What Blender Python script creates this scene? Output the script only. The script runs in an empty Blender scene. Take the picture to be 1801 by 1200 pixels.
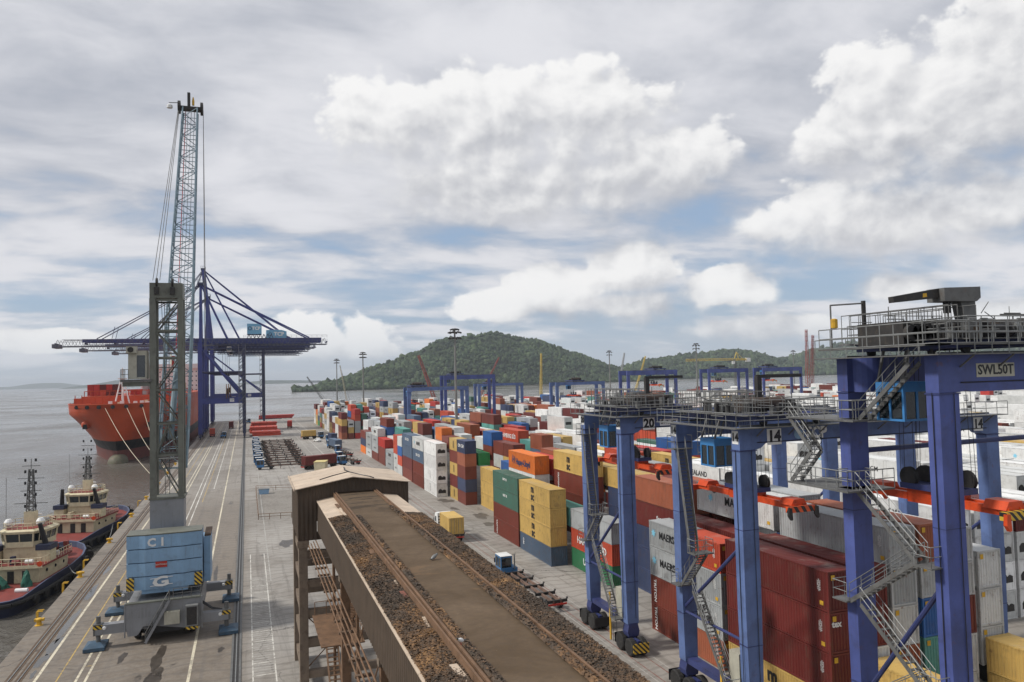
import bpy, math, random
import numpy as np
from mathutils import Vector, Matrix
R = math.radians
rnd = random.Random(7)
scene = bpy.context.scene
COL = scene.collection

# ---------------------------------------------------------------- camera
CAM_H = 26.2
def cam_basis(yaw, pitch, roll):
    y, p, r = R(yaw), R(pitch), R(roll)
    f = Vector((math.sin(y)*math.cos(p), math.cos(y)*math.cos(p), math.sin(p)))
    r0 = Vector((math.cos(y), -math.sin(y), 0)); u0 = r0.cross(f)
    return r0*math.cos(r)-u0*math.sin(r), u0*math.cos(r)+r0*math.sin(r), f
cr, cu, cf = cam_basis(19.52, 2.602, 1.43)
cd = bpy.data.cameras.new('camera'); cam = bpy.data.objects.new('camera', cd); COL.objects.link(cam)
cd.sensor_width = 36; cd.lens = 1320/1801*36; cd.clip_start = .5; cd.clip_end = 60000
M = Matrix((cr, cu, -cf)).transposed().to_4x4(); M.translation = (0, 0, CAM_H); cam.matrix_world = M
scene.camera = cam

# ---------------------------------------------------------------- exposure, sun, sky
vs = scene.view_settings
vs.view_transform = 'Standard'; vs.look = 'None'; vs.gamma = 1; vs.use_curve_mapping = False; vs.exposure = 0.18
SUN_AZ, SUN_EL = -82.0, 46.0        # azimuth clockwise from +Y
sdir = Vector((math.sin(R(SUN_AZ))*math.cos(R(SUN_EL)), math.cos(R(SUN_AZ))*math.cos(R(SUN_EL)), math.sin(R(SUN_EL))))
sl = bpy.data.lights.new('sun', 'SUN'); sl.energy = 2.8; sl.angle = R(7); sl.color = (1, .96, .9)
so = bpy.data.objects.new('sun', sl); COL.objects.link(so); so.rotation_euler = sdir.to_track_quat('Z', 'Y').to_euler()

class NT:
    """small helper to write node trees as expressions"""
    def __init__(s, tree): s.t = tree; s.n = tree.nodes; s.l = tree.links
    def put(s, inp, v):
        if v is None: return
        if isinstance(v, bpy.types.NodeSocket): s.l.new(v, inp)
        else:
            if isinstance(v, tuple) and len(v) == 4 and inp.type == 'VECTOR': v = v[:3]
            inp.default_value = v
    def node(s, typ, **kw):
        n = s.n.new(typ)
        for k, v in kw.items(): setattr(n, k, v)
        return n
    def m(s, op, a=None, b=None, c=None, clamp=False):
        n = s.n.new('ShaderNodeMath'); n.operation = op; n.use_clamp = clamp
        for i, v in enumerate((a, b, c)): s.put(n.inputs[i], v)
        return n.outputs[0]
    def vm(s, op, a=None, b=None, out=0, scale=None):
        n = s.n.new('ShaderNodeVectorMath'); n.operation = op
        s.put(n.inputs[0], a); s.put(n.inputs[1], b)
        if scale is not None: s.put(n.inputs[3], scale)
        return n.outputs[out]
    def comb(s, x=0, y=0, z=0):
        n = s.n.new('ShaderNodeCombineXYZ')
        for i, v in enumerate((x, y, z)): s.put(n.inputs[i], v)
        return n.outputs[0]
    def sep(s, v):
        n = s.n.new('ShaderNodeSeparateXYZ'); s.put(n.inputs[0], v); return n.outputs
    def noise(s, vec, scale, detail=4, rough=.55, dist=0, out=0):
        n = s.n.new('ShaderNodeTexNoise'); s.put(n.inputs['Vector'], vec)
        s.put(n.inputs['Scale'], scale); n.inputs['Detail'].default_value = detail
        n.inputs['Roughness'].default_value = rough; n.inputs['Distortion'].default_value = dist
        return n.outputs[out]
    def mr(s, v, a, b, c=0., d=1., smooth=False):
        n = s.n.new('ShaderNodeMapRange'); n.interpolation_type = 'SMOOTHSTEP' if smooth else 'LINEAR'
        s.put(n.inputs[0], v)
        for i, q in enumerate((a, b, c, d)): s.put(n.inputs[i+1], q)
        return n.outputs[0]
    def mix(s, f, a, b, typ='MIX'):
        n = s.n.new('ShaderNodeMix'); n.data_type = 'RGBA'; n.blend_type = typ
        s.put(n.inputs[0], f); s.put(n.inputs[6], a); s.put(n.inputs[7], b)
        return n.outputs[2]
def c4(c): return (c[0], c[1], c[2], 1.0)

world = bpy.data.worlds.new('World'); scene.world = world; world.use_nodes = True
SKY_STRENGTH = 0.1
def build_sky():
    t = NT(world.node_tree); t.n.clear()
    out = t.node('ShaderNodeOutputWorld'); bg = t.node('ShaderNodeBackground')
    t.l.new(bg.outputs[0], out.inputs[0]); bg.inputs[1].default_value = SKY_STRENGTH
    sky = t.node('ShaderNodeTexSky', sky_type='NISHITA', sun_disc=False)
    sky.sun_elevation = R(SUN_EL); sky.sun_rotation = R(SUN_AZ); sky.air_density = 1.0; sky.dust_density = 1.5
    tc = t.node('ShaderNodeTexCoord'); d = tc.outputs['Generated']
    dx, dy, dz = t.sep(d)
    zc = t.m('MAXIMUM', dz, 0.0)
    # ---- high layer: flat stratus seen in perspective
    inv = t.m('DIVIDE', 1.0, t.m('ADD', zc, 0.16))
    P = t.comb(t.m('MULTIPLY', dx, inv), t.m('MULTIPLY', dy, inv), 0)
    rot = t.node('ShaderNodeMapping'); t.put(rot.inputs[0], P); rot.inputs['Rotation'].default_value = (0, 0, R(14)); rot.inputs['Scale'].default_value = (.78, 1.05, 1)
    P2 = rot.outputs[0]
    n1 = t.noise(P2, .8, 3, .5, .5); n2 = t.noise(P2, 2.9, 6, .58, .25)
    ns = t.m('ADD', t.m('MULTIPLY', n1, .62), t.m('MULTIPLY', n2, .38))
    az = t.m('SUBTRACT', t.m('ARCTAN2', dx, dy), R(19.52))
    el = t.m('ARCSINE', dz)
    thin = t.mr(el, .05, .34, 0., 1., True)
    cover = t.mr(t.m('ADD', ns, t.m('MULTIPLY', thin, .17)), .44, .60, .12, 1., True)
    deck = t.mix(t.mr(ns, .37, .59, 0., 1., True), (3.75, 4.0, 4.6, 1), (6.8, 6.85, 7.2, 1))
    blue = t.mix(.6, sky.outputs[0], (2.9, 4.2, 6.2, 1))
    col = t.mix(cover, blue, deck)
    # ---- cumulus: soft blobs at az/el, broken up by noise
    A = t.comb(az, el, 0)
    blobs = []
    for u, v, ru, rv in [(700, 235, 140, 105), (870, 250, 210, 135), (1040, 235, 180, 120), (1170, 300, 150, 85), (930, 335, 330, 75),
                         (1560, 290, 210, 140), (1770, 250, 190, 180), (1420, 410, 150, 80), (1600, 430, 220, 75), (1980, 330, 200, 200),
                         (870, 536, 95, 38), (985, 512, 115, 56), (1110, 482, 110, 58), (1110, 545, 120, 34),
                         (1275, 522, 105, 46), (1530, 535, 65, 26), (1330, 590, 160, 26), (1650, 590, 140, 24),
                         (540, 586, 110, 46), (645, 590, 80, 50), (1750, 514, 38, 22),
                         (160, 592, 110, 20), (-180, 500, 240, 90)]:
        blobs.append(((u-900)/1320., (660-v)/1320., ru/1320., rv/1320.))
    def vma(v, mul, add):
        n = t.node('ShaderNodeVectorMath', operation='MULTIPLY_ADD'); t.put(n.inputs[0], v); n.inputs[1].default_value = mul; n.inputs[2].default_value = add; return n.outputs[0]
    def field(pos):
        best = None
        for a, e, ra, re in blobs:
            q = vma(pos, (1/ra, 1/re, 0), (-a/ra, -e/re, 0)); w = t.vm('DOT_PRODUCT', q, q, out=1)
            best = w if best is None else t.m('SMOOTH_MIN', best, w, .35)
        return t.m('SUBTRACT', 1.0, t.m('MINIMUM', best, 2.4))
    Aw = vma(A, (1., 1.25, 0), (3.1, 1.7, 0))
    wp = t.vm('SCALE', t.vm('SUBTRACT', t.noise(Aw, 7., 2, .5, out=1), (.5, .5, .5)), scale=.035)
    Aw = t.vm('ADD', Aw, wp)
    def vor(pos, sc, smooth):
        n = t.node('ShaderNodeTexVoronoi', feature='SMOOTH_F1' if smooth else 'F1', voronoi_dimensions='2D'); t.put(n.inputs['Vector'], pos); n.inputs['Scale'].default_value = sc
        if smooth: n.inputs['Smoothness'].default_value = .55
        return n.outputs[0]
    def puff(pos):
        n = t.noise(pos, 8., 7, .6); n3 = t.noise(pos, 27., 4, .55)
        v = t.m('ADD', t.m('MULTIPLY', vor(pos, 13., True), -.50), t.m('MULTIPLY', vor(pos, 41., False), -.26))
        return t.m('ADD', t.m('ADD', t.m('MULTIPLY', t.m('SUBTRACT', n, .5), 2.2), t.m('MULTIPLY', t.m('SUBTRACT', n3, .5), .75)), t.m('ADD', v, .26))
    nz = puff(Aw); nz2 = puff(t.vm('ADD', Aw, (-.011, .021, 0)))
    f1 = field(A); f2 = field(t.vm('ADD', A, (-.02, .05, 0)))
    D = t.m('ADD', t.m('MULTIPLY', f1, .85), nz)
    up = t.m('SUBTRACT', f1, f2)
    lo = t.mr(up, -.4, .5, -.30, .02); hi = t.mr(up, -.4, .5, 1.0, .31)      # soft undersides, crisp crowns
    alpha = t.mr(D, lo, hi, 0., 1., True)
    lit = t.m('ADD', t.m('MULTIPLY', t.m('SUBTRACT', nz, nz2), .62), t.m('MULTIPLY', up, .42))
    shade = t.mr(lit, -.40, .56, 0., 1., True)
    core = t.mix(shade, (4.45, 4.55, 4.9, 1), (8.4, 8.35, 8.3, 1))
    col = t.mix(t.m('MULTIPLY', alpha, .95), col, core)
    # ---- low haze band near the horizon
    hz = t.mr(el, 0.0, .085, .62, 0., True)
    col = t.mix(hz, col, (5.4, 5.9, 6.5, 1))
    below = t.mr(dz, -.02, .0, 0., 1.)
    col = t.mix(below, (3.6, 3.9, 4.3, 1), col)
    t.put(bg.inputs[0], col)
build_sky()

# ---------------------------------------------------------------- mesh helpers
def link(o, parent=None):
    COL.objects.link(o)
    if parent is not None: o.parent = parent
    return o
def tag(o, label=None, cat=None, group=None, kind=None):
    if label: o['label'] = label
    if cat: o['category'] = cat
    if group: o['group'] = group
    if kind: o['kind'] = kind
    return o
def empty(name, loc=(0, 0, 0), rz=0., label=None, cat=None, group=None, kind=None):
    o = bpy.data.objects.new(name, None); o.empty_display_size = .5
    link(o); o.location = loc; o.rotation_euler = (0, 0, rz)
    return tag(o, label, cat, group, kind)
def copy_tree(o, parent=None):
    c = o.copy(); link(c, parent)
    for ch in list(o.children): copy_tree(ch, c)
    return c
class MB:
    def __init__(s): s.v = []; s.f = []
    def add(s, vs_, fs):
        n = len(s.v); s.v += [tuple(p) for p in vs_]; s.f += [tuple(i+n for i in f) for f in fs]; return s
    def box(s, x0, x1, y0, y1, z0, z1):
        return s.add([(x0, y0, z0), (x1, y0, z0), (x1, y1, z0), (x0, y1, z0), (x0, y0, z1), (x1, y0, z1), (x1, y1, z1), (x0, y1, z1)],
                     [(3, 2, 1, 0), (4, 5, 6, 7), (0, 1, 5, 4), (1, 2, 6, 5), (2, 3, 7, 6), (3, 0, 4, 7)])
    def cbox(s, c, size):
        x, y, z = c; a, b, d = size
        return s.box(x-a/2, x+a/2, y-b/2, y+b/2, z-d/2, z+d/2)
    def frame(s, p, q, up=(0, 0, 1)):
        p, q = Vector(p), Vector(q); d = (q-p)
        if d.length < 1e-6: d = Vector((0, 0, 1e-3))
        d.normalize(); up = Vector(up)
        if abs(d.dot(up)) > .985: up = Vector((0, 1, 0)) if abs(d.y) < .9 else Vector((1, 0, 0))
        a = d.cross(up).normalized(); b = a.cross(d).normalized()
        return p, q, a, b
    def beam(s, p, q, w, h=None, w2=None, h2=None, up=(0, 0, 1)):
        h = h or w; w2 = w2 or w; h2 = h2 or h
        p, q, a, b = s.frame(p, q, up)
        vs_ = []
        for c, ww, hh in ((p, w, h), (q, w2, h2)):
            for i, j in ((-1, -1), (1, -1), (1, 1), (-1, 1)): vs_.append(c+a*(i*ww/2)+b*(j*hh/2))
        return s.add(vs_, [(0, 1, 2, 3), (7, 6, 5, 4), (4, 5, 1, 0), (5, 6, 2, 1), (6, 7, 3, 2), (7, 4, 0, 3)])
    def tube(s, p, q, r, n=6, r2=None):
        r2 = r if r2 is None else r2
        p, q, a, b = s.frame(p, q)
        vs_ = []
        for c, rr in ((p, r), (q, r2)):
            for k in range(n):
                t = 2*math.pi*k/n; vs_.append(c+a*(math.cos(t)*rr)+b*(math.sin(t)*rr))
        fs = [(k+n, (k+1) % n+n, (k+1) % n, k) for k in range(n)]
        fs += [tuple(range(n)), tuple(range(2*n-1, n-1, -1))]
        return s.add(vs_, fs)
    def path(s, pts, r, n=5):
        for a, b in zip(pts[:-1], pts[1:]): s.tube(a, b, r, n)
        return s
    def prism(s, poly, axis, a, b):
        """extrude a 2-d polygon along axis 0/1/2 from a to b"""
        n = len(poly); vs_ = []
        for t in (a, b):
            for (u, v) in poly:
                vs_.append({0: (t, u, v), 1: (u, t, v), 2: (u, v, t)}[axis])
        fs = [(k, (k+1) % n, (k+1) % n+n, k+n) for k in range(n)]
        fs += [tuple(range(n-1, -1, -1)), tuple(range(n, 2*n))]
        return s.add(vs_, fs)
    def wheel(s, c, r, w, axis=0, n=18, hub=.55):
        """tyre as a lathe round axis"""
        prof = [(-.5, hub), (-.5, .88), (-.36, 1.), (.36, 1.), (.5, .88), (.5, hub)]
        return s.lathe(c, [(u*w, v*r) for u, v in prof], axis, n)
    def lathe(s, c, prof, axis=0, n=16, cap=True):
        vs_ = []
        for (u, v) in prof:
            for k in range(n):
                t = 2*math.pi*k/n; a, b = math.cos(t)*v, math.sin(t)*v
                p = {0: (u, a, b), 1: (a, u, b), 2: (a, b, u)}[axis]
                vs_.append((c[0]+p[0], c[1]+p[1], c[2]+p[2]))
        m = len(prof); fs = []
        for i in range(m-1):
            for k in range(n):
                fs.append((i*n+k, i*n+(k+1) % n, (i+1)*n+(k+1) % n, (i+1)*n+k))
        if cap: fs += [tuple(range(n-1, -1, -1)), tuple(range((m-1)*n, m*n))]
        return s.add(vs_, fs)
    def rail(s, pts, h=1.05, r=.028, step=1.5, mid=True, n=4):
        """handrail with posts, top and mid rails along a poly-line at floor level"""
        up = Vector((0, 0, h)); um = Vector((0, 0, h*.52))
        for a, b in zip(pts[:-1], pts[1:]):
            a, b = Vector(a), Vector(b); L = (b-a).length; k = max(1, int(round(L/step)))
            s.tube(a+up, b+up, r, n)
            if mid: s.tube(a+um, b+um, r*.85, n)
            for i in range(k+1):
                p = a.lerp(b, i/k); s.tube(p, p+up, r, n)
        return s
    def stair(s, p, q, w, side):
        """flight from p to q (centre line), width w across unit vector side, treads and stringers"""
        p, q, sd = Vector(p), Vector(q), Vector(side)
        for e in (-1, 1): s.beam(p+sd*(e*w/2), q+sd*(e*w/2), .06, .24)
        n = max(2, int(abs(q.z-p.z)/.24))
        d = (q-p); dh = Vector((d.x, d.y, 0)).normalized()
        for i in range(1, n):
            c = p.lerp(q, i/n)
            s.beam(c-sd*(w/2-.02), c+sd*(w/2-.02), .24, .035, up=(0, 0, 1))
        return s
    def stair_rail(s, p, q, w, side, h=1.0, r=.026):
        p, q, sd = Vector(p), Vector(q), Vector(side)
        for e in (-1, 1): s.rail([p+sd*(e*w/2), q+sd*(e*w/2)], h, r, 1.1)
        return s
    def mesh(s, name, smooth=False):
        me = bpy.data.meshes.new(name); me.from_pydata(s.v, [], s.f); me.update()
        if smooth: me.shade_smooth()
        return me
    def build(s, name, mat, parent=None, loc=None, smooth=False, rot=None, color=None):
        me = s.mesh(name, smooth); me.materials.append(mat)
        o = bpy.data.objects.new(name, me); link(o, parent)
        if loc: o.location = loc
        if rot: o.rotation_euler = rot
        if color: o.color = c4(color)
        return o
def obj(name, me, parent=None, loc=None, rot=None, color=None, scale=None):
    o = bpy.data.objects.new(name, me); link(o, parent)
    if loc: o.location = loc
    if rot: o.rotation_euler = rot
    if color: o.color = c4(color)
    if scale: o.scale = scale
    return o

# ---------------------------------------------------------------- lettering
TXT = {}
def prepare_text(strings):
    made = []
    for key in strings:
        s, bold = key
        cu_ = bpy.data.curves.new('lettering', 'FONT'); cu_.body = s; cu_.align_x = 'CENTER'; cu_.align_y = 'CENTER'
        cu_.size = 1.0; cu_.offset = .022 if bold else .004; cu_.resolution_u = 2; cu_.extrude = .006; cu_.space_line = .72
        if bold == 2: cu_.offset = .04
        o = bpy.data.objects.new('lettering', cu_); COL.objects.link(o); made.append((key, o, cu_))
    bpy.context.view_layer.update(); dg = bpy.context.evaluated_depsgraph_get()
    for key, o, cu_ in made: TXT[key] = bpy.data.meshes.new_from_object(o.evaluated_get(dg))
    for key, o, cu_ in made: bpy.data.objects.remove(o); bpy.data.curves.remove(cu_)
FACE = {'-Y': (math.pi/2, 0, 0), '-X': (math.pi/2, 0, -math.pi/2), '+X': (math.pi/2, 0, math.pi/2)}
def text(parent, s, loc, size, mat, face='-Y', bold=1, spin=0., name='lettering', sx=1.):
    if (s, bold) not in TXT: prepare_text([(s, bold)])
    me = TXT[(s, bold)]
    o = bpy.data.objects.new(name, me); link(o, parent)
    if not me.materials: me.materials.append(None)
    o.material_slots[0].link = 'OBJECT'; o.material_slots[0].material = mat
    e = FACE[face]; m_ = Matrix.Rotation(e[2], 4, 'Z') @ Matrix.Rotation(e[0], 4, 'X') @ Matrix.Rotation(spin, 4, 'Z')
    o.rotation_euler = m_.to_euler(); o.location = loc; o.scale = (size*sx, size, 1)
    return o

# ---------------------------------------------------------------- materials
MAT = {}
def material(name, col, rough=.6, metal=0., vary=.18, scale=.8, dirt=None, dirt_amt=.35, streak=0., bump=.0, bump_scale=8., use_obj_color=False, spec=.4, coord='Object', rust=0.):
    m_ = bpy.data.materials.new(name); m_.use_nodes = True; t = NT(m_.node_tree)
    b = t.n['Principled BSDF']; b.inputs['Roughness'].default_value = rough; b.inputs['Metallic'].default_value = metal
    b.inputs['Specular IOR Level'].default_value = spec
    tc = t.node('ShaderNodeTexCoord'); oi = t.node('ShaderNodeObjectInfo')
    off = t.vm('SCALE', (37.1, 11.7, 23.3), scale=oi.outputs['Random'])
    P = t.vm('ADD', tc.outputs[coord], off)
    base = oi.outputs['Color'] if use_obj_color else c4(col)
    n = t.noise(P, scale, 5, .6)
    k = t.mr(n, .3, .7, 1-vary, 1+vary)
    c = t.vm('SCALE', base, scale=k)
    if use_obj_color:
        kr = t.mr(oi.outputs['Random'], 0, 1, .82, 1.16); c = t.vm('SCALE', c, scale=kr)
    if dirt:
        n2 = t.noise(P, scale*2.3, 6, .65)
        c = t.mix(t.mr(n2, .5, .72, 0., dirt_amt, True), c, c4(dirt))
    if streak:
        st = t.node('ShaderNodeMapping'); t.put(st.inputs[0], P); st.inputs['Scale'].default_value = (3.2, 3.2, .16)
        n3 = t.noise(st.outputs[0], 1.6, 5, .7)
        c = t.mix(t.mr(n3, .53, .74, 0., streak, True), c, c4(dirt or (.1, .06, .04)))
    if rust:
        n4 = t.noise(P, 1.7, 7, .72)
        c = t.mix(t.mr(n4, .58, .70, 0., rust, True), c, (.14, .055, .024, 1))
        n5 = t.noise(P, .42, 3, .6); c = t.mix(t.mr(n5, .56, .60, 0., .16, True), c, t.vm('SCALE', base, scale=1.45))
    t.put(b.inputs['Base Color'], c)
    rv = t.mr(n, .3, .7, max(.05, rough-.1), min(1, rough+.12)); t.put(b.inputs['Roughness'], rv)
    if bump:
        bn = t.node('ShaderNodeBump'); bn.inputs['Strength'].default_value = bump; bn.inputs['Distance'].default_value = .05
        t.put(bn.inputs['Height'], t.noise(P, bump_scale, 5, .6)); t.put(b.inputs['Normal'], bn.outputs[0])
    MAT[name] = m_; return m_
material('container_paint', (.5, .5, .5), .5, vary=.1, scale=.35, dirt=(.10, .07, .05), dirt_amt=.3, streak=.5, use_obj_color=True, rust=.6, bump=.25, bump_scale=1.4)
material('container_frame', (.5, .5, .5), .55, vary=.12, scale=.6, dirt=(.09, .06, .045), dirt_amt=.35, streak=.4, use_obj_color=True, rust=.85)
material('container_roof', (.5, .5, .5), .62, vary=.12, scale=.25, dirt=(.34, .31, .27), dirt_amt=.42, use_obj_color=True, rust=.45)
material('object_paint', (.5, .5, .5), .5, vary=.12, scale=.5, dirt=(.08, .07, .06), dirt_amt=.25, streak=.2, use_obj_color=True)
material('crane_blue', (.098, .150, .315), .55, vary=.28, scale=.35, dirt=(.07, .085, .16), dirt_amt=.5, streak=.45, rust=.3)
material('crane_blue_near', (.062, .084, .25), .55, vary=.28, scale=.35, dirt=(.045, .05, .12), dirt_amt=.5, streak=.45, rust=.4)
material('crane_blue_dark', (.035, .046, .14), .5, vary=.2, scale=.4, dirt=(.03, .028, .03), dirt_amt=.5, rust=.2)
material('steel_grey', (.135, .135, .13), .55, metal=.2, vary=.25, scale=1.2, dirt=(.07, .06, .05), dirt_amt=.5, rust=.3)
material('galvanised', (.23, .235, .23), .5, metal=.3, vary=.2, scale=2., dirt=(.12, .11, .10), dirt_amt=.4)
material('drum_brown', (.055, .036, .027), .6, vary=.3, scale=1.5, dirt=(.12, .08, .05), dirt_amt=.4)
material('dark_machine', (.03, .028, .027), .6, vary=.35, scale=1.5, dirt=(.09, .07, .05), dirt_amt=.5)
material('rubber', (.022, .021, .020), .8, vary=.3, scale=2., dirt=(.10, .09, .08), dirt_amt=.45)
material('cab_blue', (.045, .20, .46), .4, vary=.1, scale=.8, dirt=(.05, .08, .12), dirt_amt=.3)
material('spreader_orange', (.60, .068, .014), .45, vary=.16, scale=.8, dirt=(.12, .03, .015), dirt_amt=.45, streak=.3)
material('white_paint', (.74, .74, .72), .5, vary=.08, scale=.7, dirt=(.35, .31, .26), dirt_amt=.3, streak=.2)
material('black_paint', (.018, .018, .02), .5, vary=.2)
material('yellow_paint', (.62, .36, .03), .5, vary=.15, dirt=(.12, .08, .04), dirt_amt=.4)
material('red_paint', (.45, .035, .025), .5, vary=.15, scale=.6, dirt=(.10, .03, .02), dirt_amt=.3)
material('mhc_grey', (.235, .24, .25), .5, vary=.14, scale=.4, dirt=(.12, .105, .085), dirt_amt=.35, streak=.35)
material('mhc_tower', (.145, .15, .125), .55, vary=.2, scale=.5, dirt=(.05, .045, .035), dirt_amt=.5, streak=.45, rust=.25)
material('mhc_blue', (.22, .36, .52), .5, vary=.12, scale=.5, dirt=(.15, .19, .24), dirt_amt=.4, streak=.5)
material('boom_blue', (.20, .275, .32), .5, vary=.12, scale=.8, dirt=(.16, .17, .17), dirt_amt=.4)
material('beige_panel', (.42, .405, .33), .5, vary=.12, dirt=(.18, .16, .12), dirt_amt=.35, streak=.3)
material('cream', (.60, .53, .35), .5, vary=.12, dirt=(.28, .2, .12), dirt_amt=.35, streak=.3)
material('hull_navy', (.024, .03, .062), .5, vary=.2, scale=.5, dirt=(.06, .055, .06), dirt_amt=.4, streak=.3)
material('deck_red', (.20, .038, .03), .65, vary=.2, scale=.6, dirt=(.10, .06, .05), dirt_amt=.4)
material('tarp_green', (.02, .11, .075), .7, vary=.25, scale=1.2, bump=.5, bump_scale=3)
material('rope', (.5, .44, .33), .8, vary=.1)
material('clad_brown', (.075, .053, .036), .7, vary=.2, scale=.6, dirt=(.05, .035, .024), dirt_amt=.5, streak=.55)
material('clad_roof', (.52, .42, .32), .7, vary=.12, scale=.5, dirt=(.28, .19, .12), dirt_amt=.4, rust=.25)
material('roof_deck', (.118, .092, .07), .85, vary=.18, scale=.35, dirt=(.045, .038, .033), dirt_amt=.6, bump=.3, bump_scale=5)
material('rust_rail', (.17, .098, .055), .75, vary=.3, scale=1.2, dirt=(.06, .035, .02), dirt_amt=.6)
material('concrete_beam', (.30, .275, .24), .85, vary=.2, scale=.8, dirt=(.12, .095, .07), dirt_amt=.5, streak=.4)
material('timber_brown', (.13, .085, .055), .8, vary=.25, scale=1., dirt=(.06, .04, .03), dirt_amt=.5)
material('mud', (.11, .075, .05), .9, vary=.3)
def glass_mat():
    m_ = bpy.data.materials.new('window_glass'); m_.use_nodes = True; b = m_.node_tree.nodes['Principled BSDF']
    b.inputs['Base Color'].default_value = (.012, .018, .022, 1); b.inputs['Roughness'].default_value = .06; b.inputs['Specular IOR Level'].default_value = .9
    MAT['window_glass'] = m_
glass_mat()
def stripes_mat(name, c1, c2, k, rough=.5, axes=(1, 0, 1)):
    m_ = bpy.data.materials.new(name); m_.use_nodes = True; t = NT(m_.node_tree); b = t.n['Principled BSDF']; b.inputs['Roughness'].default_value = rough
    tc = t.node('ShaderNodeTexCoord'); s_ = t.vm('DOT_PRODUCT', tc.outputs['Object'], axes, out=1)
    f = t.m('GREATER_THAN', t.m('FRACT', t.m('MULTIPLY', s_, k)), .5)
    n = t.noise(tc.outputs['Object'], 2., 4)
    t.put(b.inputs['Base Color'], t.vm('SCALE', t.mix(f, c4(c1), c4(c2)), scale=t.mr(n, .3, .7, .75, 1.1))); MAT[name] = m_
stripes_mat('hazard_yellow', (.02, .02, .02), (.68, .44, .04), 2.2)
stripes_mat('hazard_orange', (.02, .02, .02), (.75, .10, .02), 1.6, axes=(1, 1, .6))
# ================================================================ SETTING
SEA_Z = -4.6
def struct(o): o['kind'] = 'structure'; return o
def sea():
    m_ = bpy.data.materials.new('sea_water'); m_.use_nodes = True; t = NT(m_.node_tree); b = t.n['Principled BSDF']
    tc = t.node('ShaderNodeTexCoord'); P = tc.outputs['Object']
    n0 = t.noise(P, .011, 4, .6)
    t.put(b.inputs['Base Color'], t.mix(t.mr(n0, .35, .65), (.10, .09, .074, 1), (.14, .132, .118, 1)))
    b.inputs['Specular IOR Level'].default_value = .5; b.inputs['IOR'].default_value = 1.33
    n9 = t.noise(P, .006, 5, .65, .4); t.put(b.inputs['Roughness'], t.mr(n9, .38, .62, .10, .30))
    mp = t.node('ShaderNodeMapping'); t.put(mp.inputs[0], P); mp.inputs['Rotation'].default_value = (0, 0, R(25)); mp.inputs['Scale'].default_value = (1., .55, 1)
    h1 = t.noise(mp.outputs[0], .55, 5, .62, .3); h2 = t.noise(mp.outputs[0], .09, 4, .6); h3 = t.noise(mp.outputs[0], 2.2, 3, .6)
    hh = t.m('ADD', t.m('MULTIPLY', h1, .9), t.m('ADD', t.m('MULTIPLY', h2, 2.2), t.m('MULTIPLY', h3, .22)))
    bn = t.node('ShaderNodeBump'); bn.inputs['Strength'].default_value = .55; bn.inputs['Distance'].default_value = .8
    t.put(bn.inputs['Height'], hh); t.put(b.inputs['Normal'], bn.outputs[0])
    q = 25000
    MB().add([(-q, -1900, SEA_Z), (q, -1900, SEA_Z), (q, q, SEA_Z), (-q, q, SEA_Z)], [(0, 1, 2, 3)]).build('sea', m_)['kind'] = 'structure'
sea()

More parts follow.
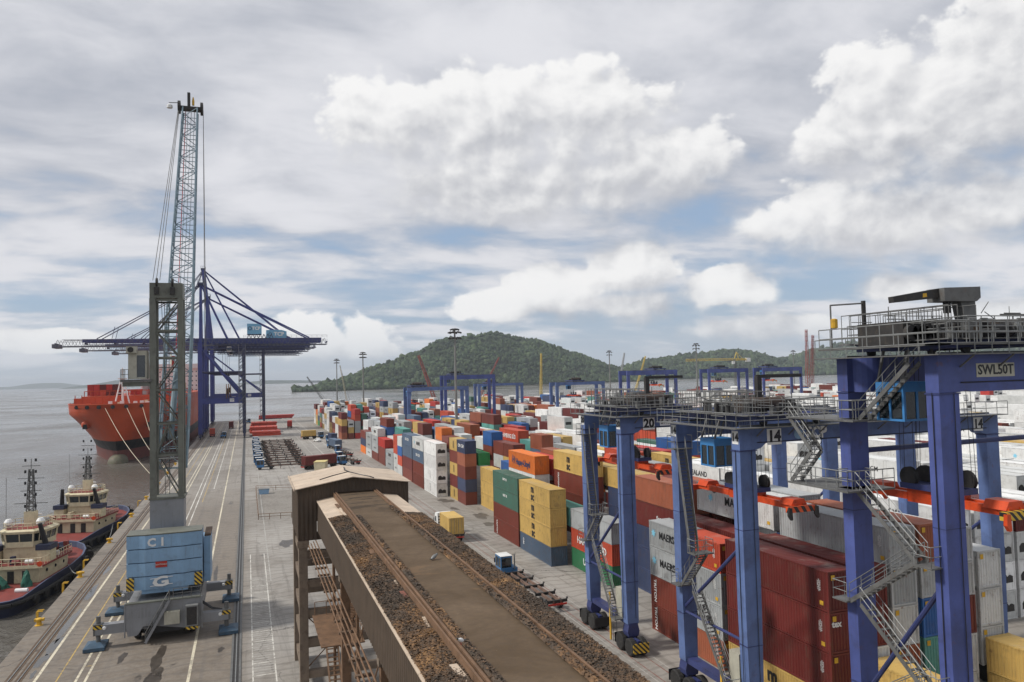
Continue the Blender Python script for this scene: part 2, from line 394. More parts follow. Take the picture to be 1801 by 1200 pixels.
QX = -22.3; Y_FAR = 545.0; X_FAR = 640.0
def ground_mat():
    m_ = bpy.data.materials.new('quay_concrete'); m_.use_nodes = True; t = NT(m_.node_tree); b = t.n['Principled BSDF']
    P = t.node('ShaderNodeTexCoord').outputs['Object']
    x, y, z = t.sep(P)
    big = t.noise(P, .035, 6, .62, .6); mid = t.noise(P, .22, 7, .68, .8); fine = t.noise(P, 1.9, 6, .7)
    st = t.node('ShaderNodeMapping'); t.put(st.inputs[0], P); st.inputs['Scale'].default_value = (1.1, .03, 1)
    stn = t.noise(st.outputs[0], .9, 6, .66, .7)                       # tyre streaks along the driving direction
    conc = t.mix(t.mr(big, .34, .66, 0, 1, True), (.225, .206, .18, 1), (.36, .338, .305, 1))
    edge = t.m('MULTIPLY', t.mr(x, -2., 1., 1., .12, True), t.mr(y, 90., 260., 1., .25, True))                                # old brown concrete of the quay side
    conc = t.mix(t.m('MULTIPLY', edge, .92), conc, t.mix(t.mr(mid, .3, .7), (.088, .066, .045, 1), (.225, .180, .132, 1)))
    c = t.mix(t.mr(mid, .46, .68, 0., .6, True), conc, (.15, .130, .108, 1))
    c = t.mix(t.mr(stn, .5, .7, 0., .6, True), c, (.12, .104, .088, 1))
    c = t.mix(t.mr(fine, .35, .7, .0, .22), c, (.40, .38, .35, 1))
    sp = t.noise(P, .13, 5, .7, 1.2)
    c = t.mix(t.mr(sp, .63, .70, 0., .8, True), c, (.055, .047, .04, 1))       # oil and water stains
    # swirls of tyre marks
    w = t.node('ShaderNodeTexWave', wave_type='RINGS'); t.put(w.inputs[0], P); w.inputs['Scale'].default_value = .17; w.inputs['Distortion'].default_value = 9; w.inputs['Detail'].default_value = 3; w.inputs['Detail Scale'].default_value = .6
    c = t.mix(t.mr(w.outputs[1], .80, .97, 0., .3, True), c, (.10, .09, .08, 1))
    # cracks
    v = t.node('ShaderNodeTexVoronoi', feature='DISTANCE_TO_EDGE'); t.put(v.inputs['Vector'], t.vm('ADD', P, t.vm('SCALE', t.noise(P, .4, 4, .6, out=1), scale=2.5))); v.inputs['Scale'].default_value = .075
    cr_ = t.m('MULTIPLY', t.m('LESS_THAN', v.outputs[0], .005), t.mr(big, .45, .6, 0., .8))
    c = t.mix(cr_, c, (.06, .05, .045, 1))
    t.put(b.inputs['Base Color'], c)
    wet = t.mr(sp, .64, .72, 0., 1., True)
    t.put(b.inputs['Roughness'], t.m('SUBTRACT', t.mr(mid, .3, .7, .62, .86), t.m('MULTIPLY', wet, .38)))
    bn = t.node('ShaderNodeBump'); bn.inputs['Strength'].default_value = .22; bn.inputs['Distance'].default_value = .03
    t.put(bn.inputs['Height'], fine); t.put(b.inputs['Normal'], bn.outputs[0])
    MAT['ground'] = m_; return m_
ground_mat()
g = MB()
g.box(QX, X_FAR, -80, Y_FAR, -3.2, 0); g.box(QX+2.2, X_FAR, -80, Y_FAR-4, -8, -3.2)
struct(g.build('ground', MAT['ground']))
# quay edge kerb stones and drainage slots
def worn(name, col, bare=(.17, .15, .125), amt=.75):
    m_ = bpy.data.materials.new(name); m_.use_nodes = True; t = NT(m_.node_tree); b = t.n['Principled BSDF']; b.inputs['Roughness'].default_value = .7
    P = t.node('ShaderNodeTexCoord').outputs['Object']
    n = t.noise(P, 1.6, 7, .75); n2 = t.noise(P, .12, 4, .6)
    t.put(b.inputs['Base Color'], t.mix(t.mr(t.m('ADD', n, t.m('MULTIPLY', n2, .5)), .72, .86, 0., amt, True), c4(col), c4(bare))); MAT[name] = m_
worn('line_white', (.62, .60, .54)); worn('line_yellow', (.50, .34, .09)); worn('line_faint', (.40, .385, .35), amt=.9, bare=(.26, .245, .22))
worn('line_cream', (.62, .56, .42), amt=.6)
LZ = [.004]
def strip(name, x0, x1, y0, y1, mat, z=.006, seg=14.):
    mb = MB(); n = max(1, int((y1-y0)/seg)) if (y1-y0) > (x1-x0) else 1
    for i in range(n):
        a, b_ = y0+(y1-y0)*i/n, y0+(y1-y0)*(i+1)/n
        mb.add([(x0, a, z), (x1, a, z), (x1, b_, z), (x0, b_, z)], [(0, 1, 2, 3)])
    return struct(mb.build(name, MAT[mat]))
for x, w, y0, y1, mt in [(-16.2, .12, 60, 530, 'line_yellow'), (-9.4, .12, 180, 530, 'line_yellow'), (13.5, .16, 120, 520, 'line_faint'), (-18.05, .26, 40, 530, 'line_cream'), (-14.55, .22, 40, 530, 'line_cream'), (-13.75, .22, 40, 530, 'line_cream'), (-5.1, .26, 40, 530, 'line_cream'),
                         (-11.2, .2, 150, 530, 'line_white'), (-10.3, .2, 150, 530, 'line_white'), (-7.8, .2, 200, 530, 'line_white'),
                         (2.8, .15, 105, 520, 'line_faint'), (21.6, .2, 60, 520, 'line_faint'), (25.4, .18, 60, 520, 'line_white'), (29.2, .2, 60, 520, 'line_faint'), (29.9, .2, 170, 520, 'line_white'),
                         (35.0, .12, 20, 300, 'line_faint'), (32.6, .1, 20, 300, 'line_faint')]:
    strip('lane_marking', x-w/2, x+w/2, y0, y1, mt)
for k in range(12): strip('lane_marking', -14.44, -13.86, 60+k*5.2, 60.14+k*5.2, 'line_yellow', z=.0085)
# red gauge lines under the yard crane wheels
worn('line_red', (.22, .07, .05), bare=(.2, .18, .16))
for x in (33.1, 34.4): strip('lane_marking', x-.05, x+.05, 20, 330, 'line_red', z=.009)
# hatched strip beside the trench
for x in (.32, 2.28): strip('lane_marking', x-.06, x+.06, 70, 122, 'line_white')
for k in range(58):
    yy = 72+k*.62
    strip('lane_marking', .40, 2.20, yy, yy+.16, 'line_faint' if k % 5 else 'line_white', z=.0075)
# crane rails and cable trench
def rail_line(x, name):
    e = empty(name, (x, 0, 0)); e['kind'] = 'structure'
    MB().box(-.30, .30, 20, 540, .004, .012).build('rail_bed', MAT['mud'], e)
    MB().box(-.045, .045, 20, 540, .012, .06).build('rail_head', MAT['galvanised'], e)
rail_line(-20.3, 'crane_rail'); rail_line(-19.45, 'crane_rail')
e = empty('cable_trench', (-1.15, 0, 0)); e['kind'] = 'structure'
MB().box(-.42, .42, 20, 540, .004, .011).build('trench_floor', MAT['dark_machine'], e)
for s_ in (-.36, .36): MB().box(s_-.10, s_+.10, 20, 540, .012, .07).build('trench_edge', MAT['steel_grey'], e)
MB().box(-.05, .05, 20, 540, .013, .05).build('rail_head', MAT['galvanised'], e)
# puddles on the quay
def puddle_mat():
    m_ = bpy.data.materials.new('puddle_water'); m_.use_nodes = True; b = m_.node_tree.nodes['Principled BSDF']
    b.inputs['Base Color'].default_value = (.075, .07, .062, 1); b.inputs['Roughness'].default_value = .05; b.inputs['Specular IOR Level'].default_value = .9; MAT['puddle'] = m_
puddle_mat()
def blob(name, cx, cy, rx, ry, mat, z=.005, n=26, seed=1, rough=.35):
    q = random.Random(seed); ph = [q.uniform(0, 6.28) for _ in range(5)]
    pts = []
    for k in range(n):
        a = 2*math.pi*k/n; rr = 1+rough*(.5*math.sin(2*a+ph[0])+.35*math.sin(3*a+ph[1])+.3*math.sin(5*a+ph[2])+.2*math.sin(9*a+ph[3]))
        pts.append((cx+rx*rr*math.cos(a), cy+ry*rr*math.sin(a), z))
    return struct(MB().add(pts, [tuple(range(n))]).build(name, mat))
for i, (x, y, rx, ry) in enumerate([(-18.75, 95.6, .42, 5.0), (-18.6, 88.5, .40, 3.0), (-18.75, 84.2, .45, 1.7), (-18.8, 109, .35, 4.5), (-18.9, 121, .25, 3.), (-18.6, 80.6, .2, 1.)]): blob('puddle', x, y, rx, ry, MAT['puddle'], seed=i)
worn('mudarea', (.24, .22, .19), bare=(.15, .13, .11), amt=.8)
material('oil_stain', (.060, .05, .04), .35, vary=.4, scale=.8, dirt=(.12, .10, .08), dirt_amt=.8)
material('mud_patch', (.10, .088, .075), .6, vary=.4, scale=.5, dirt=(.2, .18, .15), dirt_amt=.6)
for i, (x, y, rx, ry) in enumerate([(-8.2, 80.5, .55, 3.2), (-8.0, 75.5, .6, 2.5), (-2.6, 80.5, .3, .7), (-11.5, 82., .35, 1.4), (-10.6, 120., .5, 3.), (-7., 140., .4, 5.), (-12.5, 160., .5, 4.), (-4.2, 112., .3, 4.), (6., 128., 1.2, 3.), (15., 210., 1.6, 5.), (24., 185., .8, 8.), (10., 300., 1.5, 8.), (26., 140., .5, 6.)]): blob('oil_stain', x, y, rx, ry, MAT['oil_stain'], z=.0045, seed=20+i)
for i, (x, y, rx, ry) in enumerate([(39.6, 156, 1.6, 2.4), (41.2, 136, 1.3, 3.), (40.2, 128, .9, 2.), (38.7, 146, .7, 1.6)]): blob('mud_patch', x, y, rx, ry, MAT['mud_patch'], z=.0045, seed=30+i)

# ---------------------------------------------------------------- wooded hills across the water
def yh(u): return 683-.025*u
FWD = Vector((math.sin(R(19.52)), math.cos(R(19.52)), 0)); RGT = Vector((math.cos(R(19.52)), -math.sin(R(19.52)), 0))
def foliage_mat():
    m_ = bpy.data.materials.new('forest_leaves'); m_.use_nodes = True; t = NT(m_.node_tree); b = t.n['Principled BSDF']; b.inputs['Roughness'].default_value = .75; b.inputs['Specular IOR Level'].default_value = .15
    at = t.node('ShaderNodeAttribute', attribute_name='tint'); P = t.node('ShaderNodeTexCoord').outputs['Object']
    n = t.noise(P, .16, 4, .7)
    c = t.mix(at.outputs['Fac'], (.020, .038, .018, 1), (.078, .105, .045, 1))
    t.put(b.inputs['Base Color'], t.vm('SCALE', c, scale=t.m('MULTIPLY', t.mr(n, .3, .7, .55, 1.45), t.mr(t.noise(P, .014, 5, .65), .32, .68, .5, 1.5)))); MAT['forest'] = m_
foliage_mat()
material('hill_soil', (.03, .045, .02), .9, vary=.3, scale=.02)
phi = (1+5**.5)/2
ICO = np.array([(-1, phi, 0), (1, phi, 0), (-1, -phi, 0), (1, -phi, 0), (0, -1, phi), (0, 1, phi), (0, -1, -phi), (0, 1, -phi), (phi, 0, -1), (phi, 0, 1), (-phi, 0, -1), (-phi, 0, 1)])/math.sqrt(1+phi*phi)
ICOF = np.array([(0, 11, 5), (0, 5, 1), (0, 1, 7), (0, 7, 10), (0, 10, 11), (1, 5, 9), (5, 11, 4), (11, 10, 2), (10, 7, 6), (7, 1, 8), (3, 9, 4), (3, 4, 2), (3, 2, 6), (3, 6, 8), (3, 8, 9), (4, 9, 5), (2, 4, 11), (6, 2, 10), (8, 6, 7), (9, 8, 1)])
def np_mesh(name, V, F, mat, tint=None):
    me = bpy.data.meshes.new(name); me.vertices.add(len(V)); me.vertices.foreach_set('co', V.astype(np.float32).ravel())
    k = F.shape[1]; me.loops.add(F.size); me.loops.foreach_set('vertex_index', F.astype(np.int32).ravel())
    me.polygons.add(len(F)); me.polygons.foreach_set('loop_start', np.arange(0, F.size, k, dtype=np.int32)); me.polygons.foreach_set('loop_total', np.full(len(F), k, np.int32))
    me.update(calc_edges=True); me.validate()
    if tint is not None:
        a = me.attributes.new('tint', 'FLOAT', 'POINT'); a.data.foreach_set('value', tint.astype(np.float32))
    me.materials.append(mat); return me
def hill(profile, d0, d1, depth, seed, crown, label, spread=.35):
    """profile: photo silhouette (u, v); d0/d1: distance of the ridge at its left and right end"""
    rs = np.random.RandomState(seed)
    us = np.array([p[0] for p in profile], float); vs_ = np.array([p[1] for p in profile], float)
    U0, U1 = us[0], us[-1]
    def ridge(u): return d0+(d1-d0)*(u-U0)/(U1-U0)
    def hgt(u): return np.maximum(0., (683-.025*u-np.interp(u, us, vs_))*ridge(u)/1320+26.2+4.6-crown*.8)
    def surf(u, w):         # w in -1 (near shore) .. 0 ridge .. 1 far side
        hr = hgt(u); pr = np.clip(np.cos(np.clip(w, -1, 1)*math.pi/2), 0, 1)**.9
        wob = 1+.10*np.sin(u*.031+seed)*np.sin(w*5+u*.017)+.06*np.sin(u*.083+w*9)
        return SEA_Z+hr*pr*np.where(np.abs(w) < .12, 1, wob)
    def pos(u, w):
        d = ridge(u)+w*depth; s = (u-900.5)/1320*ridge(u)
        x = FWD.x*d+RGT.x*s; y = FWD.y*d+RGT.y*s
        return x, y
    gu, gw = np.meshgrid(np.linspace(U0, U1, 90), np.linspace(-1, .6, 30), indexing='ij')
    X, Y = pos(gu, gw); Z = surf(gu, gw)-1.0
    V = np.stack([X, Y, Z], -1).reshape(-1, 3); idx = np.arange(V.shape[0]).reshape(gu.shape)
    F = np.stack([idx[:-1, :-1], idx[1:, :-1], idx[1:, 1:], idx[:-1, 1:]], -1).reshape(-1, 4)
    h_ = obj('hill', np_mesh('hill', V, F, MAT['hill_soil'])); h_['kind'] = 'structure'
    wid = (U1-U0)/1320*(d0+d1)/2
    n = int(wid*depth*1.25/(crown*.62)**2)
    u = rs.uniform(U0, U1, n); w = rs.uniform(-1, .22, n)
    w = np.where(rs.rand(n) < .12, -1+rs.rand(n)*.05, w)
    x, y = pos(u, w); z = surf(u, w)
    r = crown*.5*rs.uniform(.55, 1.5, n)*(1+.7*(rs.rand(n) < .07)); hz = r*rs.uniform(.8, 1.25, n)
    keep = z > SEA_Z+.3
    x, y, z, r, hz = x[keep], y[keep], z[keep], r[keep], hz[keep]; n = len(x)
    V = ICO[None, :, :]*(1+rs.uniform(-.45, .45, (n, 12, 1)))*rs.uniform(.75, 1.3, (n, 1, 3))
    V = V*np.stack([r, r, hz], -1)[:, None, :]+np.stack([x, y, z+hz*.45], -1)[:, None, :]
    F = (ICOF[None]+(np.arange(n)*12)[:, None, None]).reshape(-1, 3)
    tint = np.clip(rs.beta(1.6, 2.4, n)[:, None]+rs.uniform(-.12, .12, (n, 12)), 0, 1)
    f_ = obj('forest', np_mesh('forest', V.reshape(-1, 3), F, MAT['forest'], tint.ravel()))
    tag(f_, label, 'forest', kind='stuff')
hill([(516, 689), (530, 690), (560, 682), (600, 670), (650, 652), (700, 634), (740, 617), (780, 602), (830, 592), (862, 586), (880, 587), (905, 594), (950, 604), (1000, 619), (1050, 638), (1090, 652), (1120, 657)], 2250, 2750, 300, 3, 8.5, 'dense green forest covering the large island hill behind the container yard')
hill([(1040, 657), (1090, 650), (1130, 636), (1170, 629), (1210, 625), (1260, 619), (1295, 617), (1330, 625), (1360, 634), (1400, 640), (1450, 642), (1500, 648)], 3100, 3300, 300, 5, 11, 'dense green forest on the low hill behind the yellow tower crane')
hill([(1330, 647), (1370, 632), (1410, 622), (1450, 613), (1490, 604), (1520, 603), (1560, 607), (1600, 612), (1660, 606), (1720, 600), (1790, 604), (1860, 615), (1950, 630)], 3700, 3800, 320, 8, 13, 'dense green forest on the farthest wooded hill at right')
def far_ridge(profile, d, name='far_hills'):
    us = np.linspace(profile[0][0], profile[-1][0], 60); hs = (683-.025*us-np.interp(us, [p[0] for p in profile], [p[1] for p in profile]))*d/1320+26.2+4.6
    V = []; F = []
    for i, (u, h_) in enumerate(zip(us, hs)):
        s = (u-900.5)/1320*d
        for k, (dd, f_) in enumerate(((-600, 0.), (-260, .62), (0, 1.), (500, .4), (900, 0))):
            p = FWD*(d+dd)+RGT*s; V.append((p.x, p.y, SEA_Z+max(0., h_)*f_+(6*math.sin(i*1.7+k) if 0 < f_ < 1 else 0)))
    for i in range(59):
        for k in range(4): F.append((i*5+k, (i+1)*5+k, (i+1)*5+k+1, i*5+k+1))
    me = bpy.data.meshes.new(name); me.from_pydata(V, [], F); me.materials.append(MAT['hill_soil']); o = obj(name, me); o['kind'] = 'structure'
far_ridge([(-420, 693), (-300, 682), (-180, 686), (-60, 683), (20, 681), (50, 676), (75, 674.5), (105, 674), (130, 677), (150, 679), (190, 678)], 14000)
far_ridge([(150, 679), (175, 675), (200, 670), (220, 668), (250, 671), (285, 676)], 9500)
far_ridge([(440, 672), (470, 669.5), (520, 669.5), (560, 670)], 9000)
# breakwater / far causeway beyond the quay
mb = MB(); q = random.Random(4)
for k in range(260):
    t_ = k/259; x = -8+t_*60; y = 575+q.uniform(-4, 4)+t_*25
    mb.add([(x+v[0]*q.uniform(1.2, 2.6), y+v[1]*q.uniform(1.2, 2.6), -3.6+v[2]*q.uniform(1., 2.2)) for v in ICO], [tuple(f) for f in ICOF])
tag(mb.build('breakwater', MAT['concrete_beam']), 'low rubble breakwater beyond the far end of the quay', 'breakwater', kind='stuff')
# ================================================================ CONTAINER YARD
PAL = {'maroon': (.135, .021, .017), 'brown': (.165, .036, .023), 'rust': (.31, .095, .048), 'tan': (.52, .345, .105), 'navy': (.045, .062, .125), 'slate': (.085, .125, .185),
       'grey': (.37, .385, .385), 'white': (.70, .70, .68), 'offwhite': (.56, .565, .545), 'green': (.03, .24, .075), 'dkgreen': (.055, .135, .10), 'teal': (.10, .30, .26),
       'blue': (.03, .115, .33), 'orange': (.68, .17, .025), 'red': (.44, .035, .026), 'redorange': (.50, .075, .035), 'pgreen': (.03, .15, .065)}
PNAME = {'maroon': 'dark maroon', 'brown': 'brown', 'rust': 'rust orange', 'tan': 'tan yellow', 'navy': 'navy blue', 'slate': 'slate blue', 'grey': 'light grey', 'white': 'white', 'offwhite': 'off-white',
         'green': 'bright green', 'dkgreen': 'dark green', 'teal': 'teal', 'blue': 'blue', 'orange': 'orange', 'red': 'red', 'redorange': 'orange red', 'pgreen': 'deep green'}
W2 = 1.219
CM = {}
def corr(a, b, pitch, depth):
    """corrugation profile from a to b: list of (t, offset)"""
    n = max(1, int(round((b-a)/pitch))); p = (b-a)/n; o = []
    for i in range(n):
        t = a+i*p
        o += [(t, 0.), (t+p*.26, 0.), (t+p*.5, depth), (t+p*.76, depth)]
    o.append((b, 0.)); return o
def container_meshes(L, Hc, kind):
    """kind: dry / door / reefer -> dict of meshes, origin at the base centre, near end is -Y"""
    key = (L, Hc, kind)
    if key in CM: return CM[key]
    out = {}; y0, y1 = -L/2, L/2; zb, zt = .15, Hc-.10
    b = MB()
    ref = kind == 'reefer'
    pr = corr(y0+.12, y1-.12, .31 if not ref else .95, .055 if not ref else .010)
    for sg in (-1, 1):
        for (a, da), (c, dc) in zip(pr[:-1], pr[1:]):
            xa, xc = sg*(W2-.012-da), sg*(W2-.012-dc)
            q = [(xa, a, zb), (xc, c, zb), (xc, c, zt), (xa, a, zt)]
            b.add(q if sg > 0 else q[::-1], [(0, 1, 2, 3)])
    ends = [(y1-.03, 1)] + ([(y0+.03, -1)] if kind == 'dry' else [])
    pe = corr(-W2+.12, W2-.12, .29, .06)
    for ye, sg in ends:
        for (a, da), (c, dc) in zip(pe[:-1], pe[1:]):
            q = [(a, ye-sg*da, zb), (c, ye-sg*dc, zb), (c, ye-sg*dc, zt), (a, ye-sg*da, zt)]
            b.add(q if sg < 0 else q[::-1], [(0, 1, 2, 3)])
    b.add([(-W2+.03, y0+.05, zb), (W2-.03, y0+.05, zb), (W2-.03, y1-.05, zb), (-W2+.03, y1-.05, zb)], [(3, 2, 1, 0)])
    out['body'] = b.mesh('container_body')
    f = MB()
    for sx in (-1, 1):
        for sy in (-1, 1):
            cx, cy = sx*(W2-.075), sy*(L/2-.075)
            f.box(cx-.075, cx+.075, cy-.075, cy+.075, .12, Hc-.12)
            for z0, z1 in ((0, .12), (Hc-.12, Hc)): f.box(cx-.085, cx+.079, cy-.082, cy+.082, z0, z1)
        f.box(sx*(W2-.035)-.035, sx*(W2-.035)+.035, y0+.16, y1-.16, .03, .17)
        f.box(sx*(W2-.03)-.03, sx*(W2-.03)+.03, y0+.16, y1-.16, Hc-.13, Hc-.03)
    for sy in (-1, 1):
        f.box(-W2+.16, W2-.16, sy*(L/2-.05)-.05, sy*(L/2-.05)+.05, .03, .17)
        f.box(-W2+.16, W2-.16, sy*(L/2-.05)-.05, sy*(L/2-.05)+.05, Hc-.16, Hc-.02)
    out['frame'] = f.mesh('container_frame')
    r_ = MB(); rp = corr(y0+.12, y1-.12, .42, .02) if not ref else [(y0+.12, 0), (y1-.12, 0)]
    for (a, da), (c, dc) in zip(rp[:-1], rp[1:]):
        za, zc = Hc-.012-da, Hc-.012-dc
        r_.add([(-W2+.06, a, za), (W2-.06, a, za), (W2-.06, c, zc), (-W2+.06, c, zc)], [(0, 1, 2, 3)])
    for sy in (-1, 1):
        a, c = sorted((sy*L/2*.9999, sy*(L/2-.12))); r_.add([(-W2+.1, a, Hc-.014), (W2-.1, a, Hc-.014), (W2-.1, c, Hc-.014), (-W2+.1, c, Hc-.014)], [(0, 1, 2, 3)])
    out['roof'] = r_.mesh('container_roof')
    if kind == 'door':
        d = MB()
        for sx in (-1, 1):
            x0_, x1_ = sorted((sx*.02, sx*(W2-.15)))
            d.box(x0_, x1_, y0+.045, y0+.08, .18, Hc-.17)
            for zz in (.7, 1.25, 1.8): d.box(x0_+.06, x1_-.06, y0+.03, y0+.05, zz-.16, zz+.16)
        out['door'] = d.mesh('door')
        lr = MB()
        for x in (-.85, -.32, .32, .85): lr.tube((x, y0+.015, .1), (x, y0+.015, Hc-.1), .022, 5)
        out['lock_rod'] = lr.mesh('lock_rod')
    if ref:
        d = MB(); d.box(-W2+.15, W2-.15, y0+.05, y0+.12, .18, Hc-.17)
        for x0_, x1_, z0, z1 in ((-.95, .95, Hc-.72, Hc-.34), (-.95, -.15, 1.55, Hc-.85), (.1, .95, 1.7, Hc-.85), (-.9, .9, .3, .62)): d.box(x0_, x1_, y0+.035, y0+.06, z0, z1)
        out['unit'] = d.mesh('refrigeration_unit')
        k = MB(); k.box(-.85, .85, y0+.02, y0+.055, .78, 1.42)
        k.lathe((-.38, y0+.03, 1.32), [(-.03, .40), (.02, .40)], 1, 14); k.lathe((.45, y0+.03, 1.2), [(-.025, .36), (.02, .36)], 1, 12)
        out['fan'] = k.mesh('fan_grille')
    for k_, me in out.items():
        me.materials.append(MAT['container_roof' if k_ == 'roof' else 'container_frame' if k_ == 'frame' else 'dark_machine' if k_ == 'fan' else 'galvanised' if k_ == 'lock_rod' else 'container_paint'])
    CM[key] = out; return out
# marks: text, size, colour, bold, along (fraction of length from the near end), height fraction, spin
def star_mesh():
    m_ = MB(); n = 14; v = [(0, 0, 0)]
    for k in range(n): a = 2*math.pi*k/n+.2; rr = .42 if k % 2 == 0 else .19; v.append((rr*math.cos(a), rr*math.sin(a), 0))
    m_.add(v, [(0, k+1, (k+1) % n+1) for k in range(n)]); return m_.mesh('emblem')
STAR = star_mesh()
material('emblem_blue', (.22, .55, .72), .5, vary=.05); material('letter_white', (.72, .72, .70), .5, vary=.06); material('letter_navy', (.02, .03, .09), .5, vary=.06)
STAR.materials.append(MAT['emblem_blue'])
def lettering(o, mark, L, Hc, xs=-1):
    if not mark: return
    x = -W2-.006; wt, bk = MAT['letter_white'], MAT['black_paint']
    def side(s, along, zf, size, mat, bold=1, spin=0., sx=1.): text(o, s, (x, L/2-along*L, Hc*zf), size, mat, '-X', bold, spin, sx=sx)
    if mark == 'maersk':
        side('MAERSK', .56 if L > 8 else .60, .52, 1.15 if L > 8 else 1.0, bk, 1, 0, .95)
        s_ = obj('emblem', STAR, o, (x, L/2-(.2 if L > 8 else .14)*L, Hc*.55), FACE['-X'], scale=(1.15, 1.15, 1))
    elif mark == 'msc': side('m\nsc', .46, .5, 1.55, bk, 2)
    elif mark == 'mscr': side('m\nsc', .8, .5, 1.55, bk, 2)
    elif mark == 'cma': side('CMA CGM', .5, .55, .95, wt, 1)
    elif mark == 'cmab': side('CMA CGM', .5, .55, .85, bk, 0)
    elif mark == 'hapag': side('Hapag-Lloyd', .56, .45, 1.3, MAT['letter_navy'], 2); side('H', .2, .52, 1.6, MAT['letter_navy'], 2, -.25)
    elif mark == 'sud': side('HAMBURG SÜD', .52, .5, 1.25, wt, 1)
    elif mark == 'triton': side('TRITON', .14, .5, .62, wt, 1, -math.pi/2)
    elif mark == 'caivert': side('CAI', .12, .55, .6, wt, 1, -math.pi/2)
    elif mark == 'uasc': side('UASC', .12, .5, .6, wt, 1, -math.pi/2)
    elif mark == 'small': side('UNIT 45', .5, .66, .55, wt, 1)
    elif mark == 'tex': text(o, 'tex', (-.62, -L/2-.012, Hc*.72), .62, wt, '-Y', 2)
    elif mark == 'safm': side('SAF\nMARINE', .45, .55, .95, bk, 1)
    elif mark == 'evergreen': side('UES    CE', .5, .5, 1.2, wt, 1)
    elif mark == 'k': side('"K" LINE', .5, .5, 1.05, wt, 1)
    elif mark == 'flor': side('florens', .5, .5, .7, wt, 0)
    elif mark == 'sealand': side('SEALAND', .55, .52, 1.1, bk, 1)
    elif mark == 'blk': side('MAERSK', .5, .5, .45, bk, 1, -math.pi/2)
    elif mark == 'safx': side('Safmarine', .5, .5, 1.25, wt, 2, -.12)
def lettering_codes(o, L, Hc):
    """owner code and data lines at the near end of the long side and yellow height stickers"""
    wt = MAT['letter_white']; x = -W2-.006
    text(o, 'TGHU 518\nMAX GROSS\n30480 KG', (x, -L/2+.95, Hc*.62), .16, wt, '-X', 0, -math.pi/2)
    MB().box(x, x+.004, -L/2+.55, -L/2+.92, .42, .72).build('height_sticker', MAT['yellow_paint'], o)
    MB().box(-.95, -.62, -L/2-.006, -L/2-.002, Hc-.62, Hc-.25).build('height_sticker', MAT['yellow_paint'], o)
def new_container(x, y, z, L, Hc, colour, kind, mark, label, group, rz=0., name='shipping_container', codes=False):
    ms = container_meshes(L, Hc, kind); c = PAL[colour]
    o = obj(name, ms['body'], None, (x, y, z), (0, 0, rz), c)
    tag(o, label, 'container', group)
    for k, nm in (('frame', 'frame'), ('roof', 'roof'), ('door', 'door'), ('lock_rod', 'lock_rods'), ('unit', 'refrigeration_unit'), ('fan', 'fan_grille')):
        if k in ms: obj(nm, ms[k], o, color=c)
    lettering(o, mark, L, Hc)
    if codes: lettering_codes(o, L, Hc)
    return o
prepare_text([(s, b) for s, b in (('MAERSK', 1), ('m\nsc', 2), ('CMA CGM', 1), ('CMA CGM', 0), ('Hapag-Lloyd', 2), ('H', 2), ('HAMBURG SÜD', 1), ('TRITON', 1), ('CAI', 1), ('UASC', 1), ('UNIT 45', 1), ('tex', 2), ('SAF\nMARINE', 1),
              ('UES    CE', 1), ('"K" LINE', 1), ('florens', 0), ('SEALAND', 1), ('Safmarine', 2), ('TGHU 518\nMAX GROSS\n30480 KG', 0), ('14', 2), ('20', 2), ('TCP', 2), ('SWL50T', 1), ('SWL 40L', 1))])

LX0, LPITCH = 38.9, 27.3; RP = 2.9
L40, L20 = 12.19, 6.06
ST = {}      # (block, row, y_near) -> list of (colour, L, Hc, kind, mark)
def stack(block, row, y, items, L=L40): ST[(block, row, round(y, 2))] = (L, items)
H6, H5 = 2.9, 2.59
def it(colour, mark=None, H_=H5, kind='dry'): return (colour, H_, kind, mark)
BAYS = [31.2, 43.7, 56.7, 70.4, 83.4, 96.0, 108.9, 121.8, 135.1, 148.4, 161.3, 174.1, 187., 200., 213., 226., 239., 252., 265., 278., 335., 348., 361., 374., 387., 400., 413., 426., 439., 452., 465.]
# ---- hand-read stacks of the block along the access road
stack(0, 0, 96.0, [it('slate', 'caivert'), it('tan', 'msc'), it('tan', 'msc'), it('tan', 'msc')])
stack(0, 0, 108.9, [it('brown', 'triton'), it('brown'), it('dkgreen', 'small'), it('dkgreen', 'small')])
stack(0, 2, 135.1, [it('tan', 'mscr'), it('tan', 'mscr'), it('tan', 'mscr')])
stack(0, 1, 148.4, [it('brown', 'uasc'), it('navy', 'cma'), it('brown'), it('rust'), it('navy', 'cma')], L20)
stack(0, 1, 154.6, [it('tan', 'msc'), it('maroon'), it('tan', 'msc'), it('brown'), it('tan', 'msc')], L20)
stack(0, 2, 148.4, [it('green', None), it('green'), it('green'), it('green')])
stack(0, 0, 161.3, [it('white', 'blk', H6, 'reefer'), it('white', 'blk', H6, 'reefer'), it('white', None, H6, 'reefer'), it('white', None, H6, 'reefer')])
stack(0, 0, 174.1, [it('brown', None, H6), it('brown', None, H6), it('slate', 'cma', H6), it('offwhite', 'maersk', H6)])
stack(0, 0, 187., [it('brown', None, H6), it('maroon', None, H6), it('slate', 'cma', H6), it('slate', 'cma', H6)])
stack(0, 0, 200., [it('offwhite', None), it('redorange'), it('blue'), it('offwhite')], L20)
stack(0, 0, 206.2, [it('offwhite', 'maersk'), it('offwhite', 'maersk'), it('redorange', 'sud'), it('redorange', 'sud')], L20)
stack(0, 0, 213., [it('grey', 'maersk'), it('grey', 'maersk')])
stack(0, 0, 226., [it('brown'), it('brown'), it('red')])
stack(0, 0, 239., [it('brown'), it('grey', 'maersk'), it('grey', 'maersk'), it('offwhite', 'maersk')])
stack(0, 0, 252., [it('offwhite', 'maersk'), it('grey', 'maersk'), it('grey', 'maersk')])
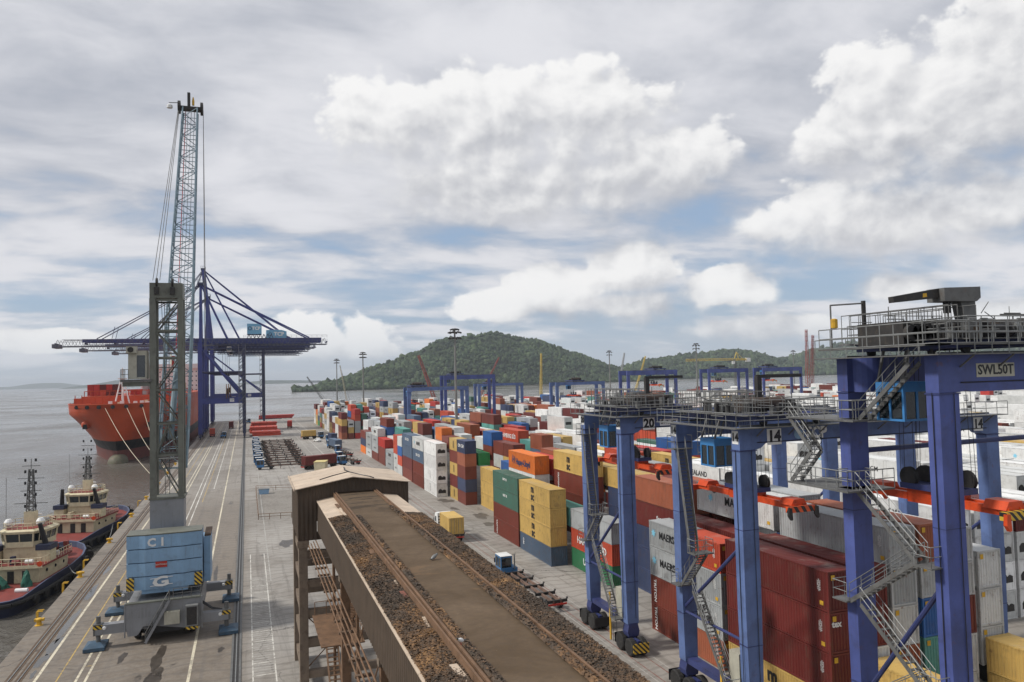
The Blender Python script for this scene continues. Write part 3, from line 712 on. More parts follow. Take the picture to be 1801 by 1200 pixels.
stack(0, 0, 265., [it('orange'), it('navy'), it('brown')])
stack(0, 1, 83.4, [it('pgreen', 'evergreen'), it('redorange', 'sud'), it('grey')])
stack(0, 2, 83.4, [it('brown', None), it('maroon')])
stack(0, 1, 96.0, [it('maroon'), it('teal', None), it('teal', None)])
stack(0, 0, 62.9, [it('brown', 'triton'), it('brown', 'triton', H6), it('grey', 'maersk', H6), it('grey', 'maersk')], L20)
stack(0, 0, 56.7, [it('rust'), it('grey', 'safm', H6), it('grey', None, H6), it('redorange')], L20)
stack(0, 0, 43.7, [it('tan', 'msc', H6), it('maroon', None, H6), it('maroon', 'tex', H6), it('maroon', None, H6)])
stack(0, 1, 43.7, [it('offwhite', None, H6), it('offwhite', None, H6), it('maroon', None, H6), it('maroon', None, H6)])
stack(0, 2, 43.7, [it('offwhite'), it('rust', None, H6), it('offwhite', None, H6), it('grey', None, H6), it('grey', None, H6)])
stack(0, 3, 43.7, [it('teal', None, H6), it('teal', None, H6), it('blue', None, H6), it('grey'), it('rust', None, H6)])
stack(0, 4, 43.7, [it('offwhite'), it('offwhite', None, H6), it('brown', 'triton', H6), it('offwhite'), it('offwhite')])
stack(0, 5, 43.7, [it('offwhite', None, H6), it('offwhite', None, H6), it('offwhite', None, H6), it('offwhite', None, H6)])
stack(0, 1, 31.2, [it('tan', None), it('tan', 'msc')]); stack(0, 5, 31.2, [it('tan', None), it('tan', None)]); stack(0, 2, 31.2, [it('tan')])
stack(0, 1, 56.7, [it('maroon'), it('maroon', 'uasc', H6), it('maroon', None, H6), it('maroon', None, H6)]); stack(0, 2, 56.7, [it('brown', None, H6), it('brown', None, H6), it('brown', None, H6), it('brown', None, H6), it('offwhite', 'maersk', H6)])
stack(0, 3, 56.7, [it('grey', None, H6)]*4+[it('grey', None, H6)]); stack(0, 4, 56.7, [it('grey')]*4+[it('rust')]); stack(0, 5, 56.7, [it('white', None, H6, 'reefer')]*4)
stack(0, 2, 70.4, [it('navy'), it('navy'), it('navy'), it('maroon', 'flor', H6), it('rust', None, H6)]); stack(0, 3, 70.4, [it('brown')]*4+[it('brown', None, H6)]); stack(0, 4, 70.4, [it('maroon')]*4+[it('rust')]); stack(0, 5, 70.4, [it('white', None, H6, 'reefer')]*4)
stack(0, 3, 83.4, [it('navy')]*4+[it('tan')]); stack(0, 4, 83.4, [it('brown')]*4+[it('maroon', 'triton', H6)]); stack(0, 5, 83.4, [it('tan')]*4)
stack(0, 2, 96.0, [it('brown', None, H6), it('brown', None, H6), it('brown', None, H6), it('brown', 'triton', H6), it('tan', 'msc', H6)]); stack(0, 3, 96.0, [it('brown'), it('brown'), it('brown'), it('brown'), it('tan', 'msc')])
stack(0, 1, 108.9, [it('navy'), it('maroon'), it('navy'), it('white', None, H6, 'reefer'), it('orange', 'hapag', H6)]); stack(0, 2, 108.9, [it('tan'), it('navy'), it('teal'), it('tan'), it('red')])
stack(0, 2, 121.8, [it('tan'), it('navy'), it('teal'), it('blue')]); stack(0, 3, 108.9, [it('maroon'), it('navy'), it('teal'), it('brown', None, H6), it('rust', None, H6)])
EMPTY = {(0, 0, b) for b in (31.2, 70.4, 83.4, 121.8, 135.1, 148.4)} | {(0, 1, b) for b in (70.4, 121.8, 135.1)} | {(0, r_, 31.2) for r_ in (0, 3, 4)} | {(0, 0, 278.)}
MIX = [('maroon', 16), ('brown', 14), ('rust', 9), ('tan', 17), ('offwhite', 9), ('grey', 10), ('navy', 7), ('slate', 3), ('blue', 6), ('red', 6), ('redorange', 4), ('orange', 3), ('green', 2), ('dkgreen', 3), ('teal', 3), ('white', 8)]
def pick(q, mixw=MIX):
    t = q.uniform(0, sum(w for _, w in mixw))
    for c, w in mixw:
        t -= w
        if t <= 0: return c
    return 'maroon'
def mark_for(q, c):
    return {'tan': 'msc', 'offwhite': q.choice(['maersk', None, 'cmab']), 'grey': 'maersk', 'navy': q.choice(['cma', None]), 'slate': 'cma', 'blue': q.choice(['safx', None, 'k']), 'orange': 'hapag', 'redorange': 'sud', 'red': q.choice(['sud', None, 'k']), 'maroon': q.choice(['triton', None, None, 'flor']),
            'brown': q.choice(['uasc', None, None]), 'white': q.choice(['maersk', 'cmab', 'sealand', None]), 'green': None, 'dkgreen': 'small'}.get(c)
def fill():
    q = random.Random(21)
    for b in range(0, 14):
        for bi, y in enumerate(BAYS):
            if b == 0 and y < 40: continue
            if b >= 1 and y < 44: continue
            for r in range(6):
                if (b, r, y) in EMPTY or (b, r, round(y, 2)) in ST: continue
                far = y > 300
                if b == 0:
                    hgt = q.choice([3, 4, 4, 5, 5]) if r > 0 else q.choice([3, 4, 4])
                    if 90 < y < 160: hgt = min(5, max(3, hgt)) if r > 2 else min(hgt, 4)
                    pw = .12
                else:
                    hgt = q.choice([3, 4, 4, 4, 5]); pw = (.92 if y < 105 else .14) if b == 1 else (.93 if y < 150 else .3) if b == 2 else (.92 if y < 200 else .5) if b < 6 else (.9 if y < 280 else .55)
                    if q.random() < .08: hgt = 2
                half = (q.random() < .22 and not far) if b == 0 else False
                for part in ((0, 1) if half else (0,)):
                    items = []
                    base = pick(q)
                    hc = q.choice([H5, H6])
                    for k in range(hgt):
                        if q.random() < pw:
                            c = q.choice(['white', 'white', 'offwhite', 'white']); items.append(it(c, q.choice([None, 'maersk', 'sealand', 'cmab', None, 'blk']), H6, 'reefer'))
                        else:
                            c = base if q.random() < .25 else pick(q); items.append(it(c, mark_for(q, c) if not half else None, hc, q.choice(['dry', 'dry', 'door'])))
                    stack(b, r, y+part*6.13, items, L20 if half else L40)
fill()
# what can be seen: exposed top, left or near face
fv = Vector(cf); rv_ = Vector(cr); uv_ = Vector(cu)
def project(p):
    d = Vector(p)-Vector((0, 0, CAM_H)); z = d.dot(fv)
    if z < 1: return None
    return 900.5+1320*d.dot(rv_)/z, 600-1320*d.dot(uv_)/z, z
def stack_x(b, r): return LX0+b*LPITCH+r*RP+W2
def top_of(b, r, y):
    k = (b, r, round(y, 2))
    return sum(i[1] for i in ST[k][1]) if k in ST else None
ALL = []
bay_sorted = sorted({k[2] for k in ST})
tops = {}
for (b, r, y), (L, items) in ST.items(): tops.setdefault((b, r), []).append((y, y+L, sum(i[1] for i in items)))
def height_near(b, r, ya, yb):
    h_ = None
    for a, c, t in tops.get((b, r), []):
        ov = min(c, yb)-max(a, ya)
        if ov > .5: h_ = t if h_ is None else min(h_, t)
    return 0. if h_ is None else h_
for (b, r, y), (L, items) in ST.items():
    z = 0.; x = stack_x(b, r)
    for k, (c, Hc, kind, mark) in enumerate(items):
        zt = z+Hc; topmost = k == len(items)-1
        left = height_near(b, r-1, y, y+L) if r > 0 else 0.
        near = height_near(b, r, y-2., y-.1)
        p = project((x, y, zt))
        p_ = project((x, y+L, zt)); infr = p is not None and ((-60 < p[0] < 1900 and p[1] < 1330) or (p_ is not None and -60 < p_[0] < 1850 and p_[1] < 1260))
        if infr and (topmost or left < zt-.4 or near < zt-.4):
            expo = (1.0 if topmost else 0)+max(0, min(1, (zt-left)/Hc))*(1.4 if r > 0 else 2.0)+max(0, min(1, (zt-near)/Hc))
            ALL.append((expo*L/p[2]**2*(1.3 if b == 0 else .8), b, r, y, z, L, Hc, c, kind, mark, k, topmost, p))
        z = zt
ALL.sort(key=lambda a: -a[0])
NIND = 290
ORD = ['first', 'second', 'third', 'fourth', 'fifth', 'sixth', 'seventh', 'eighth', 'ninth', 'tenth', 'eleventh', 'twelfth', 'thirteenth', 'fourteenth', 'fifteenth', 'sixteenth', 'seventeenth', 'eighteenth', 'nineteenth', 'twentieth']
def bay_no(y):
    for i, b_ in enumerate(BAYS):
        if abs(y-b_) < .5 or abs(y-6.13-b_) < .4 or abs(y-6.2-b_) < .4: return i
    return 0
used_labels = set()
def yard_label(b, r, y, k, topm, L, c, kind):
    bn = bay_no(y); what = 'refrigerated container' if kind == 'reefer' else ('short container' if L < 8 else 'container')
    tier = 'on the ground' if (k == 0) else ('top of stack' if topm else ORD[k]+' tier')
    if k == 0 and topm: tier = 'alone on ground'
    half = '' if L > 8 else (' far half' if abs(y-BAYS[bn]) > 1 else ' near half')
    num = ['one', 'two', 'three', 'four', 'five', 'six', 'seven', 'eight', 'nine', 'ten', 'eleven', 'twelve', 'thirteen', 'fourteen', 'fifteen', 'sixteen', 'seventeen', 'eighteen', 'nineteen', 'twenty'][min(bn, 19)]
    where = '%s row from road' % ORD[r] if b == 0 else '%s row of %s block from road' % (ORD[r], ORD[b])
    return '%s %s, %s, bay %s%s, %s' % (PNAME[c], what, tier, num, half, where)
for n_, (sc, b, r, y, z, L, Hc, c, kind, mark, k, topm, p) in enumerate(ALL[:NIND]):
    new_container(stack_x(b, r), y+L/2, z, L, Hc, c, kind, mark, yard_label(b, r, y, k, topm, L, c, kind), 'containers stacked in the yard', codes=(p[2] < 75 and kind != 'reefer'))
# the rest of the yard: one joined mass, each box with a roof lip; rib shading is banded into its colour
def stuff_containers(rows):
    V, F, C = [], [], []
    q = random.Random(5)
    for (sc, b, r, y, z, L, Hc, c, kind, mark, k, topm, p) in rows:
        x = stack_x(b, r); n = len(V); kk = q.uniform(.85, 1.15); col = tuple(v*kk for v in PAL[c])
        x0, x1, y0, y1 = x-W2, x+W2, y, y+L; zt = z+Hc-.03
        V += [(x0, y0, z), (x1, y0, z), (x1, y1, z), (x0, y1, z), (x0, y0, zt), (x1, y0, zt), (x1, y1, zt), (x0, y1, zt),
              (x0+.09, y0+.12, zt), (x1-.09, y0+.12, zt), (x1-.09, y1-.12, zt), (x0+.09, y1-.12, zt), (x0+.09, y0+.12, zt-.05), (x1-.09, y0+.12, zt-.05), (x1-.09, y1-.12, zt-.05), (x0+.09, y1-.12, zt-.05)]
        fs = [(0, 1, 5, 4), (1, 2, 6, 5), (2, 3, 7, 6), (3, 0, 4, 7), (4, 5, 9, 8), (5, 6, 10, 9), (6, 7, 11, 10), (7, 4, 8, 11), (8, 9, 13, 12), (9, 10, 14, 13), (10, 11, 15, 14), (11, 8, 12, 15), (12, 13, 14, 15)]
        F += [tuple(i+n for i in f) for f in fs]; C += [col]*len(fs)
        if kind == 'reefer':
            n = len(V); V += [(x-.85, y0-.01, z+.8), (x+.85, y0-.01, z+.8), (x+.85, y0-.01, z+1.6), (x-.85, y0-.01, z+1.6)]; F.append((n, n+1, n+2, n+3)); C.append((.03, .03, .03))
        elif mark in ('msc', 'maersk', 'cmab', 'sealand'):
            n = len(V); a, b_ = (y0+.36*L, y0+.52*L) if mark == 'msc' else (y0+.28*L, y0+.66*L); h0, h1 = (.2, .8) if mark == 'msc' else (.42, .6)
            V += [(x0-.01, b_, z+Hc*h0), (x0-.01, a, z+Hc*h0), (x0-.01, a, z+Hc*h1), (x0-.01, b_, z+Hc*h1)]; F.append((n, n+1, n+2, n+3)); C.append(tuple(v*.35 for v in col))
    me = bpy.data.meshes.new('far_containers'); me.from_pydata(V, [], F); me.update()
    a = me.attributes.new('paint', 'FLOAT_COLOR', 'FACE'); a.data.foreach_set('color', np.array([c4(c) for c in C], np.float32).ravel())
    m_ = bpy.data.materials.new('far_container_paint'); m_.use_nodes = True; t = NT(m_.node_tree); bs = t.n['Principled BSDF']; bs.inputs['Roughness'].default_value = .55
    at = t.node('ShaderNodeAttribute', attribute_name='paint'); P = t.node('ShaderNodeTexCoord').outputs['Object']
    wv = t.node('ShaderNodeTexWave', bands_direction='Y'); t.put(wv.inputs[0], P); wv.inputs['Scale'].default_value = 1.1  # light and dark bands in the colour stand in for shade between ribs
    nz = t.noise(P, .5, 5, .7)
    cc = t.vm('SCALE', at.outputs['Color'], scale=t.m('MULTIPLY', t.mr(nz, .3, .7, .8, 1.15), t.mr(wv.outputs[1], 0, 1, .86, 1.06)))
    t.put(bs.inputs['Base Color'], cc); me.materials.append(m_)
    o = obj('far_containers', me); tag(o, 'mass of stacked containers in many colours filling the far yard', 'containers', 'containers stacked in the yard', 'stuff')
stuff_containers(ALL[NIND:])
print('containers', len(ALL))
# ================================================================ RUBBER-TYRED YARD CRANES
def sign(parent, s, loc, w, h, size, face, name='number_plate', bold=2, plate='white_paint', ink='black_paint'):
    b = MB(); x, y, z = loc
    if face == '-Y': b.box(x-w/2, x+w/2, y-.02, y, z-h/2, z+h/2); tl = (x, y-.032, z)
    else: b.box(x-.02, x, y-w/2, y+w/2, z-h/2, z+h/2); tl = (x-.032, y, z)
    p = b.build(name, MAT[plate], parent); text(p, s, tl, size, MAT[ink], face, bold); return p
def bogie(parent, cx, cy, near_plate, hazard):
    b = MB()
    b.prism([(-.5, 1.55), (.5, 1.55), (.62, 2.0), (.45, 2.75), (-.45, 2.75), (-.62, 2.0)], 1, -.5, .5)
    b.box(-.16, .16, -1.5, 1.5, .75, 1.45); b.box(-.75, .75, -1.05, -.75, .7, .95); b.box(-.75, .75, .75, 1.05, .7, .95)
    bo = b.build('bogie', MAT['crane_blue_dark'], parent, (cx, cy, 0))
    for sx in (-.55, .55):
        for sy in (-.92, .92):
            w = MB().wheel((0, 0, 0), .80, .56, 0, 18, .5).build('wheel', MAT['rubber'], bo, (sx, sy, .80), smooth=False)
    for sg in (-1, 1):
        MB().box(-.82, .82, sg*1.83-.03, sg*1.83+.03, .45, 1.35).build('bumper', MAT['hazard_yellow' if (hazard and sg < 0) else 'black_paint'], bo)
    return bo
def rtg(loc, S, zb, zt, number, label, detail=True, big=False, stairs=None, span=25.45, group='rubber-tyred yard cranes', trolley_x=0., hang=17., sp_len=12.2, sp_x=3.9):
    t = empty('yard_gantry_crane', loc, 0, label, 'gantry crane', group)
    B, G, DK = MAT['crane_blue_near' if big else 'crane_blue'], MAT['steel_grey'], MAT['dark_machine']
    lw, ld = 1.36, .96 if not big else .78
    xr = span-lw
    for xo in (0, xr):
        for yo in (0, S):
            m_ = MB(); n = len(m_.v)
            a = .10
            m_.add([(xo+a, yo+.02, 2.7), (xo+lw-a, yo+.02, 2.7), (xo+lw-a, yo+ld-.02, 2.7), (xo+a, yo+ld-.02, 2.7),
                    (xo, yo, zb*.45), (xo+lw, yo, zb*.45), (xo+lw, yo+ld, zb*.45), (xo, yo+ld, zb*.45),
                    (xo, yo, zb-.03), (xo+lw, yo, zb-.03), (xo+lw, yo+ld, zb-.03), (xo, yo+ld, zb-.03)],
                   [(3, 2, 1, 0), (8, 9, 10, 11)]+[(i+k, (i+1) % 4+k, (i+1) % 4+4+k, i+4+k) for k in (0, 4) for i in range(4)])
            lg = m_.build('leg', B, t)
            if detail:
                fl = MB()
                for zf in (zb*.32, zb*.72): fl.box(xo-.012, xo+lw+.012, yo-.012, yo+ld+.012, zf, zf+.05)
                tag(fl.build('splice_band', MAT['crane_blue_dark'], lg), kind='stuff')
            bogie(t, xo+lw/2, yo+ld/2, True, yo == 0)
    for k, yo in enumerate((0, S)):
        mid = zb+(.42 if not big else .0)
        poly = [(0, zb), (lw+.05, zb), (lw+.45, zb+.1), (lw+.9, mid), (span-lw-.9, mid), (span-lw-.45, zb+.1), (span-lw-.05, zb), (span, zb), (span, zt), (0, zt)]
        gd = MB().prism([(u, v) for u, v in poly], 1, yo-.012, yo+ld+.012).build('girder', B, t)
        MB().box(-.05, lw+.06, yo-.06, yo+ld+.06, zb-.09, zb-.015).build('flange', MAT['crane_blue_dark'], gd)
        MB().box(span-lw-.06, span+.05, yo-.06, yo+ld+.06, zb-.09, zb-.015).build('flange', MAT['crane_blue_dark'], gd)
        MB().box(.4, span-.4, yo+ld/2-.06, yo+ld/2+.06, zt+.01, zt+.14).build('trolley_rail', G, gd)
    for xo in (0, xr):
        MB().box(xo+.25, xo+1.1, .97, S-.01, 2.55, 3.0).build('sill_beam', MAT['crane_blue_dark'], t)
        if detail or xo == 0:
            MB().tube((xo+.3, .5, 13.6 if not big else 15), (xo+.3, S+.3, 6.9), .14, 8).build('brace', MAT['crane_blue_dark'], t)
            MB().tube((xo+.3, .8, 6.7), (xo+.3, S+.1, 6.7), .11, 8).build('brace', MAT['crane_blue_dark'], t)
    # trolley
    tx = trolley_x; zf = zt+.35
    tr = MB(); tr.box(tx+1.6, tx+2.0, .1, S+.85, zf, zf+.5); tr.box(tx+7.6, tx+8.0, .1, S+.85, zf, zf+.5); tr.box(tx+2.0, tx+7.6, .15, .6, zf+.02, zf+.45); tr.box(tx+2.0, tx+7.6, S+.3, S+.8, zf+.02, zf+.45)
    tr.box(tx+2.0, tx+7.6, .6, S+.3, zf+.3, zf+.36)
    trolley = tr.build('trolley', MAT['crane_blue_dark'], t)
    for yy in (.3, S+.45):
        for xx in (tx+2.4, tx+7.2): MB().wheel((0, 0, 0), .3, .2, 1, 12, .3).build('trolley_wheel', DK, trolley, (xx, yy+.05, zt+.32))
    MB().lathe((tx+4.6, S*.42, zf+1.15), [(-2.0, .38), (-2.0, .56), (-1.8, .56), (-1.75, .48), (-.9, .5), (-.85, .56), (-.7, .56), (-.65, .49), (.6, .5), (.65, .56), (.8, .56), (.85, .49), (1.75, .48), (1.8, .56), (2.0, .56), (2.0, .38)], 0, 18).build('hoist_drum', MAT['drum_brown'] if not big else DK, trolley)
    MB().box(tx+7.0, tx+7.55, S*.42-.45, S*.42+.45, zf+.4, zf+1.5).build('gearbox', MAT['dark_machine'], trolley)
    mo = MB(); mo.lathe((tx+3.1, S*.75, zf+.9), [(-.7, .25), (-.65, .36), (.6, .36), (.7, .2)], 0, 12); mo.build('motor', DK, trolley)
    MB().box(tx+4.4, tx+6.6, S*.68, S*.68+1.2, zf+.4, zf+1.75).build('control_cabinet', MAT['steel_grey'], trolley)
    if detail:
        q = random.Random(int(loc[1]))
        for k in range(22):
            a, b_, c_ = q.uniform(.8, 7.4), q.uniform(-.4, S-.4), q.uniform(.2, .95)
            MB().box(tx+a, tx+a+q.uniform(.2, .5), b_, b_+q.uniform(.25, .6), zf+.37, zf+.4+c_).build('machinery_box', MAT[q.choice(['dark_machine', 'dark_machine', 'dark_machine', 'steel_grey'])], trolley)
        pc = MB()
        for k in range(46):
            x_, y_ = tx+q.uniform(.5, 8.), q.uniform(-.6, S+.9); z_ = zf+q.uniform(.1, 1.9); d_ = q.choice([(q.uniform(.6, 2.4), 0, 0), (0, q.uniform(.6, 2.2), 0), (0, 0, q.uniform(.5, 1.3)), (q.uniform(.4, 1.2), 0, q.uniform(-.8, .8))])
            pc.tube((x_, y_, z_), (x_+d_[0], y_+d_[1], z_+d_[2]), q.uniform(.02, .05), 4)
        for x_ in (tx+.7, tx+1.3, tx+2.6): pc.rail([(x_, -.2, zf+.5), (x_, S+1., zf+.5)], 1.7, .026, .7)
        tag(pc.build('pipework', MAT['steel_grey'], trolley), kind='stuff')
        rl = MB(); z0 = zf+.5
        rl.rail([(tx+1.5, -.6, z0), (tx+8.1, -.6, z0), (tx+8.1, S+1.4, z0), (tx+1.5, S+1.4, z0), (tx+1.5, -.6, z0)], 1.1, .03, .9)
        rl.rail([(tx+2.3, 1.4, z0), (tx+2.3, S-.6, z0), (tx+6.9, S-.6, z0)], 1.6, .03, .8)
        tag(rl.build('railing', MAT['galvanised'], trolley), kind='stuff')
        pf = MB(); pf.box(tx+1.5, tx+8.1, -.65, .1, z0-.08, z0-.02); pf.box(tx+1.5, tx+8.1, S+.86, S+1.45, z0-.08, z0-.02); pf.box(tx+.6, tx+1.58, -.2, S+1.2, z0-.06, z0)
        tag(pf.build('grating', G, trolley), kind='stuff')
    # operator cab under the trolley
    cx0, cy0 = tx+.35, S*.5-.55; cz1 = zb+.55; cz0 = cz1-2.15
    cb = MB(); w_, d_ = 1.9, 1.9
    cb.box(cx0, cx0+w_, cy0, cy0+d_, cz1-.55, cz1); cb.box(cx0, cx0+w_, cy0, cy0+d_, cz0, cz0+.12)
    for a, b_ in ((0, 0), (w_-.14, 0), (0, d_-.14), (w_-.14, d_-.14), (w_*.47, 0), (0, d_*.47)): cb.box(cx0+a, cx0+a+.14, cy0+b_, cy0+b_+.14, cz0+.12, cz1-.55)
    cab = cb.build('operator_cab', MAT['cab_blue'], t)
    MB().box(cx0+.05, cx0+w_-.05, cy0+.05, cy0+d_-.05, cz0+.13, cz1-.56).build('cab_window', MAT['window_glass'], cab)
    hg = MB()
    for a, b_ in ((.1, .1), (w_-.1, .1), (.1, d_-.1), (w_-.1, d_-.1)): hg.beam((cx0+a, cy0+b_, cz1), (cx0+a+.5, cy0+b_, zf), .12)
    tag(hg.build('cab_hanger', G, cab), kind='stuff')
    # spreader and headblock
    sy0, sy1 = S/2+.45-sp_len/2, S/2+.45+sp_len/2; sxc = tx+sp_x; sym = (sy0+sy1)/2
    sp = MB(); sp.box(sxc-.55, sxc+.55, sym-1.6, sym+1.6, hang, hang+.75)
    for sg in (-1, 1):
        sp.box(sxc+sg*.42-.16, sxc+sg*.42+.16, sy0+.15, sym-1.6, hang+.12, hang+.55); sp.box(sxc+sg*.42-.16, sxc+sg*.42+.16, sym+1.6, sy1-.15, hang+.12, hang+.55)
    spr = sp.build('spreader', MAT['spreader_orange'], t)
    for yy, sg in ((sy0, -1), (sy1, 1)):
        MB().box(sxc-1.2, sxc+1.2, yy-.18, yy+.18, hang, hang+.42).build('end_beam', MAT['spreader_orange'] if sg > 0 else MAT['hazard_orange' if not big else 'hazard_yellow'], spr)
        MB().prism([(sxc-.7, hang+.42), (sxc+.7, hang+.42), (sxc+.45, hang+.85), (sxc-.45, hang+.85)], 1, yy-sg*.2, yy-sg*1.5).build('end_bracket', MAT['spreader_orange'], spr)
        for sx in (-1.15, 1.15): MB().prism([(-.12, .35), (.12, .35), (.18, -.45), (.05, -.5), (-.16, -.2)], 1, -.1, .1).build('flipper', MAT['dark_machine' if not big else 'spreader_orange'], spr, (sxc+sx, yy+sg*.2, hang))
    hb = MB().box(sxc-.75, sxc+.75, sym-1.9, sym+1.9, hang+.78, hang+1.1).build('headblock', MAT['crane_blue_dark'], spr)
    for sx in (-.6, .6):
        for sy in (-1.35, 1.35): MB().lathe((0, 0, 0), [(-.12, .2), (-.12, .58), (-.04, .50), (.04, .50), (.12, .58), (.12, .2)], 0, 20).build('sheave', DK, spr, (sxc+sx, sym+sy, hang+1.45))
    rp = MB()
    for sx in (-.75, -.45, .45, .75):
        for sy in (-1.8, -.85, .85, 1.8): rp.tube((sxc+sx, sym+sy, hang+1.4), (sxc+sx*1.1, sym+sy*.9, zf), .018, 4)
    tag(rp.build('hoist_rope', MAT['black_paint'], t), kind='stuff')
    if not detail: return t
    # walkway along the near girder and platforms
    wk = MB(); wk.box(-.1, span, -.95, -.02, zt-.03, zt+.03)
    wk.box(-.95, -.05, -.9, S+1.6, zt-.03, zt+.03)
    tag(wk.build('walkway', G, t), kind='stuff')
    rl = MB(); rl.rail([(-.9, S+1.5, zt), (-.9, -.92, zt), (span, -.92, zt)], 1.1, .03, 1.2)
    tag(rl.build('railing', MAT['galvanised'], t), kind='stuff')
    br = MB()
    for k in range(9): br.beam((1.5+k*2.8, -.85, zt-.05), (1.5+k*2.8, -.02, zt-.65), .07)
    tag(br.build('walkway_bracket', G, t), kind='stuff')
    # stair tower between the left legs: flights from landing to landing
    xs = .45
    for (ya, za), (yb, zb_) in stairs:
        st = MB().stair((xs-.55, ya, za), (xs-.55, yb, zb_), .75, (1, 0, 0)).build('stair_flight', G, t)
        rr = MB().stair_rail((xs-.55, ya, za), (xs-.55, yb, zb_), .78, (1, 0, 0)); tag(rr.build('handrail', MAT['galvanised'], st), kind='stuff')
    seen = set()
    for (ya, za), (yb, zb_) in stairs:
        for y_, z_, oth in ((ya, za, yb), (yb, zb_, ya)):
            if round(z_, 1) in seen or z_ > zt-1: continue
            seen.add(round(z_, 1)); sg = 1 if y_ > oth else -1
            ld_ = MB().box(xs-1.2, xs+.55, min(y_, y_+sg*1.1), max(y_, y_+sg*1.1), z_-.08, z_).build('landing', G, t)
            r2 = MB().rail([(xs-1.15, y_, z_), (xs-1.15, y_+sg*1.05, z_), (xs+.5, y_+sg*1.05, z_), (xs+.5, y_, z_)], 1.05, .028, .8)
            tag(r2.build('handrail', MAT['galvanised'], ld_), kind='stuff')
    # power pack on the sill, cable pole
    pp = MB().box(.2, 1.15, 1.3, 2.5, 3.0, 5.6).build('power_unit', MAT['beige_panel'], t)
    MB().box(.3, 1.0, 1.28, 1.3, 3.4, 5.0).build('panel_door', MAT['galvanised'], pp)
    MB().beam((-.25, 2.9, .5), (-.25, 2.9, 5.0), .12, .2).build('sensor_post', MAT['yellow_paint'], t)
    ld_ = MB()
    for dx in (0, .4): ld_.tube((-.15+dx, 2.6, .4), (-.15+dx, 2.6, 3.0), .03, 5)
    for k in range(9): ld_.tube((-.15, 2.6, .5+k*.3), (.25, 2.6, .5+k*.3), .02, 4)
    tag(ld_.build('ladder', MAT['steel_grey'], t), kind='stuff')
    # lights under the girder and cable runs
    cbl = MB(); cbl.tube((lw+.1, -.06, zb+.5), (span-lw, -.06, zb+.5), .03, 4); cbl.tube((lw*.7, -.05, 3.2), (lw*.7, -.05, zb), .025, 4); cbl.tube((-.05, ld*.5, 3.2), (-.05, ld*.5, zb), .03, 4)
    tag(cbl.build('cable_run', MAT['black_paint'], t), kind='stuff')
    return t
def zig(S, levels):
    return list(zip(levels[:-1], levels[1:]))
# levels are (y, z) in crane coordinates
A_ST = [((7.6, 19.9), (6.2, 12.0)), ((5.0, 12.0), (7.7, 9.0)), ((6.0, 9.0), (2.0, 3.0))]
r20 = rtg((33.2, 63.6, 0), 8.0, 20.4, 22.0, '20', 'blue yard gantry crane numbered 20, farthest of the three big cranes in the foreground', stairs=A_ST, hang=16.6)
r14 = rtg((33.2, 45.5, 0), 8.3, 20.4, 22.0, '14', 'blue yard gantry crane numbered 14, between crane 20 and the tallest one', stairs=A_ST, hang=16.0)
rN = rtg((33.2, 28.85, 0), 6.15, 24.75, 26.7, '', 'tallest and nearest blue yard gantry crane with a load sign and service jib', big=True, hang=18.3, sp_len=9.5, sp_x=3.6,
         stairs=[((4.9, 23.2), (1.3, 26.3)), ((5.4, 19.2), (1.4, 15.9)), ((1.6, 15.9), (6.2, 12.7)), ((5.4, 12.7), (1.3, 9.4)), ((1.6, 9.4), (6.2, 6.2)), ((5.4, 6.2), (1.4, 3.0))])
for cr_, n_ in ((r20, '20'), (r14, '14')):
    S_ = 8.0 if n_ == '20' else 8.3
    sign(cr_, n_, (3.0, -.014, 21.25), 1.25, 1.15, 1.15, '-Y'); sign(cr_, n_, (-.002, .48, 21.3), .72, .95, .78, '-X'); sign(cr_, n_, (-.002, S_+.48, 21.3), .72, .95, .78, '-X'); sign(cr_, n_, (23.2, -.014, 21.25), 1.0, 1.1, 1.0, '-Y')
sign(r20, 'SWL 40L', (5.2, -.014, 21.3), 2.0, .62, .48, '-Y', 'load_plate', 1)
text(r14, 'TCP', (6.7, -.05, 21.35), 1.15, MAT['letter_white'], '-Y', 2)
em = MB().lathe((0, 0, 0), [(-.01, .38), (.01, .38)], 1, 20).build('emblem', MAT['mhc_blue'], r14, (5.15, -.03, 21.35))
sign(rN, 'SWL50T', (4.0, -.014, 25.85), 2.75, .72, .72, '-Y', 'load_plate', 1, plate='beige_panel')
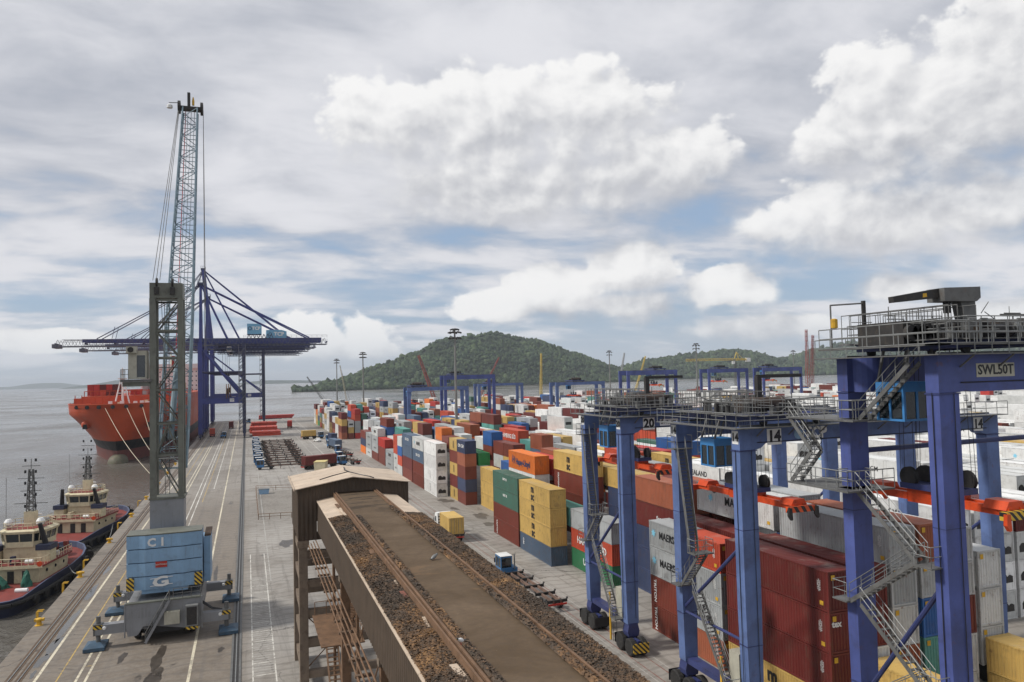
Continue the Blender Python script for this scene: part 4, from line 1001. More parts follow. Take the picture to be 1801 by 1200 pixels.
# extras of the nearest crane: jib, upper platform, trolley housing
def near_extras(t):
    G, DK = MAT['galvanised'], MAT['dark_machine']
    j = MB(); j.prism([(3.35, 28.2), (4.05, 28.2), (4.1, 29.9), (2.95, 29.9)], 1, 1.0, 1.6); post = j.build('jib_post', MAT['steel_grey'], t)
    b = MB(); b.prism([(1.6, 29.55), (3.9, 29.55), (4.2, 29.75), (4.2, 30.35), (1.6, 30.25)], 1, .75, 1.85); b.build('jib_head', MAT['steel_grey'], t)
    arm = MB().beam((-1.5, 1.3, 29.62), (1.65, 1.3, 30.0), .34, .32, .44, .5).build('jib_arm', MAT['dark_machine'], t)
    MB().beam((-.2, 1.13, 29.77), (.75, 1.10, 29.89), .02, .2, up=(0, 0, 1)).build('maker_plate', MAT['yellow_paint'], arm)
    MB().box(2.25, 2.5, 1.15, 1.45, 28.95, 29.55).build('hook_block', DK, t); MB().tube((2.38, 1.3, 28.95), (2.42, 1.3, 27.2), .02, 4).build('hoist_rope', DK, t)
    MB().beam((3.0, 1.3, 29.5), (3.35, 1.3, 28.5), .1).build('jib_strut', MAT['galvanised'], t)
    # upper working platform with long railings
    zf = 27.25
    p = MB(); p.box(-.9, 16., -.9, -.1, zf-.08, zf); p.box(-.9, -.1, -.9, 7.4, zf-.08, zf); tag(p.build('platform', MAT['steel_grey'], t), kind='stuff')
    r_ = MB(); r_.rail([(-.9, 7.3, zf), (-.9, -.9, zf), (16., -.9, zf)], 1.15, .032, .95); r_.rail([(1.0, .2, zf), (16., .2, zf)], 1.15, .03, 1.1)
    for x in (1.2, 2.0, 4.6, 6.2, 7.8): r_.path([(x, -.9, zf), (x, -.9, zf+1.25), (x+.5, -.9, zf+1.25), (x+.5, -.9, zf)], .03, 4)
    tag(r_.build('railing', G, t), kind='stuff')
    # machinery house: drums and cowl
    MB().prism([(3.0, zf+.05), (4.2, zf+1.35), (15.5, zf+1.45), (15.5, zf+.05)], 1, 1.2, 4.8).build('machinery_cowl', MAT['timber_brown'], t)
    for x in (5.4, 8.0, 10.6, 13.2):
        MB().lathe((x, .95, zf+.75), [(-.9, .2), (-.9, .48), (-.75, .48), (-.7, .36), (.7, .36), (.75, .48), (.9, .48), (.9, .2)], 0, 18).build('cable_drum', DK, t)
        MB().lathe((x+1.25, .9, zf+.7), [(-.15, .2), (-.15, .52), (.15, .52), (.15, .2)], 0, 18).build('brake_disc', MAT['galvanised'], t)
    # generator block left of the drums
    MB().box(.2, 2.2, 2.2, 5.4, zf+.05, zf+1.35).build('generator', MAT['dark_machine'], t)
    for k in range(5): MB().lathe((.5+k*.42, 2.0, zf+.7), [(-.12, .15), (-.12, .42), (.12, .42), (.12, .15)], 1, 14).build('fan', DK, t)
    # lamp and gallows at the far corner
    g_ = MB(); g_.path([(-.6, 6.6, zf), (-.6, 6.6, zf+2.6), (1.9, 6.6, zf+2.75)], .05, 5); tag(g_.build('antenna_frame', MAT['steel_grey'], t), kind='stuff')
    MB().beam((1.9, 6.6, zf), (1.9, 6.6, zf+2.9), .18).build('post', DK, t)
    MB().lathe((-.55, 6.4, zf+1.5), [(-.3, .08), (-.25, .2), (.25, .2), (.3, .08)], 2, 12).build('beacon', MAT['yellow_paint'], t)
    # side landing platform at the far leg, z 23.2, and the outer stair beyond it
    lp = MB(); lp.box(-1.4, 1.9, 4.4, 9.9, 23.1, 23.2); lp.box(1.9, 4.4, 5.4, 8.8, 23.1, 23.2); tag(lp.build('platform', MAT['steel_grey'], t), kind='stuff')
    r2 = MB(); r2.rail([(1.9, 4.4, 23.2), (-1.4, 4.4, 23.2), (-1.4, 9.9, 23.2), (1.9, 9.9, 23.2)], 1.1, .032, 1.0); r2.rail([(1.9, 8.8, 23.2), (4.4, 8.8, 23.2), (4.4, 5.4, 23.2)], 1.1, .03, 1.)
    tag(r2.build('railing', G, t), kind='stuff')
    for a_, b_ in (((-.9, 9.8, 23.2), (-.9, 7.9, 21.2)), ((-.9, 7.9, 21.2), (-.9, 9.8, 19.2))):
        st = MB().stair(a_, b_, .75, (1, 0, 0)).build('stair_flight', MAT['steel_grey'], t); tag(MB().stair_rail(a_, b_, .78, (1, 0, 0)).build('handrail', G, st), kind='stuff')
    lp = MB(); lp.box(-1.5, 1.9, 4.9, 9.9, 19.1, 19.2); tag(lp.build('platform', MAT['steel_grey'], t), kind='stuff')
    tag(MB().rail([(1.9, 4.9, 19.2), (-1.5, 4.9, 19.2), (-1.5, 9.9, 19.2)], 1.1, .032, .9).build('railing', G, t), kind='stuff')
    # curved housing of the far frame end and cable ladder on the girder
    MB().lathe((1.7, 6.55, 25.7), [(-1.0, 1.35), (1.0, 1.35)], 2, 28).build('cable_reel_housing', MAT['crane_blue_near'], t)
    ld_ = MB()
    for x in (7.0, 7.6): ld_.tube((x, -.35, 24.2), (x, -.35, 28.2), .035, 5)
    for k in range(13): ld_.tube((7.0, -.35, 24.4+k*.3), (7.6, -.35, 24.4+k*.3), .022, 4)
    tag(ld_.build('ladder', G, t), kind='stuff')
    MB().tube((.9, 6.6, 21.2), (24., 6.6, 21.4), .16, 8).build('tie_tube', MAT['crane_blue_dark'], t)
near_extras(rN)
for cr_, S_ in ((r20, 8.0), (r14, 8.3)):
    g_ = MB(); g_.beam((6.1, 5.6, 22.7), (6.1, 5.6, 25.6), .42); g_.beam((5.9, 5.6, 25.6), (10.4, 5.6, 25.6), .2, .28); g_.build('service_gallows', MAT['dark_machine'], cr_)
    cg = MB()                                            # access cage in front of the cab
    for k in range(7):
        z_ = 19.6+k*.55
        cg.path([(1.2, S_*.5+1.9, z_), (2.6, S_*.5+1.9, z_), (2.6, S_*.5+3.0, z_), (1.2, S_*.5+3.0, z_), (1.2, S_*.5+1.9, z_)], .028, 4)
    for x in (1.2, 1.55, 1.9, 2.25, 2.6):
        for y in (1.9, 3.0): cg.tube((x, S_*.5+y, 19.4), (x, S_*.5+y, 23.4), .025, 4)
    tag(cg.build('access_cage', MAT['galvanised'], cr_), kind='stuff')
# far yard cranes
FARR = [(33.2+27.3, 297., 20.4, 22.2, 0), (33.2+27.3*2, 345., 24.8, 26.8, 1), (33.2+27.3*3, 380., 20.4, 22.0, 2), (33.2+27.3*3.8, 326., 20.4, 22.2, 4), (158.5, 296., 24.8, 26.8, 7), (231.5, 342., 24.8, 26.8, 3), (255.5, 328., 24.8, 26.8, 1)]
FLAB = ['blue yard gantry crane left of the tall lamp mast in front of the big hill', 'tall blue yard gantry crane right behind the nearest tall lamp mast', 'blue yard gantry crane farthest away below the right slope of the big hill', 'blue yard gantry crane just left of foreground crane 20, far off',
        'tall blue yard gantry crane in the distance above foreground crane 20', 'tall blue yard gantry crane below the yellow tower crane', 'tall blue yard gantry crane right of the yellow tower crane']
for (x, y, zb, zt, tx), lb in zip(FARR, FLAB): rtg((x, y, 0), 7.5, zb, zt, '', lb, detail=False, trolley_x=tx*1.7, hang=zb-5, big=zt > 25)
# ================================================================ MOBILE HARBOUR CRANE C1
def lattice(mb, P, Q, r_ch, r_br, n, tri=False):
    """four-chord lattice between two quads of corner points"""
    P = [Vector(p) for p in P]; Q = [Vector(q) for q in Q]
    for p, q in zip(P, Q): mb.tube(p, q, r_ch, 6)
    for i in range(4):
        j = (i+1) % 4
        for k in range(n):
            a0, b0 = P[i].lerp(Q[i], k/n), P[j].lerp(Q[j], k/n); a1, b1 = P[i].lerp(Q[i], (k+1)/n), P[j].lerp(Q[j], (k+1)/n)
            mb.tube(a0, b0, r_br, 4)
            if (k+i) % 2: mb.tube(a0, b1, r_br, 4)
            else: mb.tube(b0, a1, r_br, 4)
    return mb
def harbour_crane():
    t = empty('mobile_harbour_crane', (-8.2, 92, 0), 0, 'tall grey and light blue mobile harbour crane marked C1 on the quay', 'harbour crane')
    G, TW, BL, BM = MAT['mhc_grey'], MAT['mhc_tower'], MAT['mhc_blue'], MAT['boom_blue']
    y0, y1 = -6.5, 6.6
    ch = MB(); ch.prism([(-3.5, 4.1), (-3.5, 2.2), (-3.3, .85), (-2.5, .85), (-2.3, 1.0), (-1.9, 1.7), (-1.2, 1.7), (2.2, 1.05), (3.6, 1.05), (3.6, 4.0)], 1, y0, y0+.5)
    ch.box(-3.4, 3.5, y0+.5, y1, 1.3, 3.95)
    chs = ch.build('chassis', G, t)
    MB().box(-3.55, 3.65, y0-.06, y0+.55, 4.0, 4.12).build('deck_edge', TW, chs)
    MB().box(-3.62, -3.5, y0-.08, y0+.1, .8, 4.15).build('corner_post', G, chs); MB().box(3.55, 3.7, y0-.1, y0+.1, .9, 4.15).build('corner_post', G, chs)
    MB().box(.1, 1.55, y0-.6, y0-.02, 1.75, 3.0).build('equipment_box', MAT['beige_panel'], chs)
    hc = MB().box(2.1, 3.3, y0-.75, y0-.02, 1.35, 3.45).build('radiator_frame', MAT['galvanised'], chs)
    MB().box(2.22, 3.18, y0-.78, y0-.74, 1.5, 3.3).build('radiator_grille', MAT['dark_machine'], hc); MB().box(2.1, 3.3, y0-.8, y0-.3, 1.05, 1.3).build('hazard_edge', MAT['hazard_yellow'], hc)
    MB().box(-1.5, 1.8, y0+.1, y0+.45, .9, 1.75).build('axle_recess', MAT['black_paint'], chs)
    for k in range(5):
        for sx in (-2.6, 2.6):
            MB().wheel((0, 0, 0), .78, .6, 0, 16, .5).build('wheel', MAT['rubber'], chs, (sx, -4.4+k*2.2, .80))
    st = MB().stair((-1.6, y0-.5, .25), (.6, y0-.5, 4.15), .7, (0, 1, 0)).build('stair_flight', G, t)
    tag(MB().stair_rail((-1.6, y0-.5, .25), (.6, y0-.5, 4.15), .7, (0, 1, 0)).build('handrail', MAT['steel_grey'], st), kind='stuff')
    # outriggers
    for sy in (-1, 1):
        yy = -6.0 if sy < 0 else 6.2
        for sx in (-1, 1):
            ob = MB().box(min(sx*3.0, sx*6.2), max(sx*3.0, sx*6.2), yy-.45, yy+.45, 1.35, 2.3).build('outrigger_beam', G, t)
            ja = MB(); ja.tube((sx*6.0, yy, .4), (sx*6.0, yy, 3.1), .22, 10); ja.box(sx*6.0-.4, sx*6.0+.4, yy-.42, yy+.42, 1.3, 2.4); ja.build('jack', MAT['steel_grey'], ob)
            MB().box(sx*6.0-.42, sx*6.0+.42, yy-.47, yy-.43, 1.9, 2.3).build('hazard_mark', MAT['hazard_yellow'], ob)
            MB().lathe((sx*5.4, yy-.5, 2.0), [(-.1, .14), (.1, .2)], 1, 10).build('work_lamp', MAT['white_paint'], ob)
            pd = MB(); px_ = sx*6.2
            pd.add([(px_-.95, yy-1.35, .05), (px_+.95, yy-1.35, .05), (px_+.95, yy+1.35, .05), (px_-.95, yy+1.35, .05), (px_-.95, yy-1.35, .38), (px_+.95, yy-1.35, .38), (px_+.95, yy+1.35, .38), (px_-.95, yy+1.35, .38),
                    (px_-.5, yy-.5, .62), (px_+.5, yy-.5, .62), (px_+.5, yy+.5, .62), (px_-.5, yy+.5, .62)],
                   [(3, 2, 1, 0), (0, 1, 5, 4), (1, 2, 6, 5), (2, 3, 7, 6), (3, 0, 4, 7), (4, 5, 9, 8), (5, 6, 10, 9), (6, 7, 11, 10), (7, 4, 8, 11), (8, 9, 10, 11)])
            pd.build('outrigger_pad', MAT['pad_blue'], ob)
    tag(MB().rail([(-3.4, y0+.2, 4.12), (-3.4, y1, 4.12)], 1.0, .03, 1.5).rail([(3.5, y0+.2, 4.12), (3.5, y1, 4.12)], 1.0, .03, 1.5).rail([(.9, y0+.1, 4.12), (3.5, y0+.1, 4.12)], 1., .03, .9).build('railing', MAT['steel_grey'], chs), kind='stuff')
    for k in range(7): MB().box(-3.3+k*.32, -3.15+k*.32, y0-.03, y0+.0, 2.6, 3.6).build('panel_rib', MAT['mhc_grey'], chs)
    for k in range(4): MB().path([(3.6, y0+.8+k*.3, 3.2), (4.6, y0+.6+k*.2, 2.5), (5.6, y0+.5, 2.4)], .05, 5).build('hose', MAT['black_paint'], chs)
    # slewing ring and counterweight slabs
    MB().lathe((0, 0, 4.3), [(-.35, 2.3), (.35, 2.3), (.45, 2.1)], 2, 28).build('slewing_ring', MAT['dark_machine'], t)
    MB().box(-2.2, 2.2, -5.0, 2.2, 4.55, 5.3).build('slewing_platform', BL, t)
    cz = 4.95
    for k in range(4):
        n = 12; pts = []
        for i in range(n+1):
            x = -3.6+7.2*i/n; off = -.28*math.cos((x/3.6)*math.pi/2)
            pil = .12 if (abs(abs(x)-1.8) < .31) else 0.
            pts.append((x, -5.0+off-pil))
        poly = pts+[(3.6, -2.0), (-3.6, -2.0)]
        z0 = cz+k*1.4
        MB().prism(poly, 2, z0+.06, z0+1.37).build('counterweight_slab', BL, t)
    ct = MB(); ct.prism(poly, 2, z0+1.40, z0+1.5); ct.build('counterweight_top', TW, t)
    text(t, 'C 1', (-.75, -5.45, cz+4.85), 1.15, MAT['letter_white'], '-Y', 2)
    text(t, 'G', (-.35, -5.47, cz+.78), 1.35, MAT['letter_white'], '-Y', 2, .12, sx=1.6)
    for zz in (.42, 1.16): MB().beam((-1.35, -5.46, cz+zz), (.8, -5.46, cz+zz+.1), .02, .06).build('emblem_bar', MAT['letter_white'], t)
    pl = MB().box(-.85, .25, -5.36, -5.33, cz+2.25, cz+2.85).build('name_plate', MAT['red_paint'], t); text(pl, 'GOTTWALD', (-.3, -5.38, cz+2.55), .2, MAT['letter_white'], '-Y', 0)
    for x0_, x1_ in ((-3.6, -2.9), (2.85, 3.62)): MB().box(x0_, x1_, -5.17, -5.0, cz+.05, cz+1.35).build('hazard_mark', MAT['hazard_yellow'], t)
    MB().box(3.7, 4.35, -3.4, 1.2, 4.8, 9.6).build('engine_house', BL, t); MB().box(3.75, 4.4, -3.2, 1.0, 9.62, 9.85).build('engine_roof', MAT['timber_brown'], t)
    MB().box(-3.2, 3.6, -1.9, 4.6, 4.9, 8.6).build('machinery_house', BL, t)
    # tower
    xL, xR, ya, yb = -1.85, 1.55, -1.0, 2.3
    MB().box(xL, xR, ya, yb, 8.6, 13.6).build('tower_base', G, t); MB().box(xL-.1, xR+.15, ya-.1, yb+.1, 13.55, 13.75).build('tower_flange', TW, t)
    tw = MB()
    for x0_, x1_ in ((xL, xL+.62), (xR-.55, xR)):
        for y_ in (ya, yb-.7): MB().box(x0_, x1_, y_, y_+.7, 13.76, 35.7).build('tower_column', TW, t)
    MB().box(xL+.02, xR-.02, ya+.03, yb-.03, 35.72, 37.4).build('tower_head', TW, t)
    br = MB(); zs = [13.9, 18.4, 21.9, 25.6, 29.2, 32.2, 35.6]
    for y_ in (ya+.3, yb-.3):
        for k in range(len(zs)-1):
            a, b_ = zs[k], zs[k+1]; L_, R_ = xL+.6, xR-.5
            br.beam((L_, y_, b_-.1), (R_, y_, b_-.1), .16, .22)
            if k == 1: br.beam((L_, y_, a), ((L_+R_)/2, y_, b_-.2), .15); br.beam((R_, y_, a), ((L_+R_)/2, y_, b_-.2), .15)
            elif k % 2: br.beam((L_, y_, a), (R_, y_, b_-.2), .14)
            else: br.beam((R_, y_, a), (L_, y_, b_-.2), .14)
    for x_ in (xL+.3, xR-.3):
        for k in range(len(zs)-1): br.beam((x_, ya+.6, zs[k]), (x_, yb-.6, zs[k+1]), .13)
    tag(br.build('tower_bracing', TW, t), kind='stuff')
    ld_ = MB()
    for x in (-.5, -.05): ld_.tube((x, 1.1, 13.8), (x, 1.1, 35.5), .035, 4)
    for k in range(62): ld_.tube((-.5, 1.1, 14+k*.35), (-.05, 1.1, 14+k*.35), .02, 4)
    for k in range(4): ld_.box(xL+.7, xR-.6, .2, 1.9, 17.8+k*5.1, 17.86+k*5.1)
    tag(ld_.build('tower_ladder', MAT['steel_grey'], t), kind='stuff')
    for x in (-1.1, .5):
        MB().lathe((0, 0, 0), [(-.1, .2), (-.1, .5), (.1, .5), (.1, .2)], 0, 16).build('sheave', MAT['dark_machine'], t, (x, ya+.2, 37.45)); MB().box(x-.25, x+.25, ya-.2, ya+.05, 36.1, 36.9).build('rope_guide', MAT['dark_machine'], t)
    # cab
    cb = MB(); cx0, cx1, cy0, cy1, c0, c1 = -4.0, -2.15, -.6, 1.6, 26.8, 29.9
    cb.box(cx0, cx1, cy0, cy1, c1-.5, c1); cb.box(cx0, cx0+.85, cy0, cy1, c0, c1-.5); cb.box(cx1-.16, cx1, cy0, cy1, c0, c1-.5); cb.box(cx0+.85, cx1-.16, cy1-.2, cy1, c0, c1-.5); cb.box(cx0+.85, cx1-.16, cy0, cy0+.1, c0, c0+.2)
    cab = cb.build('operator_cab', MAT['beige_panel'], t)
    MB().box(cx0+.87, cx1-.18, cy0+.05, cy0+.1, c0+.2, c1-.5).build('cab_window', MAT['window_glass'], cab)
    ac = MB().box(cx0-.15, cx0+.9, cy0-.5, cy0+.4, c1-.25, c1+.45).build('air_conditioner', MAT['beige_panel'], cab); MB().lathe((cx0+.3, cy0-.52, c1+.1), [(-.03, .3), (.03, .3)], 1, 16).build('fan', MAT['dark_machine'], ac)
    pf = MB().box(-4.7, -1.6, -1.3, 1.9, 26.5, 26.75).build('cab_platform', MAT['steel_grey'], t); MB().box(-4.5, -1.8, -1.1, -.9, 26.0, 26.48).build('platform_girder', TW, pf)
    tag(MB().rail([(-3.9, -1.25, 26.75), (-4.65, -1.25, 26.75), (-4.65, 1.85, 26.75)], 1.1, .03, .7).build('railing', MAT['steel_grey'], pf), kind='stuff')
    # boom
    b0 = Vector((.1, 3.0, 16.5)); b1 = Vector((1.5, 14.0, 62.2)); ax = (b1-b0).normalized(); sx = Vector((1, 0, 0)); up = sx.cross(ax).normalized()
    def quad(c, w, h): return [c+sx*(-w/2)+up*(-h/2), c+sx*(w/2)+up*(-h/2), c+sx*(w/2)+up*(h/2), c+sx*(-w/2)+up*(h/2)]
    bm = MB(); p1 = b0.lerp(b1, .10); p2 = b0.lerp(b1, .42)
    lattice(bm, quad(b0, 2.9, .6), quad(p1, 2.95, 2.2), .11, .05, 2); lattice(bm, quad(p1, 2.95, 2.2), quad(p2, 2.75, 2.4), .11, .05, 7); lattice(bm, quad(p2, 2.75, 2.4), quad(b1, 1.75, 1.5), .10, .05, 17)
    bm.build('boom', BM, t)
    hd = MB(); hd.box(b1.x-1.2, b1.x+1.3, b1.y-.5, b1.y+.6, b1.z, b1.z+.4); hd.box(b1.x-.35, b1.x+.0, b1.y-.3, b1.y+.2, b1.z+.4, b1.z+2.3); hd.build('boom_head', MAT['dark_machine'], t)
    for x in (-1.35, 1.4): MB().lathe((0, 0, 0), [(-.16, .3), (-.16, .85), (.16, .85), (.16, .3)], 0, 16).build('head_sheave', MAT['dark_machine'], t, (b1.x+x, b1.y, b1.z+.3))
    lm = MB().beam((b1.x-1.3, b1.y, b1.z+.9), (b1.x-2.6, b1.y, b1.z+.8), .08).build('lamp_arm', MAT['steel_grey'], t); MB().lathe((b1.x-2.5, b1.y, b1.z+.35), [(-.25, .35), (.1, .35), (.3, .12)], 2, 12).build('lamp', MAT['white_paint'], t)
    MB().lathe((b1.x+.35, b1.y, b1.z+1.0), [(-.3, .15), (.3, .15), (.8, .06)], 2, 8).build('beacon', MAT['yellow_paint'], t)
    rp = MB()
    for k in range(3): rp.tube((b1.x-1.4+k*.06, b1.y, b1.z+.6), (-1.5+k*.35, ya+.2, 37.7), .035, 4)
    for k in range(2): rp.tube((b1.x+1.55, b1.y+.5, b1.z+.3), (b1.x+1.55+k*.15, b1.y+.5+k*.2, 30.5), .035, 4)
    for k in range(3): rp.tube((b1.x-.3+k*.4, b1.y+.3, b1.z), (.0+k*.4, 4.5, 18.), .03, 4)
    for x in (-.9, .9): rp.tube((x, 1.6, 36.5), (x*.8, 5.4, 21.5), .03, 4)
    tag(rp.build('ropes', MAT['steel_grey'], t), kind='stuff')
    # luffing cylinder and red hook block
    MB().tube((0, 1.8, 20.), tuple(b0.lerp(b1, .3)), .35, 10).build('luffing_cylinder', BM, t)
    hb = MB(); hb.box(b1.x-2.4, b1.x-1.5, b1.y+.2, b1.y+.9, 28.2, 29.8); hb.tube((b1.x-1.95, b1.y+.55, 27.2), (b1.x-1.95, b1.y+.55, 28.2), .18, 8); hb.tube((b1.x-1.95, b1.y+.55, 29.8), (b1.x-.6, b1.y+.5, b1.z), .05, 4); hb.build('hook_block', MAT['red_paint'], t)
    return t
material('pad_blue', (.045, .085, .13), .6, vary=.25, scale=1.2, dirt=(.10, .10, .10), dirt_amt=.5)
harbour_crane()

# ================================================================ SHIP-TO-SHORE CRANES
def sts(Y, gauge, zbm, apex_z, reach, back, label, lean=0., wide=17., house=2.5, pw=1.3, hl=10.5):
    t = empty('quay_gantry_crane', (-20.3, Y, 0), 0, label, 'gantry crane', 'ship-to-shore cranes on the quay rails')
    B, D = MAT['sts_blue'], MAT['sts_dark']
    w = wide
    for xs, nm in ((0, 's'), (gauge, 'l')):
        for yy in (0, w):
            lw = 2.0 if xs == 0 else 1.6
            MB().beam((xs, yy, 2.2), (xs, yy, zbm), lw*.9, 1.5, lw, 1.7).build('leg', B if xs == 0 else D, t)
            bg = MB(); bg.box(xs-.5, xs+.5, yy-3.4, yy+3.4, 1.0, 1.9); bg.box(xs-.45, xs+.45, yy-1.2, yy+1.2, 1.9, 2.5)
            bo = bg.build('bogie', D, t)
            for k in range(6): MB().lathe((0, 0, 0), [(-.12, .45), (.12, .45)], 0, 12).build('wheel', MAT['dark_machine'], bo, (xs, yy-2.9+k*1.16, .52))
        MB().beam((xs, 1, 3.4), (xs, w-1, 3.4), 1.0, 1.1).build('sill_beam', B, t)
    for yy in (0, w):
        pb = MB().beam((.9, yy, 17.6), (gauge-.7, yy, 17.6), 1.3, 2.6).build('portal_beam', B, t)
        sign(pb, 'TCP', (gauge*.72, yy-.66, 17.8), 1.9, 1.5, .8, '-Y', 'name_board', 1, plate='white_paint', ink='letter_navy')
        MB().tube((.6, yy, zbm-3), (gauge-1., yy, 19.2), .42, 8).build('brace', B, t)
        MB().tube((gauge*.5, yy, 31), (gauge-.3, yy, 20), .3, 8).build('brace', B, t)
        MB().tube((1, yy, 31.), (gauge-.5, yy, 31.), .4, 8).build('brace', D, t)
    for xs in (0, gauge): MB().beam((xs, 0, zbm-.6), (xs, w, zbm-.6), 1.4, 1.6).build('cross_beam', B, t)
    # main girders: box girders over the portal, boom outreach as box plus lattice walkway
    for yy in (w*.32, w*.68):
        MB().beam((-2, yy, zbm+1.2), (gauge+back*.93, yy, zbm+1.2), 1.1, 2.4).build('girder', B, t)
        MB().beam((-reach*.82, yy, zbm+1.6), (-2.2, yy, zbm+1.4), .9, 1.5, 1.1, 2.2).build('boom', B, t)
        lt = MB(); x0_, x1_ = -reach, gauge+back; n = 44
        lt.beam((x0_, yy-1.2, zbm-.9), (x1_, yy-1.2, zbm-.9), .3, .4)
        lt.tube((x0_+3, yy-1.2, zbm+2.1), (x1_-3, yy-1.2, zbm+2.1), .1, 4)
        for k in range(n):
            a = x0_+(x1_-x0_)*k/n; b_ = x0_+(x1_-x0_)*(k+1)/n
            lt.tube((a, yy-1.2, zbm-.9), ((a+b_)/2, yy-1.2, zbm+2.1), .075, 4); lt.tube(((a+b_)/2, yy-1.2, zbm+2.1), (b_, yy-1.2, zbm-.9), .075, 4)
        tag(lt.build('walkway_truss', MAT['sts_grey'], t), kind='stuff')
    for k, (yy, za) in enumerate(((w*.2, -2.6), (w*.5, -3.4), (w*.8, -2.6))):       # rope and festoon trusses slung under the rear girder
        lt = MB(); x0_, x1_ = gauge*.3, gauge+back*(.86-.06*k); n = 26
        lt.beam((x0_, yy, zbm+za), (x1_, yy, zbm+za), .28, .32); lt.tube((x0_, yy, zbm+za+1.9), (x1_, yy, zbm+za+1.9), .14, 4)
        for j in range(n): a = x0_+(x1_-x0_)*j/n; b_ = x0_+(x1_-x0_)*(j+1)/n; lt.tube((a, yy, zbm+za), ((a+b_)/2, yy, zbm+za+1.9), .1, 4); lt.tube(((a+b_)/2, yy, zbm+za+1.9), (b_, yy, zbm+za), .1, 4)
        tag(lt.build('festoon_truss', MAT['sts_dark'], t), kind='stuff')
    MB().lathe((gauge*.62, -1.2, 22.), [(-.6, 1.2), (-.6, 3.4), (-.3, 3.4), (-.3, 1.4), (.3, 1.4), (.3, 3.4), (.6, 3.4), (.6, 1.2)], 0, 24).build('cable_reel', MAT['rust_rail'], t)
    ti = MB()
    for k in range(11):
        x = -reach+k*(reach+gauge+back)/10; ti.beam((x, w*.32, zbm+.3), (x, w*.68, zbm+.3), .5, .7)
    tag(ti.build('cross_tie', MAT['sts_dark'], t), kind='stuff')
    MB().box(-reach-1, -reach+1.5, w*.25, w*.75, zbm-1.6, zbm+.2).build('boom_tip_platform', MAT['sts_grey'], t)
    # pylon
    ap = (lean, w/2, apex_z)
    for yy in (w*.22, w*.78):
        MB().beam((0, yy, zbm), (ap[0], w/2+(yy-w/2)*.35, apex_z), pw, pw, pw*.7, pw*.7).build('pylon_leg', B, t)
        MB().beam((gauge*.62, yy, zbm+2), (ap[0]+.6, w/2+(yy-w/2)*.35, apex_z-1.5), .9, .9, .7, .7).build('pylon_stay', B, t)
        s1 = Vector((ap[0], w/2+(yy-w/2)*.35, apex_z-.5))
        for xx, rr in ((-reach*.72, .24), (-reach*.42, .2)):
            MB().tube(s1, (xx, yy, zbm+2.4), rr, 6).build('fore_stay', MAT['sts_dark'], t)
            MB().tube((xx*.86, yy, zbm+2.), (xx*.83, yy, zbm+2.4+(apex_z-zbm)*.19), .12, 5).build('stay_post', MAT['sts_dark'], t)
        MB().tube(s1, (gauge+back*.78, yy, zbm+2.3), .36, 6).build('back_stay', B, t)
    MB().box(ap[0]-1.3, ap[0]+1.3, w/2-3, w/2+3, apex_z-.8, apex_z+.3).build('pylon_head', MAT['sts_dark'], t)
    tag(MB().rail([(ap[0]-1.3, w/2-3, apex_z+.3), (ap[0]+1.3, w/2-3, apex_z+.3), (ap[0]+1.3, w/2+3, apex_z+.3)], 1.3, .06, 1.3).build('railing', MAT['sts_grey'], t), kind='stuff')
    # machinery house
    hx = gauge+house
    hs = MB(); hs.prism([(hx, zbm+4.2), (hx+hl, zbm+4.2), (hx+hl, zbm+8.4), (hx+hl*.75, zbm+9.2), (hx, zbm+9.2)], 1, w*.2, w*.8)
    h_ = hs.build('machinery_house', MAT['sts_house'], t)
    text(h_, 'TCP', (hx+hl*.62, w*.2-.03, zbm+6.9), min(2.9, hl*.32), MAT['letter_white'], '-Y', 2)
    MB().lathe((hx+hl*.19, w*.2-.05, zbm+6.9), [(-.02, .9), (.02, .9)], 1, 18).build('emblem', MAT['letter_navy'], h_)
    MB().lathe((hx+hl*.19, w*.2-.08, zbm+6.9), [(-.02, .6), (.02, .6)], 1, 18).build('emblem', MAT['sts_house'], h_)
    fr = MB()
    for k in range(7): fr.tube((hx+k*1.7, w*.22, zbm+2.2), (hx+k*1.7+.8, w*.22, zbm+4.2), .14, 4); fr.tube((hx+k*1.7+.8, w*.22, zbm+4.2), (hx+(k+1)*1.7, w*.22, zbm+2.2), .14, 4)
    tag(fr.build('house_frame', MAT['sts_dark'], t), kind='stuff')
    # trolley, cab, ropes and spreader
    tx = gauge*.55
    MB().box(tx-3, tx+3, w*.3, w*.7, zbm-1.4, zbm-.3).build('trolley', MAT['sts_dark'], t); cb = MB().box(tx+1, tx+3, w*.3, w*.3+2, zbm-4, zbm-1.5).build('operator_cab', MAT['white_paint'], t); MB().box(tx+1.1, tx+2.9, w*.3-.05, w*.3, zbm-3.6, zbm-2.2).build('cab_window', MAT['window_glass'], cb)
    rp = MB()
    for dx in (-1, 1): rp.tube((tx+dx, w/2, zbm-1.4), (tx+dx, w/2, 31.), .05, 4); rp.tube((tx+dx, w/2+2, zbm-1.4), (tx+dx, w/2+2, 31.), .05, 4)
    tag(rp.build('hoist_rope', MAT['sts_dark'], t), kind='stuff'); MB().box(tx-1.2, tx+1.2, w/2-5, w/2+6, 29.6, 31.0).build('spreader', MAT['dark_machine'], t)
    # lift and stairs on the landside leg
    ld_ = MB()
    for k in range(12): z_ = 4+k*3.2; ld_.rail([(gauge-2.2, -1.4, z_), (gauge+.6, -1.4, z_)], 1.1, .06, 1.2); ld_.beam((gauge-2.2, -1.2, z_), (gauge+.4, -1.2, z_+3.), .12, .3)
    for x in (gauge-2.3, gauge+.7): ld_.tube((x, -1.4, 2), (x, -1.4, 44), .1, 4)
    tag(ld_.build('access_stair', MAT['sts_grey'], t), kind='stuff')
